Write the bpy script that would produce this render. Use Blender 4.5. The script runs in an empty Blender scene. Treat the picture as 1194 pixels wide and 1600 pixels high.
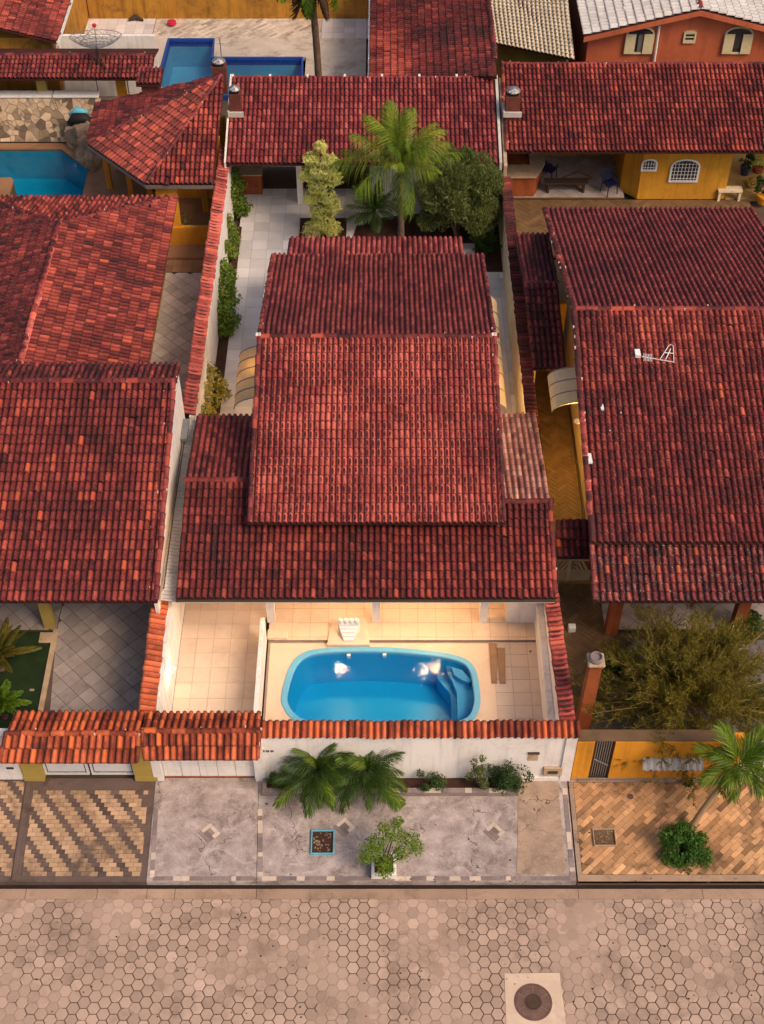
import bpy, bmesh, math, random
import numpy as np
from mathutils import Vector, Matrix
random.seed(7); RNG = np.random.default_rng(7)
S = bpy.context.scene
# ---------------------------------------------------------------- camera
FOC, CXP, CYP = 2118.0, 597.0, 800.0
PIT, CAMZ = math.radians(47.4), 30.0
cam = bpy.data.objects.new('camera', bpy.data.cameras.new('camera'))
S.collection.objects.link(cam); S.camera = cam
cam.location = (0, 0, CAMZ); cam.rotation_euler = (math.pi/2 - PIT, 0, 0)
cam.data.sensor_fit = 'VERTICAL'; cam.data.sensor_height = 24; cam.data.lens = 24*FOC/1600
cam.data.clip_end = 600; cam.data.clip_start = 0.5
# ---------------------------------------------------------------- sky and sun (overcast late afternoon)
SUN_EL, SUN_AZ = math.radians(48), math.radians(128)      # azimuth clockwise from +Y
w = bpy.data.worlds.new('World'); S.world = w; w.use_nodes = True
nt = w.node_tree; bg = nt.nodes['Background']; sky = nt.nodes.new('ShaderNodeTexSky')
sky.sky_type = 'NISHITA'; sky.sun_disc = False; sky.sun_elevation = SUN_EL; sky.sun_rotation = SUN_AZ
sky.air_density = 1.0; sky.dust_density = 5.0; sky.ozone_density = 0.6
nt.links.new(sky.outputs[0], bg.inputs[0]); bg.inputs[1].default_value = 0.115
sl = bpy.data.lights.new('sun', 'SUN'); sl.energy = 1.85; sl.angle = math.radians(20); sl.color = (1.0, 0.73, 0.48)
sun = bpy.data.objects.new('sun', sl); S.collection.objects.link(sun)
sd = Vector((math.sin(SUN_AZ)*math.cos(SUN_EL), math.cos(SUN_AZ)*math.cos(SUN_EL), math.sin(SUN_EL)))
sun.rotation_euler = sd.to_track_quat('Z', 'Y').to_euler(); sun.location = (20, -20, 40)
S.view_settings.view_transform = 'Standard'; S.view_settings.look = 'None'
S.view_settings.gamma = 1; S.view_settings.exposure = 0.30; S.view_settings.use_curve_mapping = False
S.render.engine = 'CYCLES'

# ---------------------------------------------------------------- geometry of the place: survey helpers
def kk(py):
    u = (py-CYP)/FOC
    return (math.cos(PIT)-u*math.sin(PIT)), (math.sin(PIT)+u*math.cos(PIT))
def U(px, py, h=0.0):
    """ground-plan position of a surveyed point whose height is h"""
    fw, dn = kk(py); t = (CAMZ-h)/dn
    return Vector(((px-CXP)/FOC*t, fw*t, h))
def XY(px, py, h=0.0):
    p = U(px, py, h); return (p.x, p.y)
def hup(py, Ye, he, t):          # height of a ridge behind an eave for roof slope t
    fw, dn = kk(py); k = fw/dn; return (he + t*(CAMZ*k-Ye))/(1+t*k)
def hdn(py, Yr, hr, t):          # height of the far eave behind a ridge
    fw, dn = kk(py); k = fw/dn; return (hr - t*(CAMZ*k-Yr))/(1-t*k)
def scr(p):
    dn = CAMZ-p[2]; d = p[1]*math.cos(PIT)+dn*math.sin(PIT); u = (dn*math.cos(PIT)-p[1]*math.sin(PIT))/d
    return CXP+p[0]/d*FOC, CYP+u*FOC, d

# ---------------------------------------------------------------- object helpers
WM = {}
def reg(o, parent, M=None):
    S.collection.objects.link(o)
    M = M or Matrix.Identity(4)
    WM[o.name] = M
    if parent is not None:
        o.parent = parent; o.matrix_parent_inverse = WM[parent.name].inverted()
    o.matrix_basis = M
    o.color = (.5, .5, .5, 1)
    return o
def tagit(o, label=None, cat=None, group=None, kind=None):
    if label: o['label'] = label
    if cat: o['category'] = cat
    if group: o['group'] = group
    if kind: o['kind'] = kind
    return o
def thing(name, loc, label, cat, group=None):
    o = bpy.data.objects.new(name, None); o.empty_display_size = .3
    reg(o, None, Matrix.Translation(Vector(loc)))
    return tagit(o, label, cat, group)
def npmesh(name, V, F, mat, uv=None, tint=None, smooth=False):
    me = bpy.data.meshes.new(name)
    V = np.asarray(V, dtype=np.float32).reshape(-1, 3)
    if isinstance(F, np.ndarray):
        n = F.shape[1]; me.vertices.add(len(V)); me.vertices.foreach_set('co', V.ravel())
        me.loops.add(F.size); me.loops.foreach_set('vertex_index', F.ravel().astype(np.int32))
        me.polygons.add(len(F)); me.polygons.foreach_set('loop_start', np.arange(0, F.size, n, dtype=np.int32))
        me.update(calc_edges=True)
    else:
        me.from_pydata([tuple(v) for v in V], [], F); me.update()
    if uv is not None:
        l = me.uv_layers.new(name='UVMap'); idx = np.zeros(len(me.loops), dtype=np.int32); me.loops.foreach_get('vertex_index', idx)
        l.data.foreach_set('uv', np.asarray(uv, dtype=np.float32)[idx].ravel())
    if tint is not None:
        a = me.attributes.new('tint', 'FLOAT_COLOR', 'POINT'); a.data.foreach_set('color', np.asarray(tint, dtype=np.float32).ravel())
    if mat: me.materials.append(mat)
    if smooth: me.polygons.foreach_set('use_smooth', [True]*len(me.polygons))
    return me
class MB:
    def __init__(s): s.v = []; s.f = []
    def add(s, vs, fs):
        b = len(s.v); s.v += [tuple(v) for v in vs]; s.f += [tuple(i+b for i in f) for f in fs]; return s
    def hexa(s, bot, top):
        n = len(bot); vs = list(bot)+list(top)
        fs = [tuple(range(n-1, -1, -1)), tuple(range(n, 2*n))]+[(i, (i+1) % n, n+(i+1) % n, n+i) for i in range(n)]
        return s.add(vs, fs)
    def box(s, x0, x1, y0, y1, z0, z1):
        return s.prism([(x0, y0), (x1, y0), (x1, y1), (x0, y1)], z0, z1)
    def prism(s, poly, z0, z1):
        if area(poly) < 0: poly = poly[::-1]
        return s.hexa([(p[0], p[1], z0) for p in poly], [(p[0], p[1], z1) for p in poly])
    def wall(s, A, B, th, z0, z1, za=None):
        A = Vector(A[:2]); B = Vector(B[:2]); d = (B-A).normalized(); n = Vector((-d.y, d.x))*th/2
        p = [A-n, B-n, B+n, A+n]; zb = z1 if za is None else za
        t = [z1, zb, zb, z1]
        return s.hexa([(q.x, q.y, z0) for q in p], [(q.x, q.y, t[i]) for i, q in enumerate(p)])
    def slab(s, pts, th):              # thick sheet hanging below a planar polygon
        n = (Vector(pts[1])-Vector(pts[0])).cross(Vector(pts[2])-Vector(pts[0])).normalized()
        P = [Vector(p) for p in pts]
        if n.z < 0: n = -n; P = P[::-1]
        return s.hexa([p-n*th for p in P], P)
    def tube(s, pts, rad, n=8):
        pts = [Vector(p) for p in pts]; b = len(s.v); m = len(pts)
        if not hasattr(rad, '__len__'): rad = [rad]*m
        for i, p in enumerate(pts):
            d = (pts[min(i+1, m-1)]-pts[max(i-1, 0)]).normalized()
            a = d.cross(Vector((0, 0, 1)) if abs(d.z) < .9 else Vector((1, 0, 0))).normalized(); c = d.cross(a)
            for k in range(n):
                t = 2*math.pi*k/n; s.v.append(tuple(p+(a*math.cos(t)+c*math.sin(t))*rad[i]))
        for i in range(m-1):
            for k in range(n):
                s.f.append((b+i*n+k, b+(i+1)*n+k, b+(i+1)*n+(k+1) % n, b+i*n+(k+1) % n))
        s.f.append(tuple(b+k for k in range(n))); s.f.append(tuple(b+(m-1)*n+k for k in range(n-1, -1, -1)))
        return s
    def lathe(s, c, prof, n=20):
        b = len(s.v)
        for r, z in prof:
            for k in range(n):
                t = 2*math.pi*k/n; s.v.append((c[0]+r*math.cos(t), c[1]+r*math.sin(t), c[2]+z))
        for i in range(len(prof)-1):
            for k in range(n):
                s.f.append((b+i*n+k, b+i*n+(k+1) % n, b+(i+1)*n+(k+1) % n, b+(i+1)*n+k))
        s.f.append(tuple(b+k for k in range(n-1, -1, -1))); s.f.append(tuple(b+(len(prof)-1)*n+k for k in range(n)))
        return s
    def build(s, name, mat, parent=None, label=None, cat=None, group=None, kind=None, smooth=False, bevel=0):
        V = np.array(s.v, dtype=np.float64); M = None
        if parent is None and kind is None:
            c = Vector(((V[:, 0].min()+V[:, 0].max())/2, (V[:, 1].min()+V[:, 1].max())/2, V[:, 2].min()))
            V = V-np.array(c); M = Matrix.Translation(c)
        me = npmesh(name, V, s.f, mat, smooth=smooth); o = bpy.data.objects.new(name, me); reg(o, parent, M)
        if bevel:
            m = o.modifiers.new('b', 'BEVEL'); m.width = bevel; m.segments = 1; m.limit_method = 'ANGLE'
        return tagit(o, label, cat, group, kind)
def area(p): return sum(p[i][0]*p[(i+1) % len(p)][1]-p[(i+1) % len(p)][0]*p[i][1] for i in range(len(p)))/2
def inside(p, x, y):
    c = False; j = len(p)-1
    for i in range(len(p)):
        if (p[i][1] > y) != (p[j][1] > y) and x < (p[j][0]-p[i][0])*(y-p[i][1])/(p[j][1]-p[i][1]+1e-12)+p[i][0]: c = not c
        j = i
    return c
def clip(sub, reg_):
    if area(reg_) < 0: reg_ = reg_[::-1]
    out = list(sub)
    for i in range(len(reg_)):
        a = reg_[i]; b = reg_[(i+1) % len(reg_)]; inp = out; out = []
        if not inp: return []
        def sd_(p): return (b[0]-a[0])*(p[1]-a[1])-(b[1]-a[1])*(p[0]-a[0])
        for j in range(len(inp)):
            P = inp[j]; Q = inp[(j+1) % len(inp)]; sp, sq = sd_(P), sd_(Q)
            if sp >= 0: out.append(P)
            if (sp >= 0) != (sq >= 0):
                t = sp/(sp-sq); out.append((P[0]+(Q[0]-P[0])*t, P[1]+(Q[1]-P[1])*t))
    return out

# ---------------------------------------------------------------- materials
class NT:
    def __init__(s, name):
        s.m = bpy.data.materials.new(name); s.m.use_nodes = True; s.t = s.m.node_tree
        s.b = s.t.nodes['Principled BSDF']; s.n = s.t.nodes
    def L(s, a, b): s.t.links.new(a, b)
    def setv(s, sock, v):
        if hasattr(v, 'links'): s.L(v, sock)
        else: sock.default_value = v
    def pos(s):
        return s.n.new('ShaderNodeNewGeometry').outputs['Position']
    def noise(s, scale, det=4, rough=.6, vec=None, dist=0):
        n = s.n.new('ShaderNodeTexNoise'); n.inputs['Scale'].default_value = scale; n.inputs['Detail'].default_value = det
        n.inputs['Roughness'].default_value = rough; n.inputs['Distortion'].default_value = dist
        s.L(vec or s.pos(), n.inputs['Vector']); return n.outputs['Fac']
    def math(s, op, a, b=0, c=None, clamp=False):
        n = s.n.new('ShaderNodeMath'); n.operation = op; n.use_clamp = clamp; s.setv(n.inputs[0], a); s.setv(n.inputs[1], b)
        if c is not None: s.setv(n.inputs[2], c)
        return n.outputs[0]
    def ramp(s, f, stops):
        n = s.n.new('ShaderNodeValToRGB'); s.L(f, n.inputs[0]); e = n.color_ramp.elements
        while len(e) < len(stops): e.new(.5)
        for i, (p, c) in enumerate(stops): e[i].position = p; e[i].color = (*c, 1) if len(c) == 3 else c
        return n.outputs[0]
    def mix(s, f, a, b, mode='MIX'):
        n = s.n.new('ShaderNodeMix'); n.data_type = 'RGBA'; n.blend_type = mode; s.setv(n.inputs[0], f)
        for k, v in ((6, a), (7, b)):
            if hasattr(v, 'links'): s.L(v, n.inputs[k])
            else: n.inputs[k].default_value = (*v, 1) if len(v) == 3 else v
        return n.outputs[2]
    def mapr(s, v, a, b, c=0, d=1):
        n = s.n.new('ShaderNodeMapRange'); s.L(v, n.inputs[0])
        for i, x in enumerate((a, b, c, d)): n.inputs[i+1].default_value = x
        return n.outputs[0]
    def tint(s):
        a = s.n.new('ShaderNodeAttribute'); a.attribute_name = 'tint'
        o = s.n.new('ShaderNodeObjectInfo'); x = s.mix(1, a.outputs['Color'], o.outputs['Color'], 'ADD')
        q = s.n.new('ShaderNodeSeparateColor'); s.L(x, q.inputs[0]); return q.outputs
    def bump(s, h, st=.3, d=.02):
        n = s.n.new('ShaderNodeBump'); n.inputs['Strength'].default_value = st; n.inputs['Distance'].default_value = d
        s.L(h, n.inputs['Height']); s.L(n.outputs[0], s.b.inputs['Normal'])
    def out(s, col, rough=.8, spec=.3, metal=0):
        if hasattr(col, 'links'): s.L(col, s.b.inputs['Base Color'])
        else: s.b.inputs['Base Color'].default_value = (*col, 1)
        s.setv(s.b.inputs['Roughness'], rough); s.b.inputs['Specular IOR Level'].default_value = spec
        s.b.inputs['Metallic'].default_value = metal; return s.m
def surf(name, c1, c2=None, streak=0, crack=0, sc=1.5, fine=18, rough=.8, bump=.25, dirt=None, dirtamt=.5, tintamt=.5, spec=.3, dsc=.9, hard=.12):
    """weathered mineral or painted surface: two tones, grain, optional dirt patches, tint per piece"""
    m = NT(name); c2 = c2 or tuple(x*.7 for x in c1)
    a = m.noise(sc, 6, .62); b = m.noise(fine, 5, .65)
    f = m.math('ADD', m.math('MULTIPLY', a, .65), m.math('MULTIPLY', b, .35))
    c = m.ramp(f, [(.5-hard, c2), (.5+hard, c1)])
    if dirt:
        d = m.noise(dsc, 8, .68, dist=.6); g = m.noise(dsc*5, 6, .7)
        k = m.mapr(m.math('ADD', m.math('MULTIPLY', d, .7), m.math('MULTIPLY', g, .3)), .5, .64, 0, dirtamt)
        c = m.mix(k, c, dirt)
    if streak:
        vm = m.n.new('ShaderNodeVectorMath'); vm.operation = 'MULTIPLY'; m.L(m.pos(), vm.inputs[0]); vm.inputs[1].default_value = (5, 5, .45)
        k = m.mapr(m.noise(1.0, 6, .65, vec=vm.outputs[0]), .5, .72, 0, streak); c = m.mix(k, c, tuple(x*.35 for x in c2))
    if crack:
        vo = m.n.new('ShaderNodeTexVoronoi'); vo.feature = 'DISTANCE_TO_EDGE'; vo.inputs['Scale'].default_value = crack
        nv = m.n.new('ShaderNodeTexNoise'); nv.inputs['Scale'].default_value = 2.2; nv.inputs['Detail'].default_value = 6; m.L(m.pos(), nv.inputs['Vector'])
        va = m.n.new('ShaderNodeVectorMath'); va.operation = 'MULTIPLY_ADD'; m.L(nv.outputs['Color'], va.inputs[0]); va.inputs[1].default_value = (.9, .9, .9); m.L(m.pos(), va.inputs[2]); m.L(va.outputs[0], vo.inputs['Vector'])
        k = m.math('MULTIPLY', m.mapr(vo.outputs[0], .008, .002), m.mapr(m.noise(.7, 3), .48, .56)); c = m.mix(k, c, tuple(x*.25 for x in c2))
        sw = m.mapr(m.noise(1.1, 7, .7, dist=3.0), .53, .66, 0, .55); c = m.mix(sw, c, tuple(min(.8, x*1.22) for x in c1))
    t = m.tint(); br = m.math('MULTIPLY_ADD', m.math('SUBTRACT', t[0], .5), tintamt*2, 1.0)
    n = m.n.new('ShaderNodeCombineXYZ')
    for i in range(3): m.L(br, n.inputs[i])
    c = m.mix(1, c, n.outputs[0], 'MULTIPLY')
    m.bump(m.math('ADD', b, m.math('MULTIPLY', m.noise(fine*4, 3), .4)), bump, .01)
    return m.out(c, rough, spec)
def roofmat(name, dark, mid, light, patch=.5, psc=.55, blotch=0, pan=.5, speck=.5, speckcol=(.62, .42, .33), spth=.66):
    m = NT(name); t = m.tint()
    uvn = m.n.new('ShaderNodeUVMap'); uvn.uv_map = 'UVMap'; sp = m.n.new('ShaderNodeSeparateXYZ'); m.L(uvn.outputs[0], sp.inputs[0]); u, v = sp.outputs[0], sp.outputs[1]
    n1 = m.noise(psc, 5, .6); n2 = m.noise(7, 5, .7); n3 = m.noise(38, 4, .7)
    f = m.math('ADD', t[0], m.math('MULTIPLY', m.math('SUBTRACT', n1, .5), patch*2))
    f = m.math('ADD', f, m.math('MULTIPLY', m.math('SUBTRACT', n2, .5), .55))
    f = m.math('ADD', f, m.math('MULTIPLY', m.math('SUBTRACT', n3, .5), .6))
    # lichen gathers at the upper middle of a barrel where water sits
    if blotch:
        du = m.math('POWER', m.math('ABSOLUTE', m.math('DIVIDE', m.math('SUBTRACT', u, .66), .23)), 2)
        dv = m.math('POWER', m.math('ABSOLUTE', m.math('DIVIDE', m.math('SUBTRACT', v, .45), .42)), 2)
        e = m.math('SUBTRACT', 1.25, m.math('ADD', du, dv), clamp=True)
        k = m.mapr(m.math('ADD', m.noise(1.6, 4, .6), m.math('MULTIPLY', m.math('SUBTRACT', n3, .5), .5)), .42, .6)
        f = m.math('SUBTRACT', f, m.math('MULTIPLY', m.math('MULTIPLY', e, k), blotch))
    c = m.ramp(f, [(.12, dark), (.48, mid), (.9, light)])
    c = m.mix(t[1], c, tuple(min(1, x) for x in (light[0]*1.08, light[1]*1.0, light[2]*.72)))
    # channel moss and dirt deepened with painted shade; painted shadow at the lap
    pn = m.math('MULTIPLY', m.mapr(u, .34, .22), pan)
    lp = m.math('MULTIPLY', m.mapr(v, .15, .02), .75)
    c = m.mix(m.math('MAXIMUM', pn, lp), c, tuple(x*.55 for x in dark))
    s = m.mapr(m.math('ADD', m.noise(62, 2, .6), m.math('MULTIPLY', m.math('SUBTRACT', n2, .5), .5)), spth, spth+.04, 0, speck)
    c = m.mix(s, c, speckcol)
    m.bump(n3, .35, .01)
    return m.out(c, m.mapr(n2, .3, .7, .55, .85), .35)
def plain(name, c, rough=.5, metal=0, spec=.4, emit=None, es=1):
    m = NT(name); m.out(c, rough, spec, metal)
    n = m.noise(9, 4); c2 = m.mix(m.mapr(n, .35, .7, 0, .35), c, tuple(x*.6 for x in c)); m.L(c2, m.b.inputs['Base Color'])
    if emit: m.b.inputs['Emission Color'].default_value = (*emit, 1); m.b.inputs['Emission Strength'].default_value = es
    return m.m
def leafmat(name, a, b, c=None, sc=1.2, trans=.35):
    m = NT(name); t = m.n.new('ShaderNodeNewGeometry').outputs['Random Per Island']
    f = m.math('ADD', m.math('MULTIPLY', t, .5), m.math('MULTIPLY', m.noise(sc, 3), .4))
    f = m.math('ADD', f, m.math('MULTIPLY', m.n.new('ShaderNodeObjectInfo').outputs['Random'], .22))
    st = [(.25, a), (.75, b)] + ([(.98, c)] if c else [])
    col = m.ramp(f, st); m.out(col, .5, .35)
    tr = m.n.new('ShaderNodeBsdfTranslucent'); m.L(col, tr.inputs[0]); mx = m.n.new('ShaderNodeMixShader'); mx.inputs[0].default_value = trans
    m.L(m.b.outputs[0], mx.inputs[1]); m.L(tr.outputs[0], mx.inputs[2]); m.L(mx.outputs[0], m.n['Material Output'].inputs[0])
    return m.m
def watermat(name, tintc, sc=3.0, st=.12):
    m = NT(name); n = m.n
    g = n.new('ShaderNodeBsdfGlossy'); g.inputs['Roughness'].default_value = .02
    tr = n.new('ShaderNodeBsdfTransparent'); tr.inputs[0].default_value = (*tintc, 1)
    fr = n.new('ShaderNodeFresnel'); fr.inputs[0].default_value = 1.33
    b = n.new('ShaderNodeBump'); b.inputs['Strength'].default_value = st; b.inputs['Distance'].default_value = .05
    h = m.math('ADD', m.noise(sc, 3, .5, dist=.7), m.math('MULTIPLY', m.noise(sc*5, 2, .5), .25)); m.L(h, b.inputs['Height'])
    m.L(b.outputs[0], g.inputs['Normal']); m.L(b.outputs[0], fr.inputs['Normal'])
    mx = n.new('ShaderNodeMixShader'); m.L(fr.outputs[0], mx.inputs[0]); m.L(tr.outputs[0], mx.inputs[1]); m.L(g.outputs[0], mx.inputs[2])
    m.L(mx.outputs[0], n['Material Output'].inputs[0]); return m.m
M = {}
SAND = surf('street_sand', (.41, .285, .215), (.32, .215, .16), sc=.5, fine=30, dirt=(.22, .14, .09), dirtamt=.5, tintamt=0, dsc=.7)
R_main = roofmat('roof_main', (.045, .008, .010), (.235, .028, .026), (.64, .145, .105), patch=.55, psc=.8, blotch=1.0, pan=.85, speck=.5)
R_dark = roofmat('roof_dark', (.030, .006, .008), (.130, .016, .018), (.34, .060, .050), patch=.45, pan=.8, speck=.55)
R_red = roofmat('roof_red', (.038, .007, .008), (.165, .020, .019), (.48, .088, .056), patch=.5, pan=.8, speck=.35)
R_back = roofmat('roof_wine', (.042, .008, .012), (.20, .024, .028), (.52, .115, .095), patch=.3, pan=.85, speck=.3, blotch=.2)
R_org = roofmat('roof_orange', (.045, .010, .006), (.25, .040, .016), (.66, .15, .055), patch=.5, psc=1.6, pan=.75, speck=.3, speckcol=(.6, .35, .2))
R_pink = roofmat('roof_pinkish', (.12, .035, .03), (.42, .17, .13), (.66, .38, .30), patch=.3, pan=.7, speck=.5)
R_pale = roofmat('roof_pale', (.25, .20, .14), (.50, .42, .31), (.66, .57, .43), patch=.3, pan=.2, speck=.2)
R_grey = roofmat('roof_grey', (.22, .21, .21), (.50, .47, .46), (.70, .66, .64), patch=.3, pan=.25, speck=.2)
M['slab'] = surf('roof_slab', (.09, .02, .016), (.04, .012, .01), tintamt=0)
M['ground'] = surf('ground_soil', (.13, .085, .055), (.07, .045, .03), sc=.6, dirt=(.04, .025, .018), dirtamt=.6)
M['white'] = surf('white_wall', (.84, .79, .75), (.76, .70, .66), streak=.35, sc=.9, dirt=(.38, .29, .24), dirtamt=.28, tintamt=.3, bump=.1, dsc=1.4)
M['cream'] = surf('cream_wall', streak=.4, c1=(.74, .62, .44), c2=(.62, .50, .33), sc=.9, dirt=(.3, .2, .12), dirtamt=.35, tintamt=.3, bump=.1)
M['yellow'] = surf('yellow_wall', (.62, .30, .025), (.50, .22, .018), streak=.4, sc=.9, dirt=(.2, .08, .02), dirtamt=.4, tintamt=.3, bump=.15)
M['ochre'] = surf('ochre_wall', (.50, .24, .03), (.36, .16, .025), streak=.7, sc=.7, dirt=(.10, .05, .02), dirtamt=.75, tintamt=.3, bump=.2)
M['amber'] = surf('amber_wall', (.74, .32, .025), (.62, .25, .02), streak=.4, sc=1, dirt=(.25, .09, .02), dirtamt=.35, tintamt=.3, bump=.1)
M['mustard'] = surf('mustard_wall', (.45, .32, .075), (.36, .25, .06), sc=1, tintamt=.3, bump=.1)
M['coral'] = surf('coral_wall', (.50, .13, .055), (.42, .10, .045), streak=.35, sc=.8, dirt=(.2, .05, .03), dirtamt=.3, tintamt=.3, bump=.1)
M['brickred'] = surf('brick_red', streak=.5, c1=(.36, .095, .03), c2=(.24, .055, .02), sc=2, fine=30, dirt=(.09, .03, .015), dirtamt=.5, tintamt=.5)
M['tile_white'] = surf('tile_white', (.66, .62, .62), (.57, .53, .53), sc=.7, rough=.45, dirt=(.3, .25, .23), dirtamt=.2, tintamt=.35, bump=.05)
M['tile_beige'] = surf('tile_beige', (.62, .50, .42), (.54, .43, .35), sc=.7, rough=.5, dirt=(.25, .18, .13), dirtamt=.25, tintamt=.35, bump=.05)
M['tile_warm'] = surf('tile_warm', (.72, .56, .43), (.66, .49, .36), sc=.7, rough=.5, dirt=(.3, .2, .12), dirtamt=.2, tintamt=.3, bump=.05)
M['tile_grey'] = surf('tile_grey', (.36, .30, .28), (.27, .22, .20), sc=.9, rough=.45, dirt=(.08, .06, .05), dirtamt=.4, tintamt=.4, bump=.05)
M['tile_terra'] = surf('tile_terra', (.33, .17, .09), (.24, .12, .06), sc=1, rough=.55, dirt=(.1, .05, .03), dirtamt=.4, tintamt=.5, bump=.1)
M['tile_brown'] = surf('tile_brown', (.17, .10, .05), (.12, .068, .035), sc=1, rough=.6, dirt=(.045, .025, .015), dirtamt=.5, tintamt=.5, bump=.15)
M['grout'] = surf('grout', (.12, .085, .065), (.08, .055, .045), tintamt=0)
M['grout_light'] = surf('grout_light', (.33, .26, .21), (.25, .19, .16), tintamt=0)
M['conc'] = surf('concrete_patchy', (.48, .40, .38), (.25, .195, .18), crack=.55, sc=1.9, fine=22, dirt=(.12, .085, .075), dirtamt=.75, tintamt=.45, dsc=1.3, bump=.3, rough=.85)
M['conc_warm'] = surf('concrete_warm', (.42, .30, .22), (.27, .19, .14), crack=.7, sc=1.4, fine=20, dirt=(.10, .06, .045), dirtamt=.6, tintamt=.45, dsc=1.1, bump=.3)
M['strip'] = surf('kerb_strip', (.42, .285, .20), (.31, .205, .145), sc=1, fine=24, dirt=(.13, .08, .055), dirtamt=.5, tintamt=.4, bump=.3)
M['hexp'] = surf('hex_paver', (.455, .325, .255), (.36, .25, .195), sc=.5, fine=26, dirt=(.15, .10, .075), dirtamt=.6, tintamt=.55, dsc=.6, bump=.35, hard=.16)
M['hexj'] = surf('hex_joint', (.17, .105, .075), (.11, .065, .045), sc=.8, tintamt=0)
M['gutter'] = surf('gutter_dark', (.03, .016, .012), (.012, .008, .007), tintamt=0)
M['blk_beige'] = surf('block_beige', (.50, .33, .21), (.40, .25, .15), sc=1, fine=30, dirt=(.085, .058, .045), dirtamt=.9, tintamt=.5, dsc=.8)
M['blk_grey'] = surf('block_grey', (.155, .105, .09), (.11, .075, .065), sc=1, fine=30, dirt=(.04, .028, .02), dirtamt=.7, tintamt=.4, dsc=1.0)
M['plank'] = surf('paver_sand', (.56, .32, .16), (.44, .23, .11), sc=1, fine=26, dirt=(.10, .055, .03), dirtamt=.8, tintamt=.6, dsc=.8)
M['stone'] = surf('stone', (.52, .38, .25), (.38, .26, .165), sc=3, fine=20, dirt=(.12, .08, .05), dirtamt=.5, tintamt=.85, bump=.5)
M['rock'] = surf('rock', (.36, .25, .16), (.22, .14, .09), sc=3, fine=14, dirt=(.09, .05, .035), dirtamt=.6, bump=.9)
M['gravel'] = surf('gravel', (.22, .19, .19), (.09, .075, .075), sc=30, fine=60, bump=1)
M['soil'] = surf('dark_soil', (.075, .030, .018), (.03, .014, .010), sc=4, fine=30, bump=.8)
M['grass'] = surf('grass', (.016, .036, .008), (.007, .018, .004), sc=3, fine=60, bump=1)
M['metal'] = plain('grey_metal', (.30, .29, .29), .45, .6)
M['whitepaint'] = plain('white_paint', (.78, .76, .75), .45)
M['frost'] = surf('cream_sheet', (.78, .62, .36), (.70, .54, .30), sc=2, tintamt=.3, spec=.1, rough=.8, bump=.05)
M['dark'] = plain('dark_recess', (.012, .010, .010), .7)
M['darkwood'] = plain('dark_wood', (.05, .028, .018), .6)
M['shutter'] = plain('cream_shutter', (.66, .56, .34), .5)
M['bluebowl'] = surf('fibreglass_blue', (.012, .42, .74), (.010, .38, .70), tintamt=.3, bump=.02, rough=.3)
M['bluerim'] = surf('fibreglass_rim', (.16, .46, .66), (.13, .40, .60), tintamt=.3, bump=.02, rough=.3)
M['bluestep'] = surf('fibreglass_step', (.10, .40, .66), (.08, .34, .60), tintamt=.3, bump=.02, rough=.3)
M['teal'] = surf('pool_teal', (.008, .33, .52), (.006, .28, .46), tintamt=.4, bump=.02, rough=.3)
M['bluetile'] = surf('pool_tile_blue', (.16, .46, .66), (.11, .37, .58), tintamt=.4, bump=.02, rough=.3)
M['navy'] = surf('pool_tile_navy', (.012, .045, .26), (.03, .09, .36), sc=9, fine=40, tintamt=.4, bump=.05, rough=.3)
M['water'] = watermat('water', (.74, .92, .97), sc=4, st=.14)
M['glass'] = plain('glass_dark', (.03, .035, .04), .08, 0, .6)
M['bark'] = surf('bark', (.16, .10, .065), (.07, .04, .028), sc=6, fine=30, bump=1)
M['twig'] = plain('twig', (.42, .27, .13), .8)
M['leaf_palm'] = leafmat('leaf_palm', (.035, .09, .008), (.19, .29, .018), (.52, .50, .06), trans=.45)
M['leaf_gold'] = leafmat('leaf_gold', (.28, .25, .02), (.60, .36, .05), (.70, .34, .12))
M['leaf_dark'] = leafmat('leaf_dark', (.015, .042, .006), (.05, .10, .015), (.12, .19, .03))
M['leaf_olive'] = leafmat('leaf_olive', (.05, .075, .018), (.24, .28, .08), (.46, .48, .18), trans=.5)
M['leaf_lime'] = leafmat('leaf_lime', (.55, .55, .10), (.78, .76, .24), (.85, .82, .42), trans=.4)
M['leaf_cream'] = leafmat('leaf_cream', (.45, .42, .12), (.65, .60, .28), (.75, .72, .45))
M['leaf_fresh'] = leafmat('leaf_fresh', (.05, .13, .010), (.22, .34, .02), (.50, .50, .06), trans=.5)
M['leaf_needle'] = leafmat('leaf_needle', (.12, .11, .016), (.36, .28, .04), (.60, .46, .12), trans=.5)
M['leaf_vine'] = leafmat('leaf_vine', (.04, .10, .010), (.22, .30, .03), (.58, .52, .14), trans=.45)
M['pinkpot'] = plain('clay_pot', (.50, .36, .22), .6)
M['bluepl'] = plain('blue_plastic', (.010, .014, .06), .35)
M['cyan'] = plain('cyan_paint', (.12, .42, .55), .5)
M['lamp'] = plain('lamp_glow', (1, .8, .5), .5, emit=(1, .78, .45), es=160)
M['print'] = plain('dark_print', (.03, .03, .035), .6)
M['redpl'] = plain('red_plastic', (.55, .02, .05), .4)
M['frostgrey'] = surf('frosted_sheet', (.66, .58, .42), (.55, .48, .33), sc=2, tintamt=.3, spec=.15, rough=.7, bump=.05)
M['gatewood'] = surf('gate_wood', (.42, .33, .20), (.33, .25, .15), sc=3, tintamt=.4)
M['leaf_coco'] = leafmat('leaf_coconut', (.05, .11, .008), (.26, .36, .02), (.68, .58, .07), trans=.45)
M['tile_alley'] = surf('tile_alley', (.50, .43, .385), (.40, .34, .30), sc=.9, rough=.5, dirt=(.12, .09, .07), dirtamt=.4, tintamt=.4, bump=.05)
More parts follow.
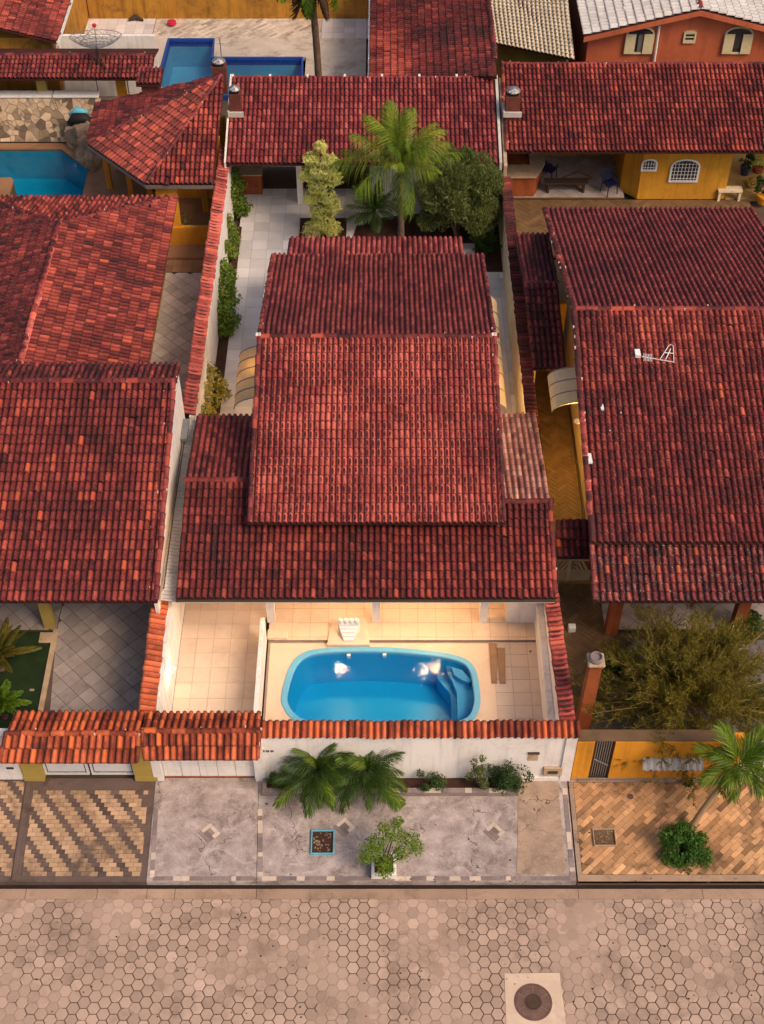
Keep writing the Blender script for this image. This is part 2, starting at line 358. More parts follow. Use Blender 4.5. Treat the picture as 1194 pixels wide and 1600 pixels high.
M['leaf_bush'] = leafmat('leaf_bush', (.015, .055, .005), (.05, .14, .010), (.14, .24, .02))
M['leaf_cyc'] = leafmat('leaf_cycad', (.03, .06, .008), (.20, .15, .02), (.42, .22, .06), sc=.8)
M['leaf_dead'] = leafmat('leaf_dead', (.05, .025, .012), (.13, .07, .03), (.25, .15, .06))
M['navypot'] = plain('navy_pot', (.02, .03, .07), .4)
M['paleconc'] = surf('pale_concrete', (.66, .50, .38), (.56, .41, .31), sc=1.5, fine=20, dirt=(.3, .2, .14), dirtamt=.4)
M['iron'] = surf('cast_iron', (.16, .09, .07), (.10, .055, .045), sc=5, fine=40, tintamt=0, spec=.4)
M['iron_hi'] = surf('cast_iron_worn', (.30, .18, .13), (.22, .13, .10), sc=5, fine=40, tintamt=0)
M['wood'] = surf('duckboard_wood', (.33, .20, .12), (.24, .14, .085), sc=4, fine=30, tintamt=.4)
M['fibro'] = surf('fibre_cement', (.56, .52, .49), (.44, .40, .37), sc=2, fine=16, dirt=(.2, .16, .14), dirtamt=.5, bump=.3)

_f = M['frost'].node_tree; _b = _f.nodes['Principled BSDF']; _t = _f.nodes.new('ShaderNodeBsdfTranslucent'); _t.inputs[0].default_value = (.85, .68, .38, 1)
_x = _f.nodes.new('ShaderNodeMixShader'); _x.inputs[0].default_value = .3; _f.links.new(_b.outputs[0], _x.inputs[1]); _f.links.new(_t.outputs[0], _x.inputs[2]); _f.links.new(_x.outputs[0], _f.nodes['Material Output'].inputs[0])
M['leaf_palm2'] = leafmat('leaf_palm_deep', (.02, .06, .006), (.13, .22, .014), (.52, .52, .06), trans=.45)
import mathutils
# ---------------------------------------------------------------- clay tile templates
def tile_template(n=6):
    prof = [(0.0, .03), (.10, .0), (.24, .0), (.33, .06)]
    for i in range(1, n):
        a = math.pi*i/n; prof.append((.665-.335*math.cos(a), .06+.40*math.sin(a)))
    prof.append((1.0, .05))
    V = []; UV = []
    for y, dz in ((0, 0.02), (1.07, .24)):
        for x, z in prof: V.append((x, y, z+dz)); UV.append((x, 1-min(y, 1)))
    for x, z in prof: V.append((x, 1.07, z+.24-.18)); UV.append((x, .0))
    m = len(prof); F = []
    for r in range(2):
        for i in range(m-1):
            F.append((r*m+i, r*m+i+1, (r+1)*m+i+1, (r+1)*m+i))
    return np.array(V), np.array(F), np.array(UV)
TV, TF, TUV = tile_template()
def cap_template(n=6):
    V = []; UV = []
    for y, r, dz in ((0, .44, 0), (1.1, .54, .05)):
        for i in range(n+1):
            a = math.pi*i/n; V.append((-math.cos(a)*r, y, dz+math.sin(a)*r*.95)); UV.append((.33+.67*i/n, 1-min(1, y)))
    for i in range(n+1):
        a = math.pi*i/n; V.append((-math.cos(a)*.44, 1.1, .02+math.sin(a)*.40)); UV.append((.33+.67*i/n, 0))
    m = n+1; F = []
    for r in range(2):
        for i in range(m-1): F.append((r*m+i, r*m+i+1, (r+1)*m+i+1, (r+1)*m+i))
    return np.array(V), np.array(F), np.array(UV)
CV, CF, CUV = cap_template()
_tm = {}
def tile_mesh(kind, mat):
    k = (kind, mat.name)
    if k not in _tm:
        V, F, uv = (TV, TF, TUV) if kind == 't' else (CV, CF, CUV)
        me = npmesh('clay_tile' if kind == 't' else 'ridge_tile', V, F, mat, uv=uv, smooth=True)
        me.set_sharp_from_angle(angle=math.radians(50)) if hasattr(me, 'set_sharp_from_angle') else None
        _tm[k] = me
    return _tm[k]
def basis(O, X, Y, Z): return np.array([[X[0], Y[0], Z[0], O[0]], [X[1], Y[1], Z[1], O[1]], [X[2], Y[2], Z[2], O[2]], [0, 0, 0, 1.]])
LIM = {}
class Roofs:
    """collects the clay tiles of one thing; the 300 that show largest become objects, the rest one mesh per roof part"""
    def __init__(s, root, lim=300): s.root = root; s.pl = []; s.caps = []; s.lim = lim
    def roof(s, quads, th=.07, mat=None, name='roof', drop=.03):
        mb = MB()
        for q in quads: mb.slab([Vector(p)-Vector((0, 0, drop)) for p in q], th)
        return mb.build(name, mat or M['slab'], s.root)
    def slope(s, part, TL, TR, BR, BL, mat, nc=None, nr=None, mean=.5, var=.12, bright=.05, poly=None, planes=None, colw=.167, course=.27, fn=None, wob=.012):
        TL, TR, BR, BL = [np.array(p, float) for p in (TL, TR, BR, BL)]
        nc = nc or max(1, round((np.linalg.norm(TR-TL)+np.linalg.norm(BR-BL))/2/colw))
        nr = nr or max(1, round((np.linalg.norm(BL-TL)+np.linalg.norm(BR-TR))/2/course))
        def P(u, v): return (TL*(1-u)+TR*u)*(1-v)+(BL*(1-u)+BR*u)*v
        n = np.cross(P(1, 0)-P(0, 0), P(0, 1)-P(0, 0)); flip = n[2] < 0
        for j in range(nr):
            for i in range(nc):
                a, b = (i+1, i) if flip else (i, i+1)
                O = P(a/nc, j/nr); X = P(b/nc, j/nr)-O; Y = P(a/nc, (j+1)/nr)-O
                c = O+X/2+Y/2; ins = True
                if poly is not None and not inside(poly, c[0], c[1]):
                    ins = False
                    if planes is None: continue
                    if not inside_near(poly, c, .3): continue
                Z = np.cross(X, Y); Z = Z/np.linalg.norm(Z)*np.linalg.norm(X)
                jit = RNG.normal(0, wob, 2); O = O+X*jit[0]+Y*jit[1]*.6
                X = X+Y*RNG.normal(0, .006)
                edge = planes is not None and (not ins or not inside_near(poly, c, -.24))
                wv_ = mathutils.noise.noise((O[0]*1.3, O[1]*1.3, 2.)); O = O+Z*.05*wv_+X*.10*mathutils.noise.noise((O[0]*.9, O[1]*.9, 7.))
                if RNG.random() < .012: O = O+Y*RNG.uniform(.05, .22); X = X+Y*RNG.normal(0, .03); Z = Z*1.0; O = O+Z*.03
                r = min(1, max(0, mean+RNG.normal(0, var)+(fn(i/nc, j/nr) if fn else 0)))
                g = RNG.uniform(.35, 1) if RNG.random() < bright else 0
                s.pl.append((basis(O, X, Y, Z), (r, g, .5), part, mat, 't', edge, tuple(map(tuple, planes)) if edge else None))
    def ridge(s, part, A, B, mat, w_=.2, ln=.36, up=(0, 0, 1), mean=.45, lift=.0, var=.13, bright=.06):
        A = np.array(A, float); B = np.array(B, float); d = B-A; L = np.linalg.norm(d); n = max(1, round(L/ln)); d = d/n
        dn = d/np.linalg.norm(d); X = np.cross(dn, np.array(up, float)); X /= np.linalg.norm(X); Z = np.cross(X, dn)
        for i in range(n):
            O = A+d*i+Z*(lift)+X*RNG.normal(0, .008)
            r = min(1, max(0, mean+RNG.normal(0, var)))
            s.pl.append((basis(O, X*w_, d, Z*w_), (r, RNG.uniform(.3, .9) if RNG.random() < bright else 0, .5), part, mat, 'c', False, None))
    def mortar(s, part, p=.10):
        mb = MB()
        for q in s.pl:
            if q[4] != 'c' or q[2] is not part: continue
            for sd in (-1, 1):
                if RNG.random() < p:
                    Mx = Matrix(q[0].tolist()); c = Mx @ Vector((sd*RNG.uniform(.3, .55), RNG.uniform(.95, 1.08), RNG.uniform(.12, .4))); a = RNG.uniform(.008, .022); b = RNG.uniform(.012, .04)
                    mb.box(c.x-a, c.x+a, c.y-b, c.y+b, c.z-.02, c.z+.035)
        if mb.v: mb.build('mortar', M['paleconc'], part, kind='stuff')
    def finish(s):
        for pt in {id(q[2]): q[2] for q in s.pl}.values(): s.mortar(pt)
        for kind, nm in (('t', 'tile'), ('c', 'ridge_tile')):
            L = [p for p in s.pl if p[4] == kind]
            def key(p):
                x, y, d = scr(p[0][:3, 3]); return -1 if (x < 4 or x > 1190 or y < 4 or y > 1596 or p[5]) else 1/d
            L.sort(key=key, reverse=True)
            for q, p in enumerate(L[:s.lim]):
                if p[5]: p_ = p
            ind = [p for p in L[:s.lim] if not p[5]]; ids = set(id(p) for p in ind); rest = [p for p in L if id(p) not in ids]
            for p in ind:
                o = bpy.data.objects.new(nm, tile_mesh(kind, p[3])); reg(o, p[2], Matrix(p[0].tolist())); o.color = (*p[1], 1)
            V0, F0, UV0 = (TV, TF, TUV) if kind == 't' else (CV, CF, CUV)
            groups = {}
            for p in rest: groups.setdefault((p[2].name, p[3].name, p[6]), []).append(p)
            for (pn, mn, planes), ps in groups.items():
                Ms = np.array([p[0] for p in ps]); H = np.c_[V0, np.ones(len(V0))]
                V = np.einsum('nij,vj->nvi', Ms, H)[:, :, :3].reshape(-1, 3)
                F = (F0[None]+(np.arange(len(ps))*len(V0))[:, None, None]).reshape(-1, 4)
                T = np.repeat(np.array([(*p[1], 1) for p in ps]), len(V0), axis=0)
                me = npmesh('roof_tiles', V, F, ps[0][3], uv=np.tile(UV0, (len(ps), 1)), tint=T, smooth=True)
                if planes:
                    bm = bmesh.new(); bm.from_mesh(me)
                    for pl in planes:
                        bmesh.ops.bisect_plane(bm, geom=bm.verts[:]+bm.edges[:]+bm.faces[:], plane_co=pl[:3], plane_no=pl[3:], clear_outer=True)
                    bm.to_mesh(me); bm.free()
                if hasattr(me, 'set_sharp_from_angle'): me.set_sharp_from_angle(angle=math.radians(50))
                o = bpy.data.objects.new('roof_tiles' if kind == 't' else 'ridge_tiles', me); reg(o, ps[0][2]); o.color = (0, 0, 0, 1); o['kind'] = 'stuff'
def inside_near(poly, c, r):
    if r > 0:
        return any(inside(poly, c[0]+dx, c[1]+dy) for dx in (-r, 0, r) for dy in (-r, 0, r))
    r = -r
    return all(inside(poly, c[0]+dx, c[1]+dy) for dx in (-r, r) for dy in (-r, r))
def vplane(A, B, keep):
    """vertical plane through A-B, keeping the side of point keep: (co, outward normal)"""
    A = Vector(A); B = Vector(B); n = (B-A).cross(Vector((0, 0, 1))).normalized()
    if n.dot(Vector(keep)-A) > 0: n = -n
    return (*A, *n)
def capwall(wallroot, part, A, B, w_, z, mat, pitch=.168, tilt=.0, mean=.5, bright=.08, name='cap_tile', z2=None):
    """one row of clay tiles laid across the top of a wall from A to B"""
    A = Vector((*A[:2], z)); B = Vector((*B[:2], z if z2 is None else z2)); d = B-A; n = max(1, round(d.length/pitch)); d = d/n
    dn = d.normalized(); side = Vector((-dn.y, dn.x, 0)); 
    for i in range(n):
        o = bpy.data.objects.new(name, tile_mesh('t', mat))
        # local x along the wall, y across it
        X = d*1.0; Y = side*w_; 
        O = A+d*i-side*w_/2+Vector((0, 0, tilt))
        Yt = Y-Vector((0, 0, 2*tilt))
        Z = X.cross(Yt).normalized()*d.length
        if Z.z < 0:
            X = -X; O = O+d; Z = X.cross(Yt).normalized()*d.length
        Mx = Matrix(basis(O+side*random.gauss(0, .01), X, Yt+X*random.gauss(0, .04), Z+Vector((0, 0, 0))).tolist())
        reg(o, part, Mx); o.color = (min(1, max(0, random.gauss(mean, .14))), random.uniform(.3, .9) if random.random() < bright else 0, .5, 1)

# ---------------------------------------------------------------- fields of floor tiles, pavers and blocks
def cells_grid(region, ang, sx, sy, joint, org=None, running=0, pick=None):
    ca, sa = math.cos(ang), math.sin(ang); ox, oy = org or region[0]
    loc = [((x-ox)*ca+(y-oy)*sa, -(x-ox)*sa+(y-oy)*ca) for x, y in region]
    x0 = min(p[0] for p in loc); x1 = max(p[0] for p in loc); y0 = min(p[1] for p in loc); y1 = max(p[1] for p in loc)
    out = []
    for j in range(math.floor(y0/sy), math.ceil(y1/sy)):
        off = (j*running) % 1 * sx
        for i in range(math.floor((x0-off)/sx), math.ceil((x1-off)/sx)):
            a, b = i*sx+off+joint/2, (i+1)*sx+off-joint/2; c, d = j*sy+joint/2, (j+1)*sy-joint/2
            q = [(a, c), (b, c), (b, d), (a, d)]; r = clip(q, loc)
            if len(r) < 3 or abs(area(r)) < .12*sx*sy: continue
            full = len(r) == 4 and abs(area(r)-area(q)) < 1e-6
            W = [(ox+x*ca-y*sa, oy+x*sa+y*ca) for x, y in r]
            out.append((W, (round(sx, 3), round(sy, 3), round(ang, 3)) if full else None, (i, j)))
    return out
_cm = {}
def lay(cells, z, th, mat, parent, name, lim=300, mean=.5, var=.13, matfn=None, tintfn=None, zj=.002, chamfer=0):
    """each cell (xy polygon, key, index) becomes a raised piece; beyond lim the rest is one mesh"""
    def k(c):
        x, y, d = scr((sum(p[0] for p in c[0])/len(c[0]), sum(p[1] for p in c[0])/len(c[0]), z)); return 1/d if -5 < x < 1200 and -5 < y < 1605 else -1
    cs = sorted(cells, key=k, reverse=True)
    ind, rest = cs[:lim], cs[lim:]
    for W, key, ij in ind:
        mt = matfn(ij) if matfn else mat
        cx = sum(p[0] for p in W)/len(W); cy = sum(p[1] for p in W)/len(W)
        if key and (key, mt.name, th) in _cm: me = _cm[(key, mt.name, th)]
        else:
            mb = MB(); L = [(p[0]-cx, p[1]-cy) for p in W]
            if area(L) < 0: L = L[::-1]
            if chamfer:
                I = [(x*(1-chamfer), y*(1-chamfer)) for x, y in L]; n = len(L)
                vs = [(x, y, -th) for x, y in L]+[(x, y, -th*.25) for x, y in L]+[(x, y, 0) for x, y in I]
                fs = [(i, (i+1) % n, n+(i+1) % n, n+i) for i in range(n)]+[(n+i, n+(i+1) % n, 2*n+(i+1) % n, 2*n+i) for i in range(n)]+[tuple(range(2*n, 3*n))]
                mb.add(vs, fs)
            else: mb.prism(L, -th, 0)
            me = npmesh(name, mb.v, mb.f, mt)
            if key: _cm[(key, mt.name, th)] = me
        o = bpy.data.objects.new(name, me); reg(o, parent, Matrix.Translation((cx, cy, z+random.uniform(-zj, zj))))
        t = tintfn(cx, cy, ij) if tintfn else 0
        o.color = (min(1, max(0, random.gauss(mean+t, var))), .5, .5, 1)
    if rest:
        by = {}
        for c in rest: by.setdefault((matfn(c[2]) if matfn else mat).name, []).append(c)
        for mn, cc in by.items():
            mb = MB(); T = []
            for W, key, ij in cc:
                b = len(mb.v); zz = z+random.uniform(-zj, zj); mb.prism(W, zz-th, zz)
                cx, cy = W[0]; t = tintfn(cx, cy, ij) if tintfn else 0
                T += [(min(1, max(0, random.gauss(mean+t, var))), 0, 0, 1)]*(len(mb.v)-b)
            o = bpy.data.objects.new(name+'s', npmesh(name+'s', mb.v, mb.f, bpy.data.materials[mn], tint=T)); reg(o, parent); o.color = (0, 0, 0, 1); o['kind'] = 'stuff'
def base(name, poly, z, th, mat, parent=None, kind='structure'):
    return MB().prism(poly, z-th, z).build(name, mat, parent, kind=kind if parent is None else None)
def floor(name, poly, z, bmat, tmat, ang=0, sx=.5, sy=.5, joint=.014, org=None, running=0, parent=None, piece='floor_tile', lim=300, **k):
    b = base(name, poly, z-.012, .08, bmat, parent)
    lay(cells_grid(poly, ang, sx, sy, joint, org, running), z, .02, tmat, b, piece, lim, **k); return b
# ================================================================ THE SETTING
RZ = -.14                                           # level of the street below the pavements
def quadpx(*pts, h=0): return [XY(x, y, h) for x, y in pts]
# swimming pool outlines (plan)
poolC = quadpx((439, 1092), (445, 1062), (456, 1036), (472, 1021), (495, 1014), (540, 1011), (600, 1011), (655, 1015), (700, 1021), (728, 1030), (742, 1044), (748, 1065), (751, 1092), (749, 1108), (743, 1121), (730, 1131), (700, 1137), (600, 1139), (500, 1137), (468, 1131), (452, 1120), (443, 1107))
poolL = quadpx((-90, 231), (95, 231), (139, 263), (124, 330), (-90, 330))
poolB = quadpx((262, 60), (336, 60), (333, 89), (474, 89), (474, 150), (238, 150))
def smooth(p, n=4):
    out = []; m = len(p)
    for i in range(m):
        a, b, c, d = [Vector(p[(i+k) % m]) for k in (-1, 0, 1, 2)]
        for j in range(n):
            t = j/n; out.append(tuple(.5*((2*b)+(c-a)*t+(2*a-5*b+4*c-d)*t*t+(3*b-a-3*c+d)*t**3)))
    return out
poolC = smooth(poolC)
def bbox(p): return (min(q[0] for q in p), max(q[0] for q in p), min(q[1] for q in p), max(q[1] for q in p))
holes = []
for p in (poolC, poolL, poolB):
    x0, x1, y0, y1 = bbox(p); holes.append((x0-.02, x1+.02, y0-.02, y1+.02))
def holed(x0, x1, y0, y1, z, holes):
    xs = sorted({x0, x1, *[h[0] for h in holes], *[h[1] for h in holes]}); ys = sorted({y0, y1, *[h[2] for h in holes], *[h[3] for h in holes]})
    xs = [x for x in xs if x0 <= x <= x1]; ys = [y for y in ys if y0 <= y <= y1]; mb = MB()
    for i in range(len(xs)-1):
        for j in range(len(ys)-1):
            cx, cy = (xs[i]+xs[i+1])/2, (ys[j]+ys[j+1])/2
            if any(h[0] < cx < h[1] and h[2] < cy < h[3] for h in holes): continue
            mb.add([(xs[i], ys[j], z), (xs[i+1], ys[j], z), (xs[i+1], ys[j+1], z), (xs[i], ys[j+1], z)], [(0, 1, 2, 3)])
    return mb
holed(-300, 300, -300, 500, -.20, holes).build('ground', M['ground'], kind='structure')
ywall = XY(600, 1218)[1]; ykerb = XY(600, 1377)[1]; ystrip0 = XY(600, 1389, RZ)[1]; ystrip1 = XY(600, 1405, RZ)[1]
def offset(poly, d):
    n = len(poly); s = 1 if area(poly) > 0 else -1; out = []
    for i in range(n):
        a = Vector(poly[i-1]); b = Vector(poly[i]); c = Vector(poly[(i+1) % n])
        n1 = Vector((-(b-a).y, (b-a).x)).normalized()*s; n2 = Vector((-(c-b).y, (c-b).x)).normalized()*s
        m = (n1+n2); m = m/max(.25, m.length_squared/2*1.0)*1.0 if m.length > 0 else n1
        out.append(tuple(b+m*d*.5*2/2 if False else b+(n1+n2)/(1+max(-.7, n1.dot(n2)))*d))
    return out
# ---- street of hexagonal pavers
road = base('road', [(-14, 7), (14, 7), (14, ystrip1), (-14, ystrip1)], RZ-.02, .03, M['hexj'])
a_ = .156; hexes = []
man = [XY(785, 1519, RZ), XY(876, 1519, RZ), XY(891, 1640, RZ), XY(789, 1640, RZ)]
rect = [(-14, 8.6), (14, 8.6), (14, ystrip1), (-14, ystrip1)]
for i in range(-46, 47):
    for j in range(0, 26):
        cx = i*1.5*a_+.03; cy = 8.7+(j+(i % 2)/2)*math.sqrt(3)*a_
        hx = [(cx+(a_-.011)*math.cos(math.pi/3*k)*random.uniform(.97, 1.0), cy+(a_-.011)*math.sin(math.pi/3*k)*random.uniform(.97, 1.0)) for k in range(6)]
        if inside(offset(man if area(man) > 0 else man[::-1], .18), cx, cy): continue
        r = clip(hx, rect)
        if len(r) >= 3 and area(r) > .01: hexes.append((r, None, (i, j)))
hexes = [h for h in hexes if -6.8*1.5 < h[0][0][0] < 10.4]
import mathutils
def pn(x, y, s=1., o=0.): return mathutils.noise.noise((x*s, y*s, o))
lay(hexes, RZ, .03, M['hexp'], road, 'hex_paver', 300, var=.085, zj=.0035, tintfn=lambda x, y, ij: .12*pn(x, y, .5, 3.), chamfer=.07)
nx_, ny_ = 300, 75; gx = np.linspace(-11, 11, nx_); gy = np.linspace(8.6, ystrip1, ny_); SV = []
for yy in gy:
    for xx in gx:
        h_ = .55*pn(xx, yy, .55, 11)+.35*pn(xx, yy, 1.7, 5)+.2*pn(xx, yy, 5, 9)+.05*(xx/8)  # sand thickens to the right, standing in for warm glow there
        SV.append((xx, yy, RZ-.0115+max(-.012, min(.0125, h_*.055-.009))))
SF = np.array([(j*nx_+i, j*nx_+i+1, (j+1)*nx_+i+1, (j+1)*nx_+i) for j in range(ny_-1) for i in range(nx_-1)])
o = bpy.data.objects.new('street_sand', npmesh('street_sand', SV, SF, SAND, smooth=True)); reg(o, None); o['kind'] = 'stuff'; tagit(o, 'sand and dust packed into the joints of the hexagonal street', 'sand')
# ---- strip of cast concrete between street and gutter
st = base('gutter_strip', [(-14, ystrip1+.0), (14, ystrip1+.0), (14, ystrip0), (-14, ystrip0)], RZ-.012, .05, M['gutter'])
lay([([(XY(x0, 1395)[0]+.006, ystrip1+.004), (XY(x1, 1395)[0]-.006, ystrip1+.004), (XY(x1, 1395)[0]-.006, ystrip0-.004), (XY(x0, 1395)[0]+.006, ystrip0-.004)], None, (0, 0)) for x0, x1 in ((-260, -120), (-120, 38), (38, 150), (150, 228), (228, 272), (272, 400), (400, 730), (730, 905), (905, 1100), (1100, 1300), (1300, 1450))], RZ+.008, .04, M['strip'], st, 'concrete_slab', var=.07)
base('gutter', [(-14, ystrip0), (14, ystrip0), (14, ykerb+.01), (-14, ykerb+.01)], RZ-.05, .04, M['gutter'])
# ---- pavements, one per house front
xd = [(-8.9, XY(32, 1225)[0], XY(12, 1377)[0])]
def side(nm, tl, tr, br, bl, mat, parent=None, z=0.): return base(nm, [tl, tr, br, bl], z, .2, mat, parent)
L0, L1 = XY(46, 1216), XY(22, 1376)
G0, G1 = XY(246, 1214), XY(231, 1377)
C0, C1 = XY(405, 1214), XY(401, 1376)
E0, E1 = XY(887, 1219), XY(902, 1377)
yb = ywall+.05
side('sidewalk', (-12, yb), (L0[0]-.06, yb), (L1[0]-.06, ykerb), (-12, ykerb), M['blk_grey'], z=-.02)
side('sidewalk', (L0[0]+.06, yb), (G0[0]-.03, yb), (G1[0]-.03, ykerb), (L1[0]+.06, ykerb), M['blk_grey'], z=-.02)
swl = bpy.data.objects['sidewalk.001']; swf = bpy.data.objects['sidewalk']
side('kerb_edge', (L0[0]-.06, yb), (L0[0]+.06, yb), (L1[0]+.06, ykerb), (L1[0]-.06, ykerb), M['blk_grey'], z=.015)
def blocks(reg_, parent, lim):
    cs = cells_grid(reg_, 0, .205, .118, .008, org=(G1[0], ykerb+.14), running=-.47)
    def mf(ij): return M['blk_grey'] if ij[0] % 3 == 0 else M['blk_beige']
    def i2(ij): return ij
    out = []
    for W, k, (i, j) in cs:
        sh = math.floor(-j*.47)                 # undo the wrap so that the dark bands run diagonally
        out.append((W, k, (i-sh, j)))
    lay(out, 0, .02, None, parent, 'paving_block', lim, matfn=mf, var=.12)
blocks([(L0[0]+.16, yb-.35), (G0[0]-.19, yb-.35), (G1[0]-.19, ykerb+.14), (L1[0]+.16, ykerb+.14)], swl, 300)
blocks([(-10, yb-.1), (L0[0]-.10, yb-.1), (L1[0]-.10, ykerb+.14), (-10, ykerb+.14)], swf, 120)
sg = side('driveway', (G0[0]-.03, yb), (C0[0]-.01, yb), (C1[0]-.01, ykerb), (G1[0]-.03, ykerb), M['conc'], z=0)
sc = side('sidewalk', (C0[0], yb), (E0[0]-.015, yb), (E1[0]-.015, ykerb), (C1[0], ykerb), M['conc'], z=.003)
# warm worn slab to the right of the planter
pw = [XY(810, 1222), XY(872, 1222), XY(884, 1366), XY(808, 1366)]
lay([(pw, None, (0, 0))], .012, .02, M['conc_warm'], sc, 'concrete_slab', var=.02)
# small trim slabs along the pavement edges
def trim(A, B, w_, n, z, parent, dark='blk_grey'):
    A = Vector(A[:2]); B = Vector(B[:2]); d = (B-A); s = d.normalized(); nn = Vector((-s.y, s.x))*w_/2; t = 0; cells = []
    cuts = [0]
    while cuts[-1] < d.length: cuts.append(cuts[-1]+random.choice((.12, .2, .28, .36))*1.0)
    for k in range(len(cuts)-1):
        a = A+s*(cuts[k]+.004); b = A+s*(min(cuts[k+1], d.length)-.004)
        if (b-a).length < .03: continue
        cells.append(([tuple(a-nn), tuple(b-nn), tuple(b+nn), tuple(a+nn)], None, (k, random.random() < .4)))
    lay(cells, z, .02, None, parent, 'trim_slab', 120, matfn=lambda ij: M['tile_beige'] if ij[1] else M['trimgrey'], var=.1)
M['trimgrey'] = surf('trim_grey', (.27, .21, .20), (.20, .155, .145), dirt=(.09, .065, .06), dirtamt=.5)
trim((C0[0]+.08, yb-.9), (C1[0]+.09, ykerb+.1), .12, 0, .014, sc)
trim((C1[0]+.12, ykerb+.07), (E1[0]-.1, ykerb+.07), .11, 0, .014, sc)
trim((E0[0]-.10, yb-.3), (E1[0]-.10, ykerb+.12), .11, 0, .014, sc)
trim((G0[0]+.07, yb-.9), (G1[0]+.09, ykerb+.1), .11, 0, .012, sg)
trim((G1[0]+.12, ykerb+.07), (C1[0]-.05, ykerb+.07), .11, 0, .012, sg)
def emblem(px, py, parent, z):
    c = Vector(XY(px, py)); e1 = Vector((1, .95)).normalized(); e2 = Vector((-e1.y, e1.x)); cells = []; s = .1
    lay_ = [(-2, -2, 1, 4), (-1, 1, 3, 1), (-1, -2, 1, 3), (0, -2, 2, 1), (0, -1, 1, 2), (1, -1, 1, 2)]
    for i, (a, b, w_, h_) in enumerate(lay_):
        q = [(a, b), (a+w_, b), (a+w_, b+h_), (a, b+h_)]
        cells.append(([tuple(c+e1*(x*s+(.004 if x == a else -.004))+e2*(y*s+(.004 if y == b else -.004))) for x, y in q], None, (i, i % 2)))
    lay(cells, z, .02, None, parent, 'inlay_slab', 50, matfn=lambda ij: M['tile_beige'] if ij[1] else M['trimgrey'], var=.12)
emblem(772, 1300, sc, .014); emblem(538, 1293, sc, .014); emblem(327, 1302, sg, .013)
# right hand pavement of long diagonal pavers
F0 = (10.6, yb); F1 = (10.6, ykerb)
sr = side('sidewalk', (E0[0]+.015, yb), F0, F1, (E1[0]+.015, ykerb), M['hexj'], z=-.012)
rr = [(E0[0]+.14, yb-.14), (10.5, yb-.14), (10.5, ykerb+.18), (E1[0]+.14, ykerb+.18)]
lay(cells_grid(rr, math.radians(43), .40, .128, .007, running=.37), .004, .02, M['plank'], sr, 'paver', 300, mean=.47, var=.22, zj=.004)
MB().box(E0[0]+.02, 10.5, yb-.13, yb, -.1, .015).build('border', M['conc_warm'], sr)
MB().prism([(E1[0]+.02, ykerb), (10.5, ykerb), (10.5, ykerb+.165), (E1[0]+.02, ykerb+.165)], -.1, .01).build('border', M['strip'], sr)
MB().prism([(E0[0]+.02, yb-.14), (E0[0]+.13, yb-.14), (E1[0]+.13, ykerb+.17), (E1[0]+.02, ykerb+.17)], -.1, .01).build('border', M['conc_warm'], sr)

# ================================================================ pools
def ring(mb, A, B, za, zb):
    n = len(A); mb.add([(*p, za) for p in A]+[(*p, zb) for p in B], [(i, (i+1) % n, n+(i+1) % n, n+i) for i in range(n)])
def pool(label, outer, rimw, rimz, depth, rimmat, bowlmat, wz, innerband=None, bm2=None, slope_=.12):
    if area(outer) < 0: outer = outer[::-1]
    cx = sum(p[0] for p in outer)/len(outer); cy = sum(p[1] for p in outer)/len(outer)
    t = thing('swimming_pool', (cx, cy, -depth), label, 'pool')
    inner = offset(outer, rimw); mb = MB()
    ring(mb, outer, outer, rimz-.3, rimz-.02); ring(mb, outer, offset(outer, .02), rimz-.02, rimz); ring(mb, offset(outer, .02), offset(inner, -.02), rimz, rimz); ring(mb, offset(inner, -.02), inner, rimz, rimz-.02); ring(mb, inner, inner, rimz-.02, rimz-.14)
    mb.build('rim', rimmat, t, smooth=False)
    mb = MB(); top = rimz-.14; lo = inner
    if innerband:
        mb2 = MB(); ib = offset(inner, .02); ring(mb2, inner, ib, top, top-innerband); mb2.build('band', bm2, t); lo = ib; top -= innerband
    fl = offset(lo, slope_); ring(mb, lo, fl, top, -depth); mb.add([(*p, -depth) for p in fl], [tuple(range(len(fl)))])
    mb.build('basin', bowlmat, t)
    mb = MB(); wpoly = offset(inner, .004); mb.add([(*p, wz) for p in wpoly], [tuple(range(len(wpoly)))]); mb.build('water', M['water'], t)
    return t, inner
pC, innerC = pool('blue fibreglass swimming pool with rounded corners and moulded steps in the front court', poolC, .17, .03, 1.25, M['bluerim'], M['bluebowl'], -.05, slope_=.10)
pL, innerL = pool('blue tiled pool with cut corner beside the stone wall at the left edge', poolL, .03, .012, 1.4, M['tile_terra'], M['teal'], -.07, slope_=.02)
pB, innerB = pool('L-shaped pool with navy tile band in the paved yard at the back', poolB, .09, .03, 1.3, M['navy'], M['bluetile'], -.10, innerband=.22, bm2=M['navy'], slope_=.02)
# ledge and moulded steps of the front pool
def stepoutline(off):
    pts = [(741, 1066), (736, 1050), (722, 1038), (705, 1036), (697, 1041), (700, 1052), (708, 1066), (714, 1082), (715, 1100), (715, 1140), (741, 1140)]
    return [XY(x+off*(1 if x < 720 else 0), y+(off*.6 if y > 1042 and x < 720 and y < 1070 else 0), -.3) for x, y in pts]
MB().prism(stepoutline(0), -1.1, -.32).build('step', M['bluestep'], pC)
MB().prism([XY(x, y, -.6) for x, y in ((725, 1062), (700, 1040), (688, 1036), (682, 1044), (684, 1060), (694, 1072), (704, 1084), (706, 1100), (706, 1142), (725, 1142))], -1.2, -.62).build('step', M['bluebowl'], pC)
MB().prism([XY(x, y, -.12) for x, y in ((705, 1041), (722, 1046), (736, 1062), (734, 1066), (722, 1062), (710, 1054))], -.5, -.14).build('seat', M['bluestep'], pC)
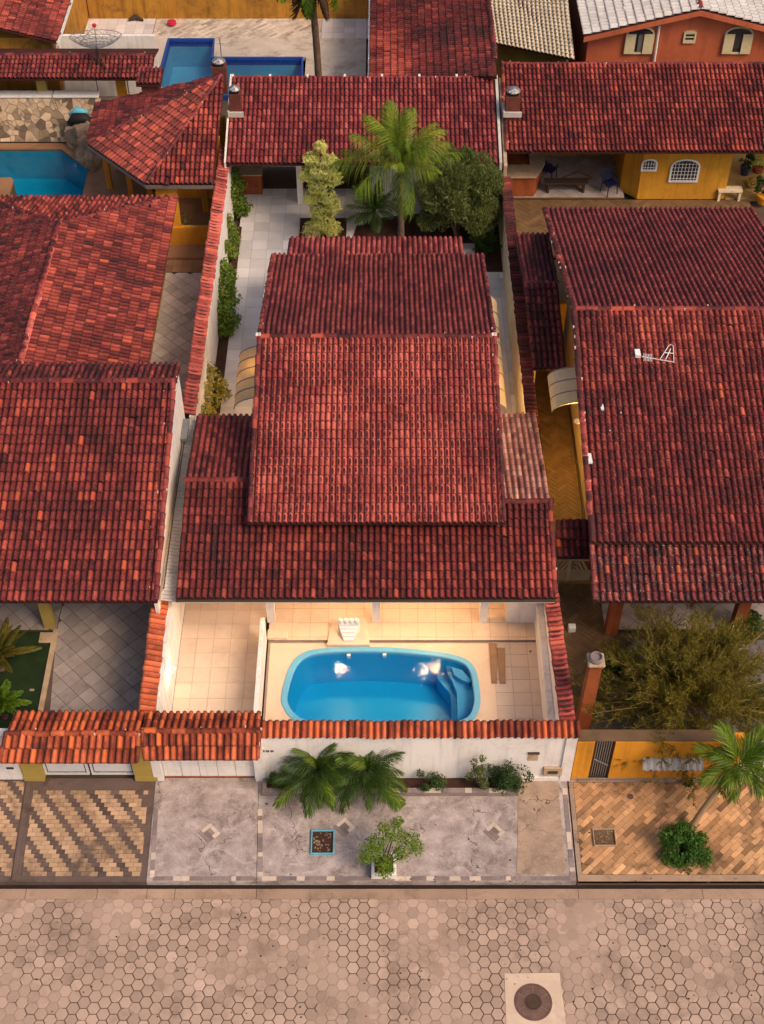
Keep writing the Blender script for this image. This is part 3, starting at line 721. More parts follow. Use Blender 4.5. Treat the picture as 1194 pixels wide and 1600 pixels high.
for x, y in ((545, 1023), (601, 1022)):
    c = U(x, y+3, -.1); MB().box(c.x-.05, c.x+.05, c.y-.02, c.y+.05, -.16, -.04).build('skimmer', M['whitepaint'], pC)
MB().prism([XY(-60, 277, .02), XY(18, 277, .02), XY(21, 282, .02), XY(8, 325, .02), XY(-60, 325, .02)], -1.3, .02).build('spa_deck', M['tile_terra'], pL)

# ================================================================ floors of the plots
def ringslab(name, outer, inner, z, mat):
    """flat paving round a pool: outer rectangle with a hole of the pool outline"""
    mb = MB(); x0, x1, y0, y1 = outer; n = len(inner); cx = sum(p[0] for p in inner)/n; cy = sum(p[1] for p in inner)/n; O = []
    for p in inner:
        dx, dy = p[0]-cx, p[1]-cy; t = min(((x1-cx) if dx > 0 else (x0-cx))/dx if abs(dx) > 1e-6 else 1e9, ((y1-cy) if dy > 0 else (y0-cy))/dy if abs(dy) > 1e-6 else 1e9)
        O.append([cx+dx*t, cy+dy*t])
    for (qx, qy) in ((x0, y0), (x1, y0), (x1, y1), (x0, y1)):
        k = min(range(n), key=lambda i: (O[i][0]-qx)**2+(O[i][1]-qy)**2); O[k] = [qx, qy]
    ring(mb, O, inner, z, z); ring(mb, [tuple(o) for o in O], [tuple(o) for o in O], z, z-.2)
    return mb.build(name, mat, kind='structure')
xl = -5.56; xdv = XY(411, 1040)[0]           # left wall line, divider line
yF0 = 18.5; yPorch = XY(600, 975)[1]; yStep = XY(600, 1002)[1]
# garage court
floor('court_floor', [(xl, yF0), (xdv, yF0), (xdv, 26), (xl, 26)], .0, M['grout_light'], M['tile_beige'], sx=.47, sy=.5, joint=.008, org=(xdv, yPorch), var=.05)
# deck round the pool
x0, x1, y0, y1 = bbox(poolC); dk = (x0-.25, x1+.55, y0-.25, y1+.0)
ptop = y1+.12
ringslab('pool_deck', (x0-.38, x1+.42, y0-.30, ptop), poolC, .0, M['tile_warm'])
floor('deck_floor', [(x1+.42, yF0), (4.75, yF0), (4.75, yStep), (x1+.42, yStep)], .0, M['grout_light'], M['tile_beige'], sx=.47, sy=.42, joint=.009, var=.06)
floor('deck_floor', [(xdv+.1, ptop), (x1+.42, ptop), (x1+.42, yStep), (xdv+.1, yStep)], .0, M['grout_light'], M['tile_warm'], sx=1.2, sy=.9, joint=.004, var=.03) if yStep > ptop+.05 else None
floor('deck_floor', [(xdv+.1, yF0), (x0-.38, yF0), (x0-.38, ptop), (xdv+.1, ptop)], .0, M['grout_light'], M['tile_warm'], sx=.75, sy=.7, joint=.004, var=.03)
floor('porch_floor', [(xdv+.1, yStep), (4.75, yStep), (4.75, 26), (xdv+.1, 26)], .06, M['grout_light'], M['tile_warm'], sx=.5, sy=.5, joint=.008, org=(0, yPorch), var=.04)
# back yard of the middle plot
floor('yard_floor', [(xl+.25, 26.5), (4.5, 26.5), (4.5, 44.5), (xl+.25, 44.5)], .0, M['grout_light'], M['tile_white'], sx=.56, sy=.56, joint=.01, org=(XY(470, 320)[0], XY(470, 320)[1]))

# left plots
floor('porch_floor', [XY(60, 1118), XY(232, 1118), XY(262, 900), (XY(262, 900)[0], 29), (XY(60, 990)[0]-.1, 29), XY(88, 990)], .0, M['grout'], M['tile_grey'], ang=math.radians(45), sx=.40, sy=.40, joint=.014, org=XY(160, 1060))
floor('porch_floor', [(-12, XY(0, 984)[1]), XY(88, 984), (XY(88, 984)[0], 29), (-12, 29)], .0, M['grout'], M['tile_grey'], ang=math.radians(45), sx=.40, sy=.40, joint=.014, org=XY(160, 1060))
base('lawn', [XY(-40, 1150), XY(62, 1150), XY(84, 986), (-12, XY(0, 986)[1]), (-12, XY(0, 1150)[1])], -.02, .1, M['grass'])
base('kerb_edge', [XY(58, 1120), XY(66, 1120), XY(92, 984), XY(84, 984)], .04, .15, M['stone'])
# alley behind the left house
floor('alley_floor', [(-8.3, XY(0, 640)[1]), (-5.65, XY(0, 640)[1]), (-5.65, XY(0, 426)[1]), (-8.3, XY(0, 426)[1])], .0, M['grout'], M['tile_alley'], ang=math.radians(45), sx=.40, sy=.40, joint=.014, tintfn=lambda x, y, ij: .16)
floor('alley_floor', [(-9, XY(0, 425)[1]), (-5.7, XY(0, 425)[1]), (-5.7, XY(0, 300)[1]), (-9, XY(0, 300)[1])], .0, M['grout'], M['tile_terra'], sx=.36, sy=.36, joint=.016, tintfn=lambda x, y, ij: .15)
# terrace round the left pool
x0, x1, y0, y1 = bbox(poolL)
ringslab('terrace_floor', (-22, x1+2.6, y0-1.5, y1+.35), poolL, .0, M['tile_terra'])
# paved yard with the back pool
x0, x1, y0, y1 = bbox(poolB); yo = XY(300, 28)[1]
paveB = surf('herringbone_pale', (.60, .52, .44), (.48, .40, .33), sc=1.2, fine=24, dirt=(.20, .14, .09), dirtamt=.7, dsc=.7, tintamt=.5); M['paveB'] = paveB
yd = base('yard_floor', [(-16, y1+.0), (-.2, y1+.0), (-.2, yo), (-16, yo)], -.012, .08, M['grout_light'])
xw = XY(238, 60)[0]; xr = XY(500, 80)[0]
lay(cells_grid([(xw, y1+.01), (xr, y1+.01), (xr, yo), (xw, yo)], math.radians(45), .42, .14, .01, running=.5), .0, .02, M['paveB'], yd, 'paver', 60, var=.15)
lay(cells_grid([(-14, y1+.01), (xw-.02, y1+.01), (xw-.02, yo), (-14, yo)], 0, .42, .42, .012), .0, .02, M['tile_white'], yd, 'floor_tile', 150, var=.1)
lay(cells_grid([(xr+.02, y1+.01), (-.25, y1+.01), (-.25, yo), (xr+.02, yo)], 0, .5, .5, .012), .0, .02, M['tile_white'], yd, 'floor_tile', 150, var=.1)
base('yard_floor', [(x0-2.2, y0), (XY(238, 150)[0]-.0, y0), (XY(262, 60)[0]-.0, y1), (x0-2.2, y1)], .0, .2, M['paveB'])
base('yard_floor', [(XY(334, 89)[0], XY(0, 89)[1]+.0), (x1+2.6, XY(0, 89)[1]), (x1+2.6, y1), (XY(336, 60)[0], y1)], .0, .2, M['paveB'])
base('yard_floor', [(x1, y0), (x1+2.6, y0), (x1+2.6, XY(0, 89)[1]-.01), (x1, XY(0, 89)[1]-.01)], .0, .2, M['paveB'])
# right plots: herringbone alleys
def herring(name, poly, z=.0, lim=300, mean=.5, mat=None, s=.13):
    b = base(name, poly, z-.012, .08, M['hexj']); cells = []; ca = math.cos(math.radians(45)); bx = bbox(poly); cx, cy = poly[0]
    L = s*3; g = .005; R_ = range(-70, 70)
    for a in R_:
        for k in R_:
            # basket of two orientations stepping along the diagonal
            for o_, (w_, h_) in enumerate(((L, s), (s, L))):
                x = a*s+(k*2*L if False else 0); 
                pass
    for m in range(-60, 60):
        for n in range(-40, 40):
            X = m*s+n*2*L; Y = m*s
            for (x, y, w_, h_) in ((X, Y, L, s), (X+L, Y-L+s, s, L)):
                q = [(x+g, y+g), (x+w_-g, y+g), (x+w_-g, y+h_-g), (x+g, y+h_-g)]
                W = [(cx+(p[0]*ca-p[1]*ca), cy+(p[0]*ca+p[1]*ca)) for p in q]
                if max(p[0] for p in W) < bx[0] or min(p[0] for p in W) > bx[1] or max(p[1] for p in W) < bx[2] or min(p[1] for p in W) > bx[3]: continue
                r = clip(W, poly)
                if len(r) > 2 and abs(area(r)) > .004: cells.append((r, ('h', w_ > h_, s) if abs(abs(area(r))-abs(area(W))) < 1e-6 else None, (m, n)))
    lay(cells, z, .02, mat or M['tile_brown'], b, 'paver', lim, mean=mean, var=.1); return b
herring('alley_floor', [XY(850, 640+200), XY(905+35, 640+200), (XY(940, 840)[0], XY(0, 560)[1]), (4.75, XY(0, 560)[1]), (4.75, XY(0, 840)[1])][1:] , lim=250, mean=.5)
herring('alley_floor', [(4.75, XY(0, 1165)[1]), XY(985, 1165), (XY(985, 1165)[0], XY(0, 905)[1]), (4.75, XY(0, 905)[1])], lim=250, mean=.42)
base('gravel_bed', [XY(918, 1158), XY(1290, 1158), XY(1290, 1000), XY(990, 1000), XY(945, 1075)], .01, .1, M['gravel'])
floor('porch_floor', [(XY(945, 985)[0], XY(0, 985)[1]), (12, XY(0, 985)[1]), (12, 28), (XY(945, 985)[0], 28)], .06, M['grout'], M['tile_grey'], ang=math.radians(45), sx=.42, sy=.42, joint=.012, tintfn=lambda x, y, ij: .3, lim=150)
herring('yard_floor', [(4.75, XY(0, 400)[1]), (14, XY(0, 400)[1]), (14, XY(0, 312)[1]), (4.75, XY(0, 312)[1])], lim=120, mean=.55, s=.2)
ykt = XY(0, 311)[1]
floor('patio_floor', [(4.8, ykt), (XY(975, 311)[0], ykt), (XY(975, 311)[0], ykt+7), (4.8, ykt+7)], .08, M['tile_brown'], M['tile_grey'], ang=math.radians(45), sx=.42, sy=.42, joint=.012, tintfn=lambda x, y, ij: .2, lim=120)
base('yard_floor', [(XY(1130, 300)[0], ykt+.0), (20, ykt), (20, ykt+7), (XY(1130, 300)[0], ykt+7)], .0, .1, surf('yellow_paving', (.50, .33, .12), (.34, .21, .07), sc=1.4, fine=14, bump=.4))
# ================================================================ BUILDINGS
def gable_body(mb, x0, x1, y0, yr, y1, z0, ze, zr, ze2=None):
    ze2 = ze if ze2 is None else ze2
    A = [(x0, y0, z0), (x0, y1, z0), (x0, y1, ze2), (x0, yr, zr), (x0, y0, ze)]; B = [(x1, y, z) for _, y, z in A]
    mb.hexa(A, B)
def poly_slope(R, part, A, B, top, poly3, mat, **k):
    """clay tiles over a planar polygon whose eave runs A-B and whose highest point is top"""
    A, B, top = Vector(A), Vector(B), Vector(top); e = (B-A).normalized(); off = (top-A)-e*(top-A).dot(e)
    ts = [(Vector(p)-A).dot(e) for p in poly3]; a0, a1 = min(ts)-.02, max(ts)+.02
    BL, BR = A+e*a0, A+e*a1; c = sum((Vector(p) for p in poly3), Vector())/len(poly3)
    planes = []
    n = len(poly3)
    for i in range(n):
        p, q = Vector(poly3[i]), Vector(poly3[(i+1) % n])
        if abs((p-A).cross(e).length) < .05 and abs((q-A).cross(e).length) < .05: continue
        planes.append(vplane(p, q, c))
    R.slope(part, BL+off, BR+off, BR, BL, mat, poly=[(p[0], p[1]) for p in poly3], planes=planes, **k)
def win(parent, cx, y, z0, z1, w_, arch=False, frame=None, grid=0, th=.06, facing=-1):
    """window set into a wall facing -Y: recess, frame, glass, bars"""
    fr = frame or M['whitepaint']; mb = MB(); yo = y+facing*.03
    b = MB().box(cx-w_/2, cx+w_/2, min(y, yo), max(y, yo), z0, z1-(w_*.28 if arch else 0)); 
    if arch:
        pts = [(cx+math.cos(a)*w_/2, z1-w_*.28+math.sin(a)*w_*.28) for a in [math.pi*i/8 for i in range(9)]]
        b.hexa([(px, y, pz) for px, pz in pts], [(px, yo, pz) for px, pz in pts])
    o = b.build('window', M['glass'], parent)
    f = MB(); e = .035; yf = y+facing*.075
    for x in (cx-w_/2, cx+w_/2): f.box(x-e, x+e, min(y, yf), max(y, yf), z0-e, z1-(w_*.28 if arch else 0))
    f.box(cx-w_/2+e, cx+w_/2-e, min(y, yf), max(y, yf), z0-e, z0+e)
    if arch:
        for i in range(8):
            p, q = pts[i], pts[i+1]; f.tube([(p[0], y+facing*.04, p[1]), (q[0], y+facing*.04, q[1])], .04, 4)
    else: f.box(cx-w_/2+e, cx+w_/2-e, min(y, yf), max(y, yf), z1-e, z1+e)
    f.build('frame', fr, o)
    if grid:
        g = MB()
        for i in range(1, grid): g.tube([(cx-w_/2+w_*i/grid, y+facing*.09, z0), (cx-w_/2+w_*i/grid, y+facing*.09, z1-(w_*.1 if arch else 0))], .011, 4)
        n2 = max(2, int((z1-z0)/.14))
        for i in range(1, n2): g.tube([(cx-w_/2, y+facing*.09, z0+(z1-z0)*i/n2), (cx+w_/2, y+facing*.09, z0+(z1-z0)*i/n2)], .009, 4)
        g.build('bars', fr, o)
    return o
def Xp(px, py, h): return U(px, py, h).x
# ---------------------------------------------------------------- middle house
he = 2.6; Ye = U(0, 935, he).y; T = .283
mh = thing('house', (-.4, 29, 0), 'house with broad brick red tiled roof in two levels, right behind the blue pool', 'house')
R = Roofs(mh)
hL = hup(752, Ye, he, T); YL = U(0, 752, hL).y; hR = hup(785, Ye, he, T); YR = U(0, 785, hR).y
xa, xb = Xp(275, 935, he), Xp(868, 935, he); xa2 = Xp(290, 752, hL); xb2 = Xp(860, 785, hR); xm = .3
hLb = hdn(652, YL, hL, T*.95); YLb = U(0, 652, hLb).y; hRb = hdn(649, YR, hR, T*.6); YRb = U(0, 649, hRb).y
fs = T
qL = [(xa2, YL, hL), (xm, YL, hL), (xm, Ye, he), (xa, Ye, he)]; qR = [(xm, YR, hR), (xb2, YR, hR), (xb, Ye, he), (xm, Ye, he)]
qLb = [(xm-2.5, YLb, hLb), (Xp(307, 652, hLb), YLb, hLb), (xa2, YL, hL), (xm-2.5, YL, hL)]
qRb = [(Xp(837, 649, hRb), YRb, hRb), (xm+2.4, YRb, hRb), (xm+2.4, YR, hR), (xb2, YR, hR)]
low = R.roof([qL, qR, [qLb[2], qLb[3], qLb[0], qLb[1]], [qRb[3], qRb[2], qRb[1], qRb[0]]])
R.slope(low, *qL, R_red, mean=.47, var=.10, bright=.004, nr=13)
R.slope(low, *qR, R_red, mean=.46, var=.10, bright=.004, nr=11)
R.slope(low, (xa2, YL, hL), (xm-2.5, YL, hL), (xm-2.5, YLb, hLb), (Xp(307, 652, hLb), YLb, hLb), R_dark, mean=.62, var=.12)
R.slope(low, (xm+2.4, YR, hR), (xb2, YR, hR), (Xp(837, 649, hRb), YRb, hRb), (xm+2.4, YRb, hRb), R_pink, mean=.5, var=.12)
R.ridge(low, (xa2-.05, YL, hL+.04), (xm-2.4, YL, hL+.04), R_red, w_=.17)
R.ridge(low, (xm+2.4, YR, hR+.04), (xb2+.05, YR, hR+.04), R_red, w_=.17)
R.ridge(low, (xb-.02, Ye+.1, he+.06), (xb2-.02, YR, hR+.06), R_red, w_=.15, up=(0, 0, 1))
# upper roof
hm = 3.6; Ym = U(0, 817, hm).y; t2 = .245; hr = hup(527, Ym, hm, t2); Yr = U(0, 527, hr).y; hb = hdn(400, Yr, hr, t2); Yb = U(0, 400, hb).y
m0, m1 = (Xp(387, 817, hm)+Xp(403, 527, hr))/2, (Xp(790, 817, hm)+Xp(775, 527, hr))/2
qF = [(m0, Yr, hr), (m1, Yr, hr), (m1, Ym, hm), (m0, Ym, hm)]; qB = [(m0, Yb, hb), (m1, Yb, hb), (m1, Yr, hr), (m0, Yr, hr)]
up = R.roof([qF, qB])
def centre(u, v): return .13*math.exp(-((u-.5)/.36)**4)-.06  # brighter mid-slope: fall of light put into the tile tint
R.slope(up, *qF, R_main, nc=44, nr=21, mean=.69, var=.06, bright=.0, fn=centre)
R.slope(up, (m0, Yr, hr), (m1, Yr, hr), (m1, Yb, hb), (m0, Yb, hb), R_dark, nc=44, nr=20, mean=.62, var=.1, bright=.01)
R.ridge(up, (m0-.05, Yr, hr+.03), (m1+.05, Yr, hr+.03), R_red, w_=.17, ln=.38, mean=.35)
for s_, mx in ((1, m0), (-1, m1)):
    R.ridge(up, (mx+.04*s_, Ym, hm+.05), (mx+.04*s_, Yr, hr+.05), R_dark, w_=.13, mean=.5); R.ridge(up, (mx+.04*s_, Yb, hb+.05), (mx+.04*s_, Yr, hr+.05), R_dark, w_=.13, mean=.6)
for x in (m0+.02, m1-.06): MB().box(x-.07, x+.07, Yr-.05, Yr+.06, hr+.0, hr+.12).build('mortar', M['white'], up)
# rear low roof strip
h3 = 2.9; Y3 = U(0, 374, h3).y; q3 = [(Xp(452, 374, h3), Y3, h3), (Xp(722, 374, h3), Y3, h3), (Xp(722, 374, h3), Yb-.6, h3+.55), (Xp(452, 374, h3), Yb-.6, h3+.55)]
rear = R.roof([q3]); R.slope(rear, q3[3], q3[2], q3[1], q3[0], R_back, mean=.62, var=.1, bright=.05)
# walls
mb = MB(); gable_body(mb, m0+.28, m1-.28, Ym+.75, Yr, Yb-.5, 0, hm+.03, hr-.16, hb+.03); mb.build('wall', M['white'], mh)
MB().box(xa+.12, m0+.27, 25.2, YLb-.35, 0, hLb-.12).build('wall', M['white'], mh)
MB().box(m1-.27, 4.05, 25.2, YRb-.35, 0, hRb-.12).build('wall', M['white'], mh)
MB().box(m0+.28, m1-.28, 25.2, Ym+1.2, 0, 3.0).build('wall', M['cream'], mh)
MB().box(q3[0][0]+.3, q3[1][0]-.3, Yb-.5, Y3-.4, 0, h3-.1).build('wall', M['white'], mh)
MB().box(xa, xb, Ye+.03, Ye+.11, he-.22, he-.05).build('fascia', M['white'], mh)
MB().tube([(xa, Ye-.02, he-.06), (xb, Ye-.02, he-.06)], .05, 6).build('gutter', M['darkwood'], mh)
for px in (424, 588, 755):
    x = Xp(px, 975, .06); MB().box(x-.11, x+.11, yPorch, yPorch+.2, .06, 2.62).build('column', M['white'], mh)
MB().box(xa+.05, xb-.1, yPorch-.02, yPorch+.22, 2.42, 2.66).build('beam', M['white'], mh)
xw0 = Xp(790, 977, 0); MB().box(xw0, 4.55, yPorch, yPorch+.14, 0, 2.40).build('wall', M['white'], mh)
MB().prism([(xw0, yPorch+.14), (xw0+.13, yPorch+.14), (xw0+.13, 25.2), (xw0, 25.2)], 0, 2.4).build('wall', M['cream'], mh)
dm = thing('wall_lamp', (4.35, yPorch-.1, 1.2), 'round white lamp fixture on the white wall beside the pool corner', 'lamp')
p = U(846, 960, 1.25); MB().lathe((0, 0, 0), [(.02, 0), (.15, 0), (.17, .03), (.12, .07), (.02, .085)], 16).build('dish', M['whitepaint'], dm)
o = bpy.data.objects['dish']; o.matrix_basis = Matrix.Translation((p.x, yPorch-.0, 1.2)) @ Matrix.Rotation(math.pi/2, 4, 'X')
# side awnings
def awning(label, xw_, xo, y0, y1, zt, zo, mat, nrib=5):
    t = thing('awning', ((xw_+xo)/2, (y0+y1)/2, 0), label, 'awning'); n = 6; prof = []
    for i in range(n+1):
        a = math.pi/2*i/n; prof.append((xw_+(xo-xw_)*math.sin(a), zo+(zt-zo)*math.cos(a)))
    for k in range(nrib):
        a, b = y0+(y1-y0)*k/nrib+.012, y0+(y1-y0)*(k+1)/nrib-.012; mb = MB()
        V = [(x, a, z) for x, z in prof]+[(x, b, z) for x, z in prof]+[(x, b, z-.015) for x, z in prof]+[(x, a, z-.015) for x, z in prof]; m = n+1
        F = []
        for r in range(4):
            r2 = (r+1) % 4
            for i in range(n): F.append((r*m+i, r*m+i+1, r2*m+i+1, r2*m+i))
        mb.add(V, F).build('panel', mat, t)
    for k in range(nrib+1):
        y = y0+(y1-y0)*k/nrib; MB().tube([(x, y, z+.012) for x, z in prof], .018, 5).build('rib', M['metal'], t)
    return t
awning('curved cream canopy over the left side door of the middle house', m0+.2, Xp(370, 600, 2.2), U(0, 641, 2.2).y, U(0, 556, 2.3).y, 2.75, 2.25, M['frost'])
awning('narrow cream canopy along the right flank of the middle house', m1-.2, Xp(778, 500, 2.2), U(0, 648, 2.2).y, U(0, 475, 2.3).y, 2.7, 2.35, M['frost'], 7)
R.finish()
# small debris on the roof
def spot(name, px, py, z, pts, mat, label, cat, th=.03):
    c = U(px, py, z); return MB().prism([(c.x+x, c.y+y) for x, y in pts], z, z+th).build(name, mat, None, label, cat)
# ---------------------------------------------------------------- front walls of the middle plot
hW = 1.98
fw_ = thing('boundary_wall', (.9, 18.45, 0), 'long white front wall capped with orange tiles, between the garage roof and the amber wall', 'wall')
A = (XY(404, 1216)[0], 18.5); B = (XY(887, 1219)[0]+.0, 18.5)
mb = MB(); Xa, Xb = A[0]+.0, B[0]+.02; yf = ywall
mb.box(Xa, Xb, yf, yf+.26, 0, hW); o = mb.build('wall_body', M['white'], fw_, bevel=.02)
MB().box(Xa-.06, Xa+.2, yf-.06, yf-.002, 0, hW-.02).build('pier', M['white'], fw_)
MB().box(Xb-.24, Xb+.03, yf-.05, yf-.002, 0, hW-.02).build('pier', M['white'], fw_)
MB().box(XY(815, 1218)[0], Xb-.25, yf-.04, yf-.002, 0, .14).build('plinth', M['white'], fw_)
capwall(fw_, fw_, (Xa-.02, yf+.13), (Xb+.1, yf+.13), .42, hW+.045, R_org, tilt=-.035, mean=.62, bright=.12, pitch=.165)
# house number: three small illegible dark figures, and a postal slot and plate
for k in range(3):
    c = U(411+k*7, 1173.5, 1.35); x = c.x; z = 1.33
    nb = MB(); nb.box(x-.035, x+.012, yf-.015, yf-.003, z-.035, z-.02); nb.box(x-.03, x-.015, yf-.015, yf-.003, z-.03, z+.035); nb.box(x-.035, x+.04, yf-.015, yf-.003, z+.01, z+.03); nb.box(x+.02, x+.038, yf-.015, yf-.003, z-.035, z+.02)
    nb.build('house_number', M['print'], fw_)
def onwall(px, py, Yw):           # point of a wall plane y = Yw
    fw2, dn = kk(py); t = Yw/fw2; return ((px-CXP)/FOC*t, CAMZ-dn*t)
x0_, z1_ = onwall(826, 1176, yf); x1_, z0_ = onwall(840, 1188, yf)
sl_ = MB().box(x0_, x1_, yf-.012, yf-.003, z0_, z1_).build('niche', M['stone'], fw_)
MB().box(x0_-.02, x1_+.02, yf-.06, yf-.003, z1_, z1_+.03).build('niche_hood', M['darkwood'], fw_)
x0_, z1_ = onwall(850, 1197, yf); x1_, z0_ = onwall(877, 1209, yf)
mb_ = thing('meter_box', ((x0_+x1_)/2, yf, z0_), 'shallow grey meter box low on the white front wall near its right end', 'meter box')
MB().box(x0_, x1_, yf-.07, yf-.004, z0_, z1_).build('box', M['stone'], mb_, bevel=.01)

cxm, czm = (x0_+x1_)/2, (z0_+z1_)/2
pl = [(cxm+.13*math.copysign(abs(math.cos(a))**.5, math.cos(a)), czm+.06*math.copysign(abs(math.sin(a))**.5, math.sin(a))) for a in [2*math.pi*i/12 for i in range(12)]]
MB().hexa([(x, yf-.07, z) for x, z in pl], [(x, yf-.085, z) for x, z in pl]).build('window', M['glass'], mb_)
# right wall of the middle plot (front part)
Wx = 4.62
rw = thing('boundary_wall', (4.6, 25, 0), 'white side wall with weathered red tile cap right of the pool', 'wall')
MB().wall((4.52, yf+.02), (4.52, 26.3), .18, 0, 1.72).build('wall_body', M['white'], rw)
MB().box(4.25, 4.42, yf+.3, yPorch, 0, .9).build('ledge', M['white'], rw)
capwall(rw, rw, (4.62, yf+.05), (4.52, 24.0), .36, 1.82, R_main, tilt=.045, mean=.62, bright=.1, pitch=.155)
rw2 = thing('boundary_wall', (4.6, 35, 0), 'tall pale side wall with dark tile cap right of the back yard', 'wall')
MB().wall((4.42, 26.3), (4.42, 42.3), .16, 0, 1.95).build('wall_body', M['cream'], rw2)
capwall(rw2, rw2, (4.52, 26.2), (4.50, 42.2), .34, 2.0, R_dark, tilt=.03, mean=.35, bright=.02, pitch=.168)
# left wall of the middle plot
lw = thing('boundary_wall', (-5.75, 20, 0), 'white side wall with bright orange tile cap left of the garage court', 'wall')
ya, yb_ = U(0, 1116, 1.95).y, U(0, 897, 1.95).y
MB().wall((-5.66, ya-.5), (-5.66, yb_+1.5), .18, 0, 1.86).build('wall_body', M['white'], lw)
capwall(lw, lw, (Xp(230, 1112, 1.95), ya-.25), (Xp(255, 897, 1.95), yb_), .40, 1.9, R_org, tilt=-.045, mean=.68, bright=.2, pitch=.172)
lw2 = thing('boundary_wall', (-5.7, 36, 0), 'long white side wall with ribbed red tile cap between the left alley and the white yard', 'wall')
ya, yb_ = U(0, 648, 2.4).y, U(0, 231, 2.4).y
MB().wall((-5.64, ya+.0), (-5.64, yb_), .16, 0, 2.33).build('wall_body', M['white'], lw2)
capwall(lw2, lw2, (-5.72, ya+.02), (-5.72, yb_), .40, 2.38, R_main, tilt=-.035, mean=.66, bright=.05, pitch=.172)
# divider wall, planter bed
yd0 = XY(0, 977)[1]; 
MB().box(xdv-.06, xdv+.06, yF0+.05, yPorch-.55, 0, 1.0).build('divider_wall', M['white'], None, 'low white dividing wall between the garage court and the pool', 'wall', bevel=.01)
# corrugated roof between the two houses
def corrugated(name, A0, A1, B1, B0, amp, n, mat, parent=None, **kw):
    """sheet with ribs running from edge A0-A1 to edge B0-B1"""
    A0, A1, B0, B1 = map(Vector, (A0, A1, B0, B1)); mb = MB(); V = []
    for i in range(n*4+1):
        t = i/(n*4); z = Vector((0, 0, amp*math.sin(i*math.pi/2)))
        V += [A0.lerp(A1, t)+z, B0.lerp(B1, t)+z]
    m = len(V); V += [v-Vector((0, 0, .012)) for v in V]
    F = []
    for i in range(0, m-2, 2): F += [(i, i+1, i+3, i+2), (m+i+2, m+i+3, m+i+1, m+i)]
    return mb.add(V, F).build(name, mat, parent, **kw)
yq0, yq1 = U(0, 934, 2.5).y, U(0, 655, 2.4).y
corrugated('corrugated_roof', (-5.78, yq0, 2.42), (-5.78, yq1, 2.42), (-5.2, yq1, 2.28), (-5.2, yq0, 2.28), .022, 55, M['fibro'], label='narrow strip of white corrugated sheets between the two front houses', cat='roof')
MB().tube([(-5.72, yq0+.3, 2.5), (-5.74, yq0+3.2, 2.52), (-5.71, yq1-.2, 2.5)], .016, 6).build('drain_pipe', M['darkwood'], None, 'dark pipe lying along the corrugated strip', 'pipe')
c = U(289, 668, 2.6); MB().box(c.x-.13, c.x+.1, c.y-.5, c.y+.35, 2.5, 2.62).build('vent_grille', M['metal'], None, 'small dark grille at the foot of the ribbed left wall cap', 'grille')
# ---------------------------------------------------------------- planter bed along the front wall
pb = thing('planter_bed', (0, 17.8, 0), 'long low planter bed edged with grey tiles along the white front wall', 'planter')
b0, b1 = XY(410, 1245)[0], XY(810, 1245)[0]; yb0 = XY(0, 1244)[1]; b0x = XY(417, 1232)[0]
MB().box(b0+.1, b1-.08, yb0+.12, yf-.02, 0, .10).build('soil', M['soil'], pb)
MB().box(b0, b1, yb0, yb0+.11, 0, .17).build('kerb', M['trimgrey'], pb); MB().box(b0, b0+.1, yb0+.113, yf-.06, 0, .17).build('kerb', M['trimgrey'], pb); MB().box(b1-.1, b1, yb0+.113, yf-.01, 0, .17).build('kerb', M['trimgrey'], pb)
x = b0
while x < b1-.1:
    w2 = random.choice((.18, .3, .42)); x2 = min(b1, x+w2)
    oo = MB().box(x+.004, x2-.004, yb0-.01, yb0+.125, .171, .19).build('edge_tile', random.choice((M['trimgrey'], M['tile_beige'], M['trimgrey'])), pb); oo.color = (random.uniform(.3, .65), .5, .5, 1); x = x2
# ---------------------------------------------------------------- gate roofs on the street
def gate_roof(label, x0e, x1e, x0r, x1r, hE, hRg, hB, pyE, pyR, pyB, root_lab, mat, nrf=2, nrb=2):
    t = thing('gate_roof', ((x0e+x1e)/2, 18.3, 1.9), label, 'roof'); R = Roofs(t)
    yE, yR, yB = U(0, pyE, hE).y, U(0, pyR, hRg).y, U(0, pyB, hB).y
    f = [(x0r, yR, hRg), (x1r, yR, hRg), (x1e, yE, hE), (x0e, yE, hE)]; b = [(x0r, yB, hB), (x1r, yB, hB), (x1r, yR, hRg), (x0r, yR, hRg)]
    rp = R.roof([f, b], th=.05)
    R.slope(rp, *f, mat, nr=nrf, mean=.58, var=.16, bright=.12); R.slope(rp, (x0r, yR, hRg), (x1r, yR, hRg), (x1r, yB, hB), (x0r, yB, hB), mat, nr=nrb, mean=.6, var=.14, bright=.08)
    R.ridge(rp, (x0r-.02, yR, hRg+.02), (x1r+.02, yR, hRg+.02), mat, w_=.16, ln=.34, mean=.5)
    for xe, xr in ((x0e, x0r), (x1e, x1r)): R.ridge(rp, (xe, yE, hE+.03), (xr, yR, hRg+.05), mat, w_=.12, mean=.4)
    R.finish(); return t
gate_roof('small orange tiled gable roof over the garage gate of the middle plot', Xp(226, 1187, 2.1), Xp(403, 1187, 2.1), Xp(222, 1143, 2.45), Xp(405, 1143, 2.45), 2.1, 2.45, 2.2, 1187, 1143, 1117, '', R_org)
gate_roof('small orange tiled gable roof over the white double gate of the left plot', Xp(0, 1192, 2.1), Xp(214, 1192, 2.1), Xp(10, 1147, 2.45), Xp(217, 1147, 2.45), 2.1, 2.45, 2.15, 1192, 1147, 1116, '', R_org)
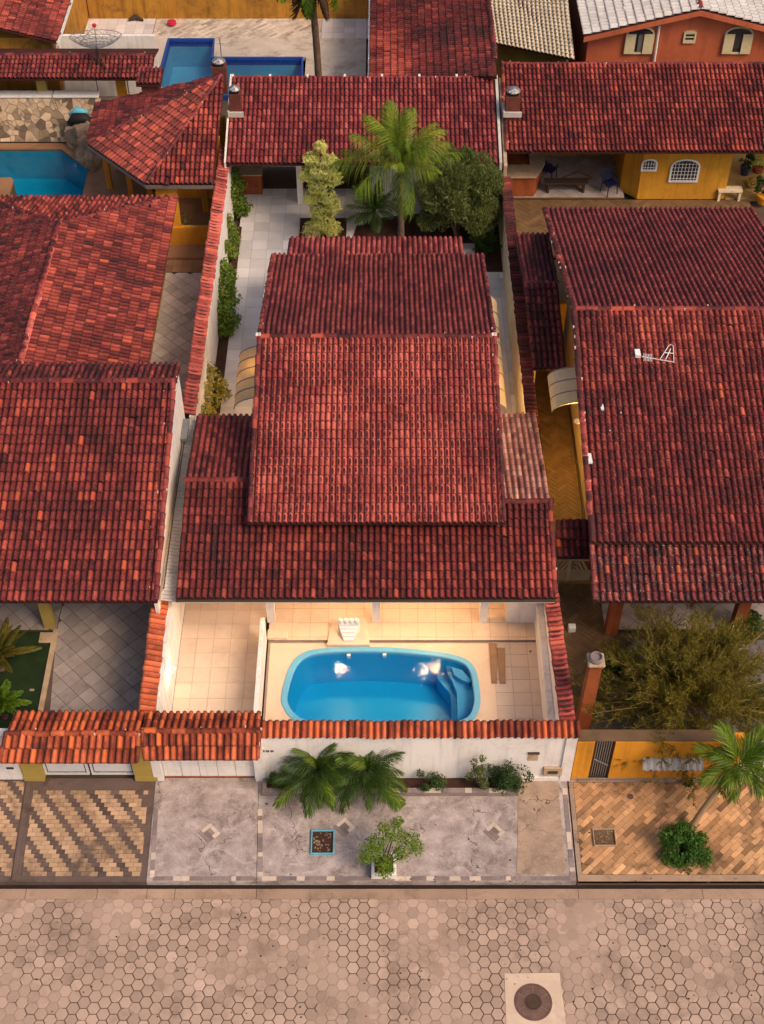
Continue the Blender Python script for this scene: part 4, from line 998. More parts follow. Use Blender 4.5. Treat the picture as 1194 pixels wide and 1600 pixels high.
# gates below them
gt = thing('garage_gate', (XY(320, 1213)[0], 18.4, 0), 'cream sectional garage gate under the middle gate roof', 'gate')
g0, g1 = XY(258, 1213)[0], XY(398, 1213)[0]; yg = yf+.08
n = 5
for i in range(n):
    for r in range(4):
        xa_, xb_ = g0+(g1-g0)*i/n+.006, g0+(g1-g0)*(i+1)/n-.006
        MB().box(xa_, xb_, yg, yg+.05, .04+r*.5, .04+(r+1)*.5-.012).build('panel', M['white'], gt)
MB().box(g0, g1, yg+.055, yg+.08, .04, 2.04).build('backing', M['conc'], gt)
MB().box(g0-.05, g1+.05, yg-.02, yg+.0, .0, .035).build('threshold', M['brickred'], gt)
MB().box(g0-.26, g0-.01, yf-.05, yf+.45, 0, 2.1).build('gate_pier', M['white'], None, 'white gate pier left of the cream garage gate', 'pier', bevel=.015)
MB().box(g1+.01, Xa-.07, yf+.0, yf+.4, 0, 2.1).build('gate_pier', M['white'], None, 'white gate pier right of the cream garage gate', 'pier', bevel=.015)
dg = thing('double_gate', (XY(136, 1214)[0], 18.4, 0), 'white sheet metal double gate with dark scalloped trim under the left gate roof', 'gate')
d0, d1 = XY(72, 1212)[0], XY(213, 1212)[0]; dm_ = (d0+d1)/2; yg = yf+.12
for a, b in ((d0, dm_-.03), (dm_+.03, d1)):
    l = MB().box(a+.07, b-.07, yg+.02, yg+.05, .12, 1.95).build('leaf', M['whitepaint'], dg)
    f = MB(); f.box(a, a+.06, yg, yg+.07, .03, 2.0).box(b-.06, b, yg, yg+.07, .03, 2.0).box(a+.06, b-.06, yg, yg+.07, .03, .09).box(a+.06, b-.06, yg, yg+.07, 1.94, 2.0); f.build('frame', M['whitepaint'], dg)
    s = MB(); k = 14
    for i in range(k):
        xx = a+.08+(b-a-.16)*(i+.5)/k; s.tube([(xx-.05, yg+.012, .13), (xx, yg+.012, .165), (xx+.05, yg+.012, .13)], .009, 4)
    s.tube([(a+.075, yg+.012, .13), (a+.075, yg+.012, 1.9)], .01, 4).tube([(b-.075, yg+.012, .13), (b-.075, yg+.012, 1.9)], .01, 4).build('trim', M['print'], l)
for pa, pb2, lab in ((30, 70, 'mustard yellow gate pier left of the white double gate'), (213, 247, 'mustard yellow gate pier right of the white double gate')):
    a, b = XY(pa+10 if pa < 100 else pa, 1219)[0], XY(pb2, 1219)[0]
    t = thing('gate_pier', ((a+b)/2, yf, 0), lab, 'pier'); MB().box(a, b, yf-.04, yf+.3, .2, 2.05).build('shaft', M['mustard'], t); MB().box(a-.01, b+.01, yf-.055, yf+.3, 0, .19).build('plinth', M['mustard'], t)
lf = thing('boundary_wall', (-9.2, 18.4, 0), 'grey white front wall at the left edge beside the mustard pier', 'wall')
MB().box(-13, XY(38, 1219)[0], yf, yf+.22, 0, 2.0).build('wall_body', M['white'], lf); x_, z_ = onwall(16, 1200, yf); MB().box(x_-.09, x_+.09, yf-.02, yf-.003, z_-.03, z_+.04).build('mail_slot', M['print'], lf)
# ---------------------------------------------------------------- left front house
heK = 2.8; YeK = U(0, 940, heK).y; tK = .27; hK = hup(597, YeK, heK, tK); YK = U(0, 597, hK).y; xK = (Xp(242, 940, heK)+Xp(278, 597, hK))/2
kh = thing('house', (-10, 26, 0), 'left front house with dark red tiled roof spotted with bright orange tiles', 'house'); R = Roofs(kh)
hKb = hK-tK*1.0; f = [(-14, YK, hK), (xK, YK, hK), (xK, YeK, heK), (-14, YeK, heK)]; b = [(-14, YK+1.0, hKb), (xK, YK+1.0, hKb), (xK, YK, hK), (-14, YK, hK)]
rp = R.roof([f, b])
R.slope(rp, *f, R_red, nr=23, mean=.48, var=.10, bright=.055)
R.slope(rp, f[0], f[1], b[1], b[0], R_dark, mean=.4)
R.ridge(rp, (-14, YK, hK+.04), (xK+.03, YK, hK+.04), R_dark, w_=.19, mean=.45); R.ridge(rp, (xK-.04, YeK, heK+.06), (xK-.04, YK, hK+.06), R_dark, w_=.16, mean=.6); R.ridge(rp, (xK-.26, YeK, heK+.02), (xK-.26, YK, hK+.03), R_dark, w_=.10, mean=.4)
mb = MB(); gable_body(mb, -13.8, xK-.06, YeK+1.0+1.6, YK, YK+.9, 0, heK+tK*2.6-.14, hK-.14, hKb-.1); mb.build('wall', M['white'], kh)
MB().wall((xK-.12, YeK+.3), (xK-.12, YeK+2.6), .1, 1.8, heK-.1).build('wall', M['white'], kh)
for px, py, wd in ((80, 982, .2), (-60, 982, .2)):
    c = U(px, py, 0); MB().box(c.x-.18, c.x+.10, c.y, c.y+.22, 0, heK+.15).build('column', M['mustard'], kh)
MB().box(-13.8, xK-.2, YeK+.9, YeK+1.1, heK+.05, heK+.17).build('beam', M['mustard'], kh)
R.finish()
# ---------------------------------------------------------------- left rear house with a hip roof
hL1 = 4.0; hl0 = 2.9; xr_ = Xp(92, 350, hL1); yr0 = U(0, 350, hL1).y; xe = -7.07; ye = U(0, 309, hl0).y; xe2 = 2*xr_-xe; yn = YK+.35
lh = thing('house', (xr_, 33, 0), 'left rear house with a red hip roof, its ridge running towards the street', 'house'); R = Roofs(lh)
a = (xr_, yr0, hL1); b = (xr_, yn, hL1)
fR = [(xe, yn, hl0), (xe, ye, hl0), a, b]; fB = [(xe, ye, hl0), (xe2, ye, hl0), a]; fL = [(xe2, ye, hl0), (xe2, yn, hl0), b, a]
rp = R.roof([fR, fB, fL])
poly_slope(R, rp, fR[0], fR[1], a, fR, R_red, mean=.52, var=.13, bright=.02, course=.30)
poly_slope(R, rp, fB[0], fB[1], a, fB, R_red, mean=.55, var=.2, bright=.03)
poly_slope(R, rp, fL[0], fL[1], a, fL, R_dark, mean=.40, var=.14, bright=.02, course=.30)  # slope turned from the sun: its shade put into darker tile colour
R.ridge(rp, (xr_, yn, hL1+.05), (xr_, yr0, hL1+.05), R_main, w_=.2, mean=.62); R.ridge(rp, (xe, ye, hl0+.05), a, R_red, w_=.18); R.ridge(rp, (xe2, ye, hl0+.05), a, R_red, w_=.18)
MB().box(xe2+.4, xe-.68, yn+.3, ye-.4, 0, hl0-.03).build('wall', M['ochre'], lh)
MB().box(xe-.06, xe-.02, yn, ye, hl0-.16, hl0-.05).build('fascia', M['darkwood'], lh)
R.finish()
# ---------------------------------------------------------------- gazebo
hg = 2.8; P1, P2, P3, P4 = [U(x, y, hg) for x, y in ((150, 163), (137, 225), (228, 288), (333, 288))]; Q = U(346, 119, 4.35); Q2 = Vector((P4.x+.18, Q.y, Q.z))
gz = thing('gazebo', (-8, 43, 0), 'yellow open pavilion with faceted red hip roof beside the left pool', 'gazebo'); R = Roofs(gz)
f1 = [P1, P2, Q]; f2 = [P2, P3, Q]; f3 = [P3, P4, Q2, Q]
rp = R.roof([f1, f2, [P3, P4, Q]]+([[P4, Q2, Q]] if (Q2-Q).length > .05 else []))
poly_slope(R, rp, P1, P2, Q, f1, R_red, mean=.42, var=.12, bright=.0); poly_slope(R, rp, P2, P3, Q, f2, R_red, mean=.55, var=.13, bright=.02, course=.3)  # left facet's shade painted as a lower tile tint
poly_slope(R, rp, P3, P4, Q, f3, R_red, mean=.52, var=.13, bright=.03, course=.3)
upv = Vector((0, 0, .05)); R.ridge(rp, P2+upv, Q+upv, R_dark, w_=.15, mean=.5); R.ridge(rp, P3+upv, Q+upv, R_dark, w_=.15, mean=.5)
for a, b in ((P1, P2), (P2, P3), (P3, P4)):
    mb = MB(); d = Vector((0, 0, .12)); mb.wall(a.xy, b.xy, .05, hg-.17, hg-.04); mb.build('gutter', M['metal'], gz)
def post(px, py, z1, mat, s=.2, h0=0, parent=None, name='post'):
    c = U(px, py, h0); return MB().box(c.x-s/2, c.x+s/2, c.y, c.y+s, h0, z1).build(name, mat, parent)
post(172, 296, 2.7, M['amber'], .2, parent=gz); post(206, 312, 2.7, M['amber'], .18, parent=gz); post(236, 318, 2.7, M['amber'], .2, parent=gz); post(322, 335, 2.7, M['amber'], .22, parent=gz)
MB().wall((P3.x+.2, P3.y+.25), (P4.x-.05, P4.y+.25), .15, 0, .85).build('low_wall', M['amber'], gz)
MB().wall((P3.x+.25, P3.y+.3), (P3.x+1.0, P3.y+.3), .12, .85, 2.6).build('wall', M['amber'], gz)
MB().wall((P3.x-.2, P3.y+3.2), (Q.x-.1, P3.y+3.2), .15, 0, 2.7).build('wall', M['amber'], gz)
MB().wall((P1.x+.4, P1.y-.1), (Q.x, Q.y-.1), .15, 0, 2.75).build('wall', M['ochre'], gz)
base('gazebo_floor', [(P2.x-.2, P3.y-.6), (P4.x, P3.y-.6), (P4.x, P3.y+3.2), (P2.x-.2, P3.y+3.2)], .1, .3, M['tile_terra'])
cl = MB().prism([tuple(U(x, y, 3.6).xy) for x, y in ((304, 164), (319, 152), (321, 155), (307, 168))], 3.62, 3.66)
c = cl.build('roof_sheet', M['whitepaint'], None, 'long white sheet lying on the faceted pavilion roof', 'sheet')
R.finish()
def chimney(px, py, zb, w_, h_, label, roofed=False, cowl=True, base_=False):
    c = U(px, py, zb); t = thing('chimney', (c.x, c.y, zb-.4), label, 'chimney'); z1 = zb+h_
    MB().box(c.x-w_/2, c.x+w_/2, c.y, c.y+w_, zb-.6, z1).build('stack', M['brickdark'], t)
    if base_:
        MB().box(c.x-w_/2-.07, c.x+w_/2+.08, c.y-.09, c.y-.003, zb-.25, zb-.06).build('flashing', M['fibro'], t)
        MB().box(c.x-w_/2-.09, c.x-w_/2-.003, c.y, c.y+w_*1.1, zb-.25, zb-.04).build('flashing', M['fibro'], t)
    if cowl:
        MB().box(c.x-w_*.36, c.x+w_*.36, c.y+w_*.14, c.y+w_*.86, z1, z1+.12).build('throat', M['dark'], t)
        MB().lathe((c.x, c.y+w_/2, z1+.12), [(w_*.5, 0), (w_*.52, .03), (w_*.3, .12), (.03, .16)], 10).build('cowl', M['metal'], t)
        MB().tube([(c.x-w_*.3, c.y+.1, z1+.16), (c.x+w_*.1, c.y+.06, z1+.3)], .03, 5).build('hook', M['whitepaint'], t)
    if roofed:
        R_ = Roofs(t); rr_ = R_.roof([[(c.x-w_*.75, c.y+w_*1.2, z1+.2), (c.x+w_*.75, c.y+w_*1.2, z1+.2), (c.x+w_*.75, c.y-.15, z1+.05), (c.x-w_*.75, c.y-.15, z1+.05)]]); R_.slope(rr_, (c.x-w_*.75, c.y+w_*1.2, z1+.22), (c.x+w_*.75, c.y+w_*1.2, z1+.22), (c.x+w_*.75, c.y-.15, z1+.07), (c.x-w_*.75, c.y-.15, z1+.07), R_dark, mean=.5); R_.finish()
    return t
M['brickdark'] = surf('brick_sooty', (.17, .045, .03), (.09, .03, .022), sc=3, fine=30, dirt=(.03, .018, .015), dirtamt=.6)
chimney(236, 152, 3.4, .62, .55, 'brick chimney with a little tiled lid on the pavilion roof', roofed=True, cowl=False)
chimney(343, 124, 4.2, .5, .45, 'brick chimney at the peak of the pavilion roof')
chimney(368, 172, 3.5, .42, .6, 'dark brick chimney at the left end of the back house roof', base_=True)
chimney(801, 172, 3.55, .52, .5, 'brick chimney with white flashing at the left end of the right back roof', base_=True)
c = U(347, 100, 4.6); MB().tube([(c.x, c.y, 4.3), (c.x, c.y, 5.6)], .02, 5).tube([(c.x-.15, c.y, 5.4), (c.x+.15, c.y, 5.4)], .01, 4).build('antenna', M['metal'], None, 'thin antenna rod beside the chimney at the pavilion peak', 'antenna')
# ---------------------------------------------------------------- low long roof and yellow house behind the left pool
hB0 = 2.8; YB = U(0, 123, hB0).y; hB1 = hup(87, YB, hB0, .27); YB1 = U(0, 87, hB1).y; xB = (Xp(232, 123, hB0)+Xp(246, 87, hB1))/2
bh = thing('house', (-13, 48, 0), 'long low yellow outbuilding with worn red roof carrying a satellite dish', 'house'); R = Roofs(bh)
f = [(-22, YB1, hB1), (xB, YB1, hB1), (xB, YB, hB0), (-22, YB, hB0)]; rp = R.roof([f, [(-22, YB1+1.2, hB1-.32), (xB, YB1+1.2, hB1-.32), (xB, YB1, hB1), (-22, YB1, hB1)]])
R.slope(rp, *f, R_dark, mean=.56, var=.14, bright=.03); R.ridge(rp, (-22, YB1, hB1+.03), (xB, YB1, hB1+.03), R_dark, w_=.16)
yw_ = YB+.9
for px in (95, 212, -30): 
    c = U(px, 152, 0); MB().box(c.x-.18, c.x+.18, yw_-.1, yw_+.15, 0, 2.8).build('column', M['mustard'] if px != 212 else M['amber'], bh)
MB().box(-22, xB-.2, yw_-.05, yw_+.1, 0, .75).build('low_wall', M['mustard'], bh)
lo_ = MB().box(-22, xB-.25, yw_-.15, yw_+.2, .75, .80).build('wall_coping', M['slab'], bh)
capwall(bh, bh, (-22, yw_), (xB-.3, yw_), .34, .84, R_dark, tilt=-.03, mean=.5)
MB().box(-22, xB-.3, yw_+2.6, yw_+2.75, 0, 2.7).build('wall', M['white'], bh)
for px in (152, 185, 200):
    c = onwall(px, 135, yw_+.3); MB().tube([(c[0], yw_+.3, .8), (c[0], yw_+.3, 2.7)], .025, 5).build('post', M['metal'], bh)
for px, w_ in ((10, .9), (68, .5)):
    x_, z_ = onwall(px, 128, yw_+2.6); MB().box(x_-w_, x_+w_, yw_+2.55, yw_+2.597, .3, 2.2).build('door', M['glass'], bh)
R.finish()
# white coping and stone wall above the pool
ysw = U(0, 222, 0).y
wt = U(0, 160, 1.75).y
sw = thing('stone_wall', (-13, ysw, 0), 'sloping wall clad with irregular brown and beige stones behind the left pool', 'wall')
xs1 = Xp(150, 165, 1.7)
body = MB().hexa([(-22, ysw, 0), (xs1+.3, ysw, 0), (xs1+.3, yw_-.2, 0), (-22, yw_-.2, 0)], [(-22, ysw+.5, 1.7), (xs1, ysw+.5, 1.7), (xs1, yw_-.2, 1.7), (-22, yw_-.2, 1.7)]).build('wall_body', M['grout_light'], sw)
cop = U(0, 160, 1.8)
for a, b in ((-22, Xp(77, 160, 1.8)), (Xp(78.5, 160, 1.8), Xp(151, 160, 1.8))): MB().box(a, b, ysw+.42, ysw+.85, 1.7, 1.8).build('coping', M['white'], sw, bevel=.02)
# irregular stones: jittered voronoi-like cells on the slanted face
def voronoi_cells(x0, x1, y0, y1, n, seed=1):
    rnd = random.Random(seed); P_ = [(rnd.uniform(x0, x1), rnd.uniform(y0, y1)) for _ in range(n)]
    for it in range(1):
        cells = []
        for i, p in enumerate(P_):
            poly = [(x0, y0), (x1, y0), (x1, y1), (x0, y1)]
            near = sorted(P_, key=lambda q: (q[0]-p[0])**2+(q[1]-p[1])**2)[1:16]
            for q in near:
                mx, my = (p[0]+q[0])/2, (p[1]+q[1])/2; nx, ny = q[0]-p[0], q[1]-p[1]; out = []
                for k in range(len(poly)):
                    a, b = poly[k], poly[(k+1) % len(poly)]; da = (a[0]-mx)*nx+(a[1]-my)*ny; db = (b[0]-mx)*nx+(b[1]-my)*ny
                    if da <= 0: out.append(a)
                    if (da <= 0) != (db <= 0): t = da/(da-db); out.append((a[0]+(b[0]-a[0])*t, a[1]+(b[1]-a[1])*t))
                poly = out
                if len(poly) < 3: break
            if len(poly) >= 3: cells.append(poly)
    return cells
slp = Vector((0, .5, 1.7)).normalized(); nrm = Vector((0, -1.7, .5)).normalized(); L_ = math.hypot(.5, 1.7)
for c in voronoi_cells(-16.2, xs1+.1, .02, L_-.02, 150, 3):
    g = offset(c if area(c) > 0 else c[::-1], .012)
    if abs(area(g)) < .01: continue
    pr = random.uniform(.02, .05); O = Vector((0, ysw, 0)); pts = [O+Vector((u, 0, 0))+slp*v for u, v in g]
    o = MB().hexa([p for p in pts], [p+nrm*pr for p in pts]).build('stone', M['stone'], sw); r = random.random(); o.color = (.12 if r < .12 else (.3 if r < .35 else random.uniform(.45, .8)), .5, .5, 1)
# rock fall with a dark slide cloth
rk = thing('rock_waterfall', (Xp(140, 230, 0), 44, 0), 'stone slab cascade at the corner of the left pool', 'rocks')
rnd = random.Random(4)
for (px, py, z, sx, sy, sz) in ((128, 215, .3, .7, .5, .5), (140, 225, .5, .5, .7, .8), (134, 240, .15, .5, .6, .4), (146, 246, .3, .35, .7, .6), (120, 222, .15, .5, .4, .35), (138, 205, 1.0, .6, .5, .6)):
    c = U(px, py, z); m_ = bmesh.new(); bmesh.ops.create_icosphere(m_, subdivisions=2, radius=1)
    V = [(c.x+v.co.x*sx*rnd.uniform(.75, 1.1), c.y+v.co.y*sy*rnd.uniform(.75, 1.1), z+v.co.z*sz*rnd.uniform(.8, 1.1)) for v in m_.verts]; F = [[v.index for v in f.verts] for f in m_.faces]; m_.free()
    MB().add(V, F).build('rock', M['rock'], rk)
c = U(126, 192, 1.3); s = thing('pool_slide', (c.x, c.y, .5), 'crumpled black and blue sheet on the stone wall above the rock cascade', 'sheet')
m_ = MB(); m_.tube([(c.x-.45, c.y+.0, 1.25), (c.x-.2, c.y, 1.5), (c.x+.2, c.y-.05, 1.5), (c.x+.55, c.y-.1, 1.3)], [.12, .22, .24, .12], 10).build('sheet', M['dark'], s, smooth=True)
MB().tube([(c.x-.42, c.y+.25, 1.45), (c.x-.1, c.y+.3, 1.66), (c.x+.3, c.y+.25, 1.6)], [.1, .18, .1], 10).build('sheet', M['cyan'], s, smooth=True)
# roof at the top left corner
ah = thing('house', (-15, 55, 0), 'house at the top left corner with red roof sloping to the right', 'house'); R = Roofs(ah)
f = [(-17.5, 50.2, 4.25), (-17.5, 66, 4.25), (-12.92, 66, 3.0), (-12.92, 50.2, 3.0)]; rp = R.roof([f]); R.slope(rp, *f, R_red, mean=.56, var=.1, bright=.01, course=.3)
R.ridge(rp, (-17.5, 50.2, 4.3), (-17.5, 66, 4.3), R_red)
MB().box(-17.3, -13.25, 50.7, 66, 0, 2.9).build('wall', M['ochre'], ah); MB().box(-12.95, -12.87, 50.2, 66, 2.82, 2.98).build('gutter', M['whitepaint'], ah); MB().tube([(-13.0, 50.9, 2.9), (-13.15, 50.9, 0)], .06, 6).build('downpipe', M['whitepaint'], ah)
R.finish()
yow = U(0, 30, 0).y
ow = thing('boundary_wall', (-6, yow, 0), 'tall mould stained ochre wall behind the paved pool yard', 'wall'); MB().box(-13.2, -.2, yow+.05, yow+.3, 0, 3.2).build('wall_body', M['ochre'], ow)
# satellite dish
c = U(153, 95, hB1+.1); sd_ = thing('satellite_dish', (c.x, c.y, hB1), 'dark mesh satellite dish on the worn low roof at the back left', 'satellite dish')
mb = MB(); Rr = 1.0; N_, K_ = 18, 6; cc = Vector((c.x, c.y+.2, hB1+.55)); nz = Vector((0, .25, 1)).normalized(); ex = Vector((1, 0, 0)); ey = nz.cross(ex)
ringp = []
for k in range(1, K_+1):
    r = Rr*k/K_; ringp.append([cc+ex*(r*math.cos(t))+ey*(r*math.sin(t))+nz*(.42*(r/Rr)**2) for t in [2*math.pi*i/N_ for i in range(N_)]])
for rp_ in ringp: mb.tube(rp_+[rp_[0]], .014, 3)
for i in range(N_): mb.tube([cc]+[q[i] for q in ringp], .012, 3)
for k in range(len(ringp)-1):
    for i in range(N_):
        mb.tube([ringp[k][i], ringp[k+1][(i+1) % N_]], .008, 3)
mb.build('mesh_bowl', M['metal'], sd_); MB().tube([(c.x, c.y, hB1-.2), cc], .06, 6).tube([(c.x-.4, c.y-.3, hB1-.2), cc], .03, 5).tube([(c.x+.4, c.y-.3, hB1-.2), cc], .03, 5).build('mast', M['darkwood'], sd_)
tip = cc+nz*.8; MB().tube([cc+ex*.6+nz*.2, tip], .012, 4).tube([cc-ex*.6+nz*.2, tip], .012, 4).tube([cc, tip], .012, 4).build('feed_arm', M['metal'], sd_); MB().lathe(tuple(tip), [(.03, -.06), (.09, 0), (.08, .07), (.02, .1)], 8).build('feed_horn', M['redpl'], sd_)
# ---------------------------------------------------------------- back house of the middle plot
hD = 2.6; YD = U(0, 256, hD).y; hD1 = hup(121, YD, hD, .27); YD1 = U(0, 121, hD1).y; d0_ = (Xp(357, 256, hD)+Xp(361, 121, hD1))/2; d1_ = (Xp(781, 256, hD)+Xp(769, 121, hD1))/2
dh = thing('house', (-.6, 44.5, 0), 'long red tiled back pavilion behind the palm, white columns under its eave', 'house'); R = Roofs(dh)
f = [(d0_, YD1, hD1), (d1_, YD1, hD1), (d1_, YD, hD), (d0_, YD, hD)]; rp = R.roof([f]); R.slope(rp, *f, R_back, nr=13, mean=.56, var=.1, bright=.01)
R.ridge(rp, (d0_, YD1, hD1+.02), (d1_, YD1, hD1+.02), R_dark, w_=.1, mean=.6)
for x in [d0_+(d1_-d0_)*i/7 for i in range(8)]: MB().box(x-.03, x+.05, YD1-.04, YD1+.12, hD1-.1, hD1+.075).build('mortar', M['white'], rp)
MB().wall((d0_-.06, YD), (d0_-.06, YD1+.1), .07, 0, hD+.06, hD1+.08).build('parapet', M['white'], dh)
MB().wall((d1_+.10, YD), (d1_+.10, YD1+.1), .10, 0, hD+.04, hD1+.05).build('parapet', M['fibro'], dh)
MB().wall((d1_+.28, YD), (d1_+.28, YD1+.1), .12, 0, hD-.1, hD1-.06).build('parapet', M['stone'], dh)
yc = U(0, 318, 0).y
post(470, 318, 2.7, M['white'], .22, parent=dh, name='column'); 
xw1, xw2 = U(578, 326, 0).x, U(700, 326, 0).x
MB().box(xw1, xw2+.4, yc, yc+.15, 0, 2.7).build('wall', M['white'], dh)
MB().box(d0_, d1_, YD1-.25, YD1-.1, 0, hD1-.15).build('wall', M['white'], dh)
MB().box(d0_+.05, d0_+1.0, yc+.6, yc+1.3, 0, .85).build('barbecue', M['brickred'], dh); MB().box(d0_+.0, d0_+1.05, yc+.55, yc+1.35, .85, .9).build('counter', M['stone'], dh)
R.finish()
# ---------------------------------------------------------------- roofs behind it
eh = thing('house', (1.8, 54, 0), 'neighbour house at the back with fine dark red tiles and a faded orange patch', 'house'); R = Roofs(eh)
yE_ = 47.0; f = [(4.25, U(775, 120, 3.95).y, 3.95), (4.25, 64, 3.95), (-.45, 64, 2.75), (-.45, U(577, 120, 2.75).y, 2.75)]; rp = R.roof([f])
R.slope(rp, *f, R_red, mean=.30, var=.1, bright=.0, course=.3, fn=lambda u, v: .42*math.exp(-((v-.80)/.16)**2)*max(0, math.sin(u*9+1)*.5+.6)+.12*pn(u*6, v*5))
R.ridge(rp, (4.25, yE_, 4.01), (4.25, 64, 4.01), R_main, w_=.2)
MB().box(.1, 4.0, yE_+2.5, 64, 0, 2.7).build('wall', M['ochre'], eh); MB().box(-.55, -.46, yE_, 64, 2.58, 2.73).build('gutter', M['whitepaint'], eh)
MB().box(-.42, -.3, 47, 58, 0, 2.8).build('wall', M['white'], eh)
R.finish()
fh = thing('house', (6, 55, 0), 'house at the back with pale beige tiled roof over a green wall', 'house'); R = Roofs(fh)
pA, pB_ = U(775, 67, 2.8), U(899, 93, 2.8); pC_, pD_ = U(880, -60, 4.6), U(757, -60, 4.6)
f = [tuple(pD_), tuple(pC_), tuple(pB_), tuple(pA)]; rp = R.roof([f]); R.slope(rp, *f, R_pale, mean=.55, var=.07, bright=0, nr=26)
M['green'] = surf('green_wall', (.16, .15, .035), (.11, .10, .025), dirt=(.04, .04, .015))
MB().wall((pA.x+.2, pA.y+.7), (pB_.x-.2, pB_.y+.7), .2, 0, 2.7).build('wall', M['green'], fh)
MB().wall((pB_.x-.35, pB_.y+.8), (pB_.x-.4, pB_.y+9), .2, 0, 2.7).build('wall', M['green'], fh)
for px in (822, 845): x_, z_ = onwall(px, 88, pA.y+.5); MB().box(x_-.25, x_+.25, pA.y-.15+.45, pA.y+.55, .9, 2.4).build('window', M['glass'], fh)
R.finish()
# coral gable house
YG = 50.; gx0, gx1 = 8.15, 16.4; gxa = 12.28; hg0, hg1 = 3.67, 4.7
gh = thing('house', (12.3, 55, 0), 'coral red gable house with cream shuttered windows and grey tiled roof, top right', 'house'); R = Roofs(gh)
A = [(gx0, YG, 0), (gx1, YG, 0), (gx1, YG, hg0-.1), (gxa, YG, hg1-.1), (gx0, YG, hg0-.1)]; MB().hexa(A, [(x, YG+14, z) for x, _, z in A]).build('wall', M['coral'], gh)
ro = .45; dz = (hg1-hg0)/(gxa-gx0)*.25
f1 = [(gxa, YG-ro, hg1), (gxa, YG+14, hg1), (gx0-.25, YG+14, hg0-dz), (gx0-.25, YG-ro, hg0-dz)]; f2 = [(gxa, YG+14, hg1), (gxa, YG-ro, hg1), (gx1+.25, YG-ro, hg0-dz), (gx1+.25, YG+14, hg0-dz)]
rp = R.roof([f1, f2]); R.slope(rp, *f1, R_grey, mean=.6, var=.06, bright=0, course=.34, colw=.26); R.slope(rp, *f2, R_grey, mean=.55, var=.06, bright=0, course=.34, colw=.26)
R.ridge(rp, (gxa, YG-ro, hg1+.05), (gxa, YG+14, hg1+.05), R_red, w_=.2, mean=.6)
for s_ in (-1, 1):
    e = (gx0-.25, hg0-dz) if s_ < 0 else (gx1+.25, hg0-dz)
    MB().hexa([(gxa, YG-ro-.03, hg1-.26), (e[0], YG-ro-.03, e[1]-.26), (e[0], YG-ro-.03, e[1]-.06), (gxa, YG-ro-.03, hg1-.06)], [(gxa, YG-ro+.03, hg1-.26), (e[0], YG-ro+.03, e[1]-.26), (e[0], YG-ro+.03, e[1]-.06), (gxa, YG-ro+.03, hg1-.06)]).build('bargeboard', M['coral'], gh)
for pxc, wpx in ((1002, 46), (1157, 46)):
    cxw, zt = onwall(pxc, 42, YG); _, zb = onwall(pxc, 82, YG); w_ = wpx/ (FOC/ (YG/ kk(60)[0])); w_ = wpx*(YG/kk(60)[0])/FOC
    o = win(gh, cxw, YG, zb, zt, w_*.92, arch=True, frame=M['shutter'])
    for s_ in (-1, 1):
        xo = cxw+s_*w_*.31; sh = MB().box(xo-w_*.17, xo+w_*.17, YG-.12, YG-.08, zb, zt-w_*.22).build('shutter', M['shutter'], o)
        for q in range(8): zq = zb+.08+q*(zt-zb-w_*.22-.12)/8; 
    if pxc == 1002: MB().box(cxw-.05, cxw+w_*.14, YG-.06, YG-.035, zb, zt-w_*.26).build('blind', M['metal'], o)
cxw, zt = onwall(1079, 49, YG); _, zb = onwall(1079, 65, YG); o = win(gh, cxw, YG, zb, zt, .42, frame=M['shutter'])
for q in range(3): MB().box(cxw-.2, cxw+.2, YG-.06, YG-.035, zb+.05+q*(zt-zb)/3, zb+.09+q*(zt-zb)/3).build('louvre', M['shutter'], o)
xp, zp = onwall(1030, 38, YG); xp2, zp2 = onwall(1022, 98, YG); MB().tube([(xp, YG-.1, zp), (xp2, YG-.1, zp2-1.5)], .05, 6).build('drainpipe', M['whitepaint'], gh)
R.finish()
# ---------------------------------------------------------------- right back house
hH = 2.7; YH = U(0, 237, hH).y; hH1 = hup(100, YH, hH, .27); YH1 = U(0, 100, hH1).y; xH = (Xp(789, 237, hH)+Xp(783, 100, hH1))/2
hh = thing('house', (12, 43, 0), 'right back house with wide red roof, yellow walls and barred arched windows', 'house'); R = Roofs(hh)
f = [(xH, YH1, hH1), (17.5, YH1, hH1), (17.5, YH, hH), (xH, YH, hH)]; rp = R.roof([f])
R.slope(rp, *f, R_red, nr=15, mean=.50, var=.10, bright=.02, fn=lambda u, v: (.2 if .30 < u < .72 else 0)*max(0, pn(u*9, v*5, 1)+.35)+(-.2 if u > .6 else 0)*max(0, pn(u*8, v*6, 1, 5)))
R.ridge(rp, (xH, YH1, hH1+.02), (17.5, YH1, hH1+.02), R_dark, w_=.12)
R.ridge(rp, (xH+.05, YH, hH+.05), (xH+.05, YH1, hH1+.05), R_main, w_=.14)
yk_ = U(0, 311, 0).y
wx0, wx1 = U(995, 311, 0).x, U(1131, 311, 0).x
A0 = U(968, 297, 0)
MB().prism([(wx0, yk_), (wx1, yk_), (wx1, YH1-.4), (A0.x+.05, YH1-.4), (A0.x, A0.y)], 0, hH+.05).build('wall', M['yellow'], hh)
def wwin(px, pyt, pyb, wpx, grid):
    cx_, zt = onwall(px, pyt, yk_); _, zb = onwall(px, pyb, yk_); w_ = wpx*(yk_/kk((pyt+pyb)/2)[0])/FOC
    win(hh, cx_, yk_, zb, zt, w_, arch=True, frame=M['whitepaint'], grid=grid)
wwin(1016, 249, 265, 22, 5); wwin(1073, 249, 282, 43, 8)
MB().box(xH, wx1+.3, YH1-.35, YH1-.2, 0, hH1-.2).build('wall', M['ochre'], hh); MB().box(xH-.0, xH+.12, yk_+.5, YH1-.4, 0, hH-.1).build('wall', M['brickred'], hh)
b0_, b1_ = U(792, 306, 0), U(847, 306, 0)
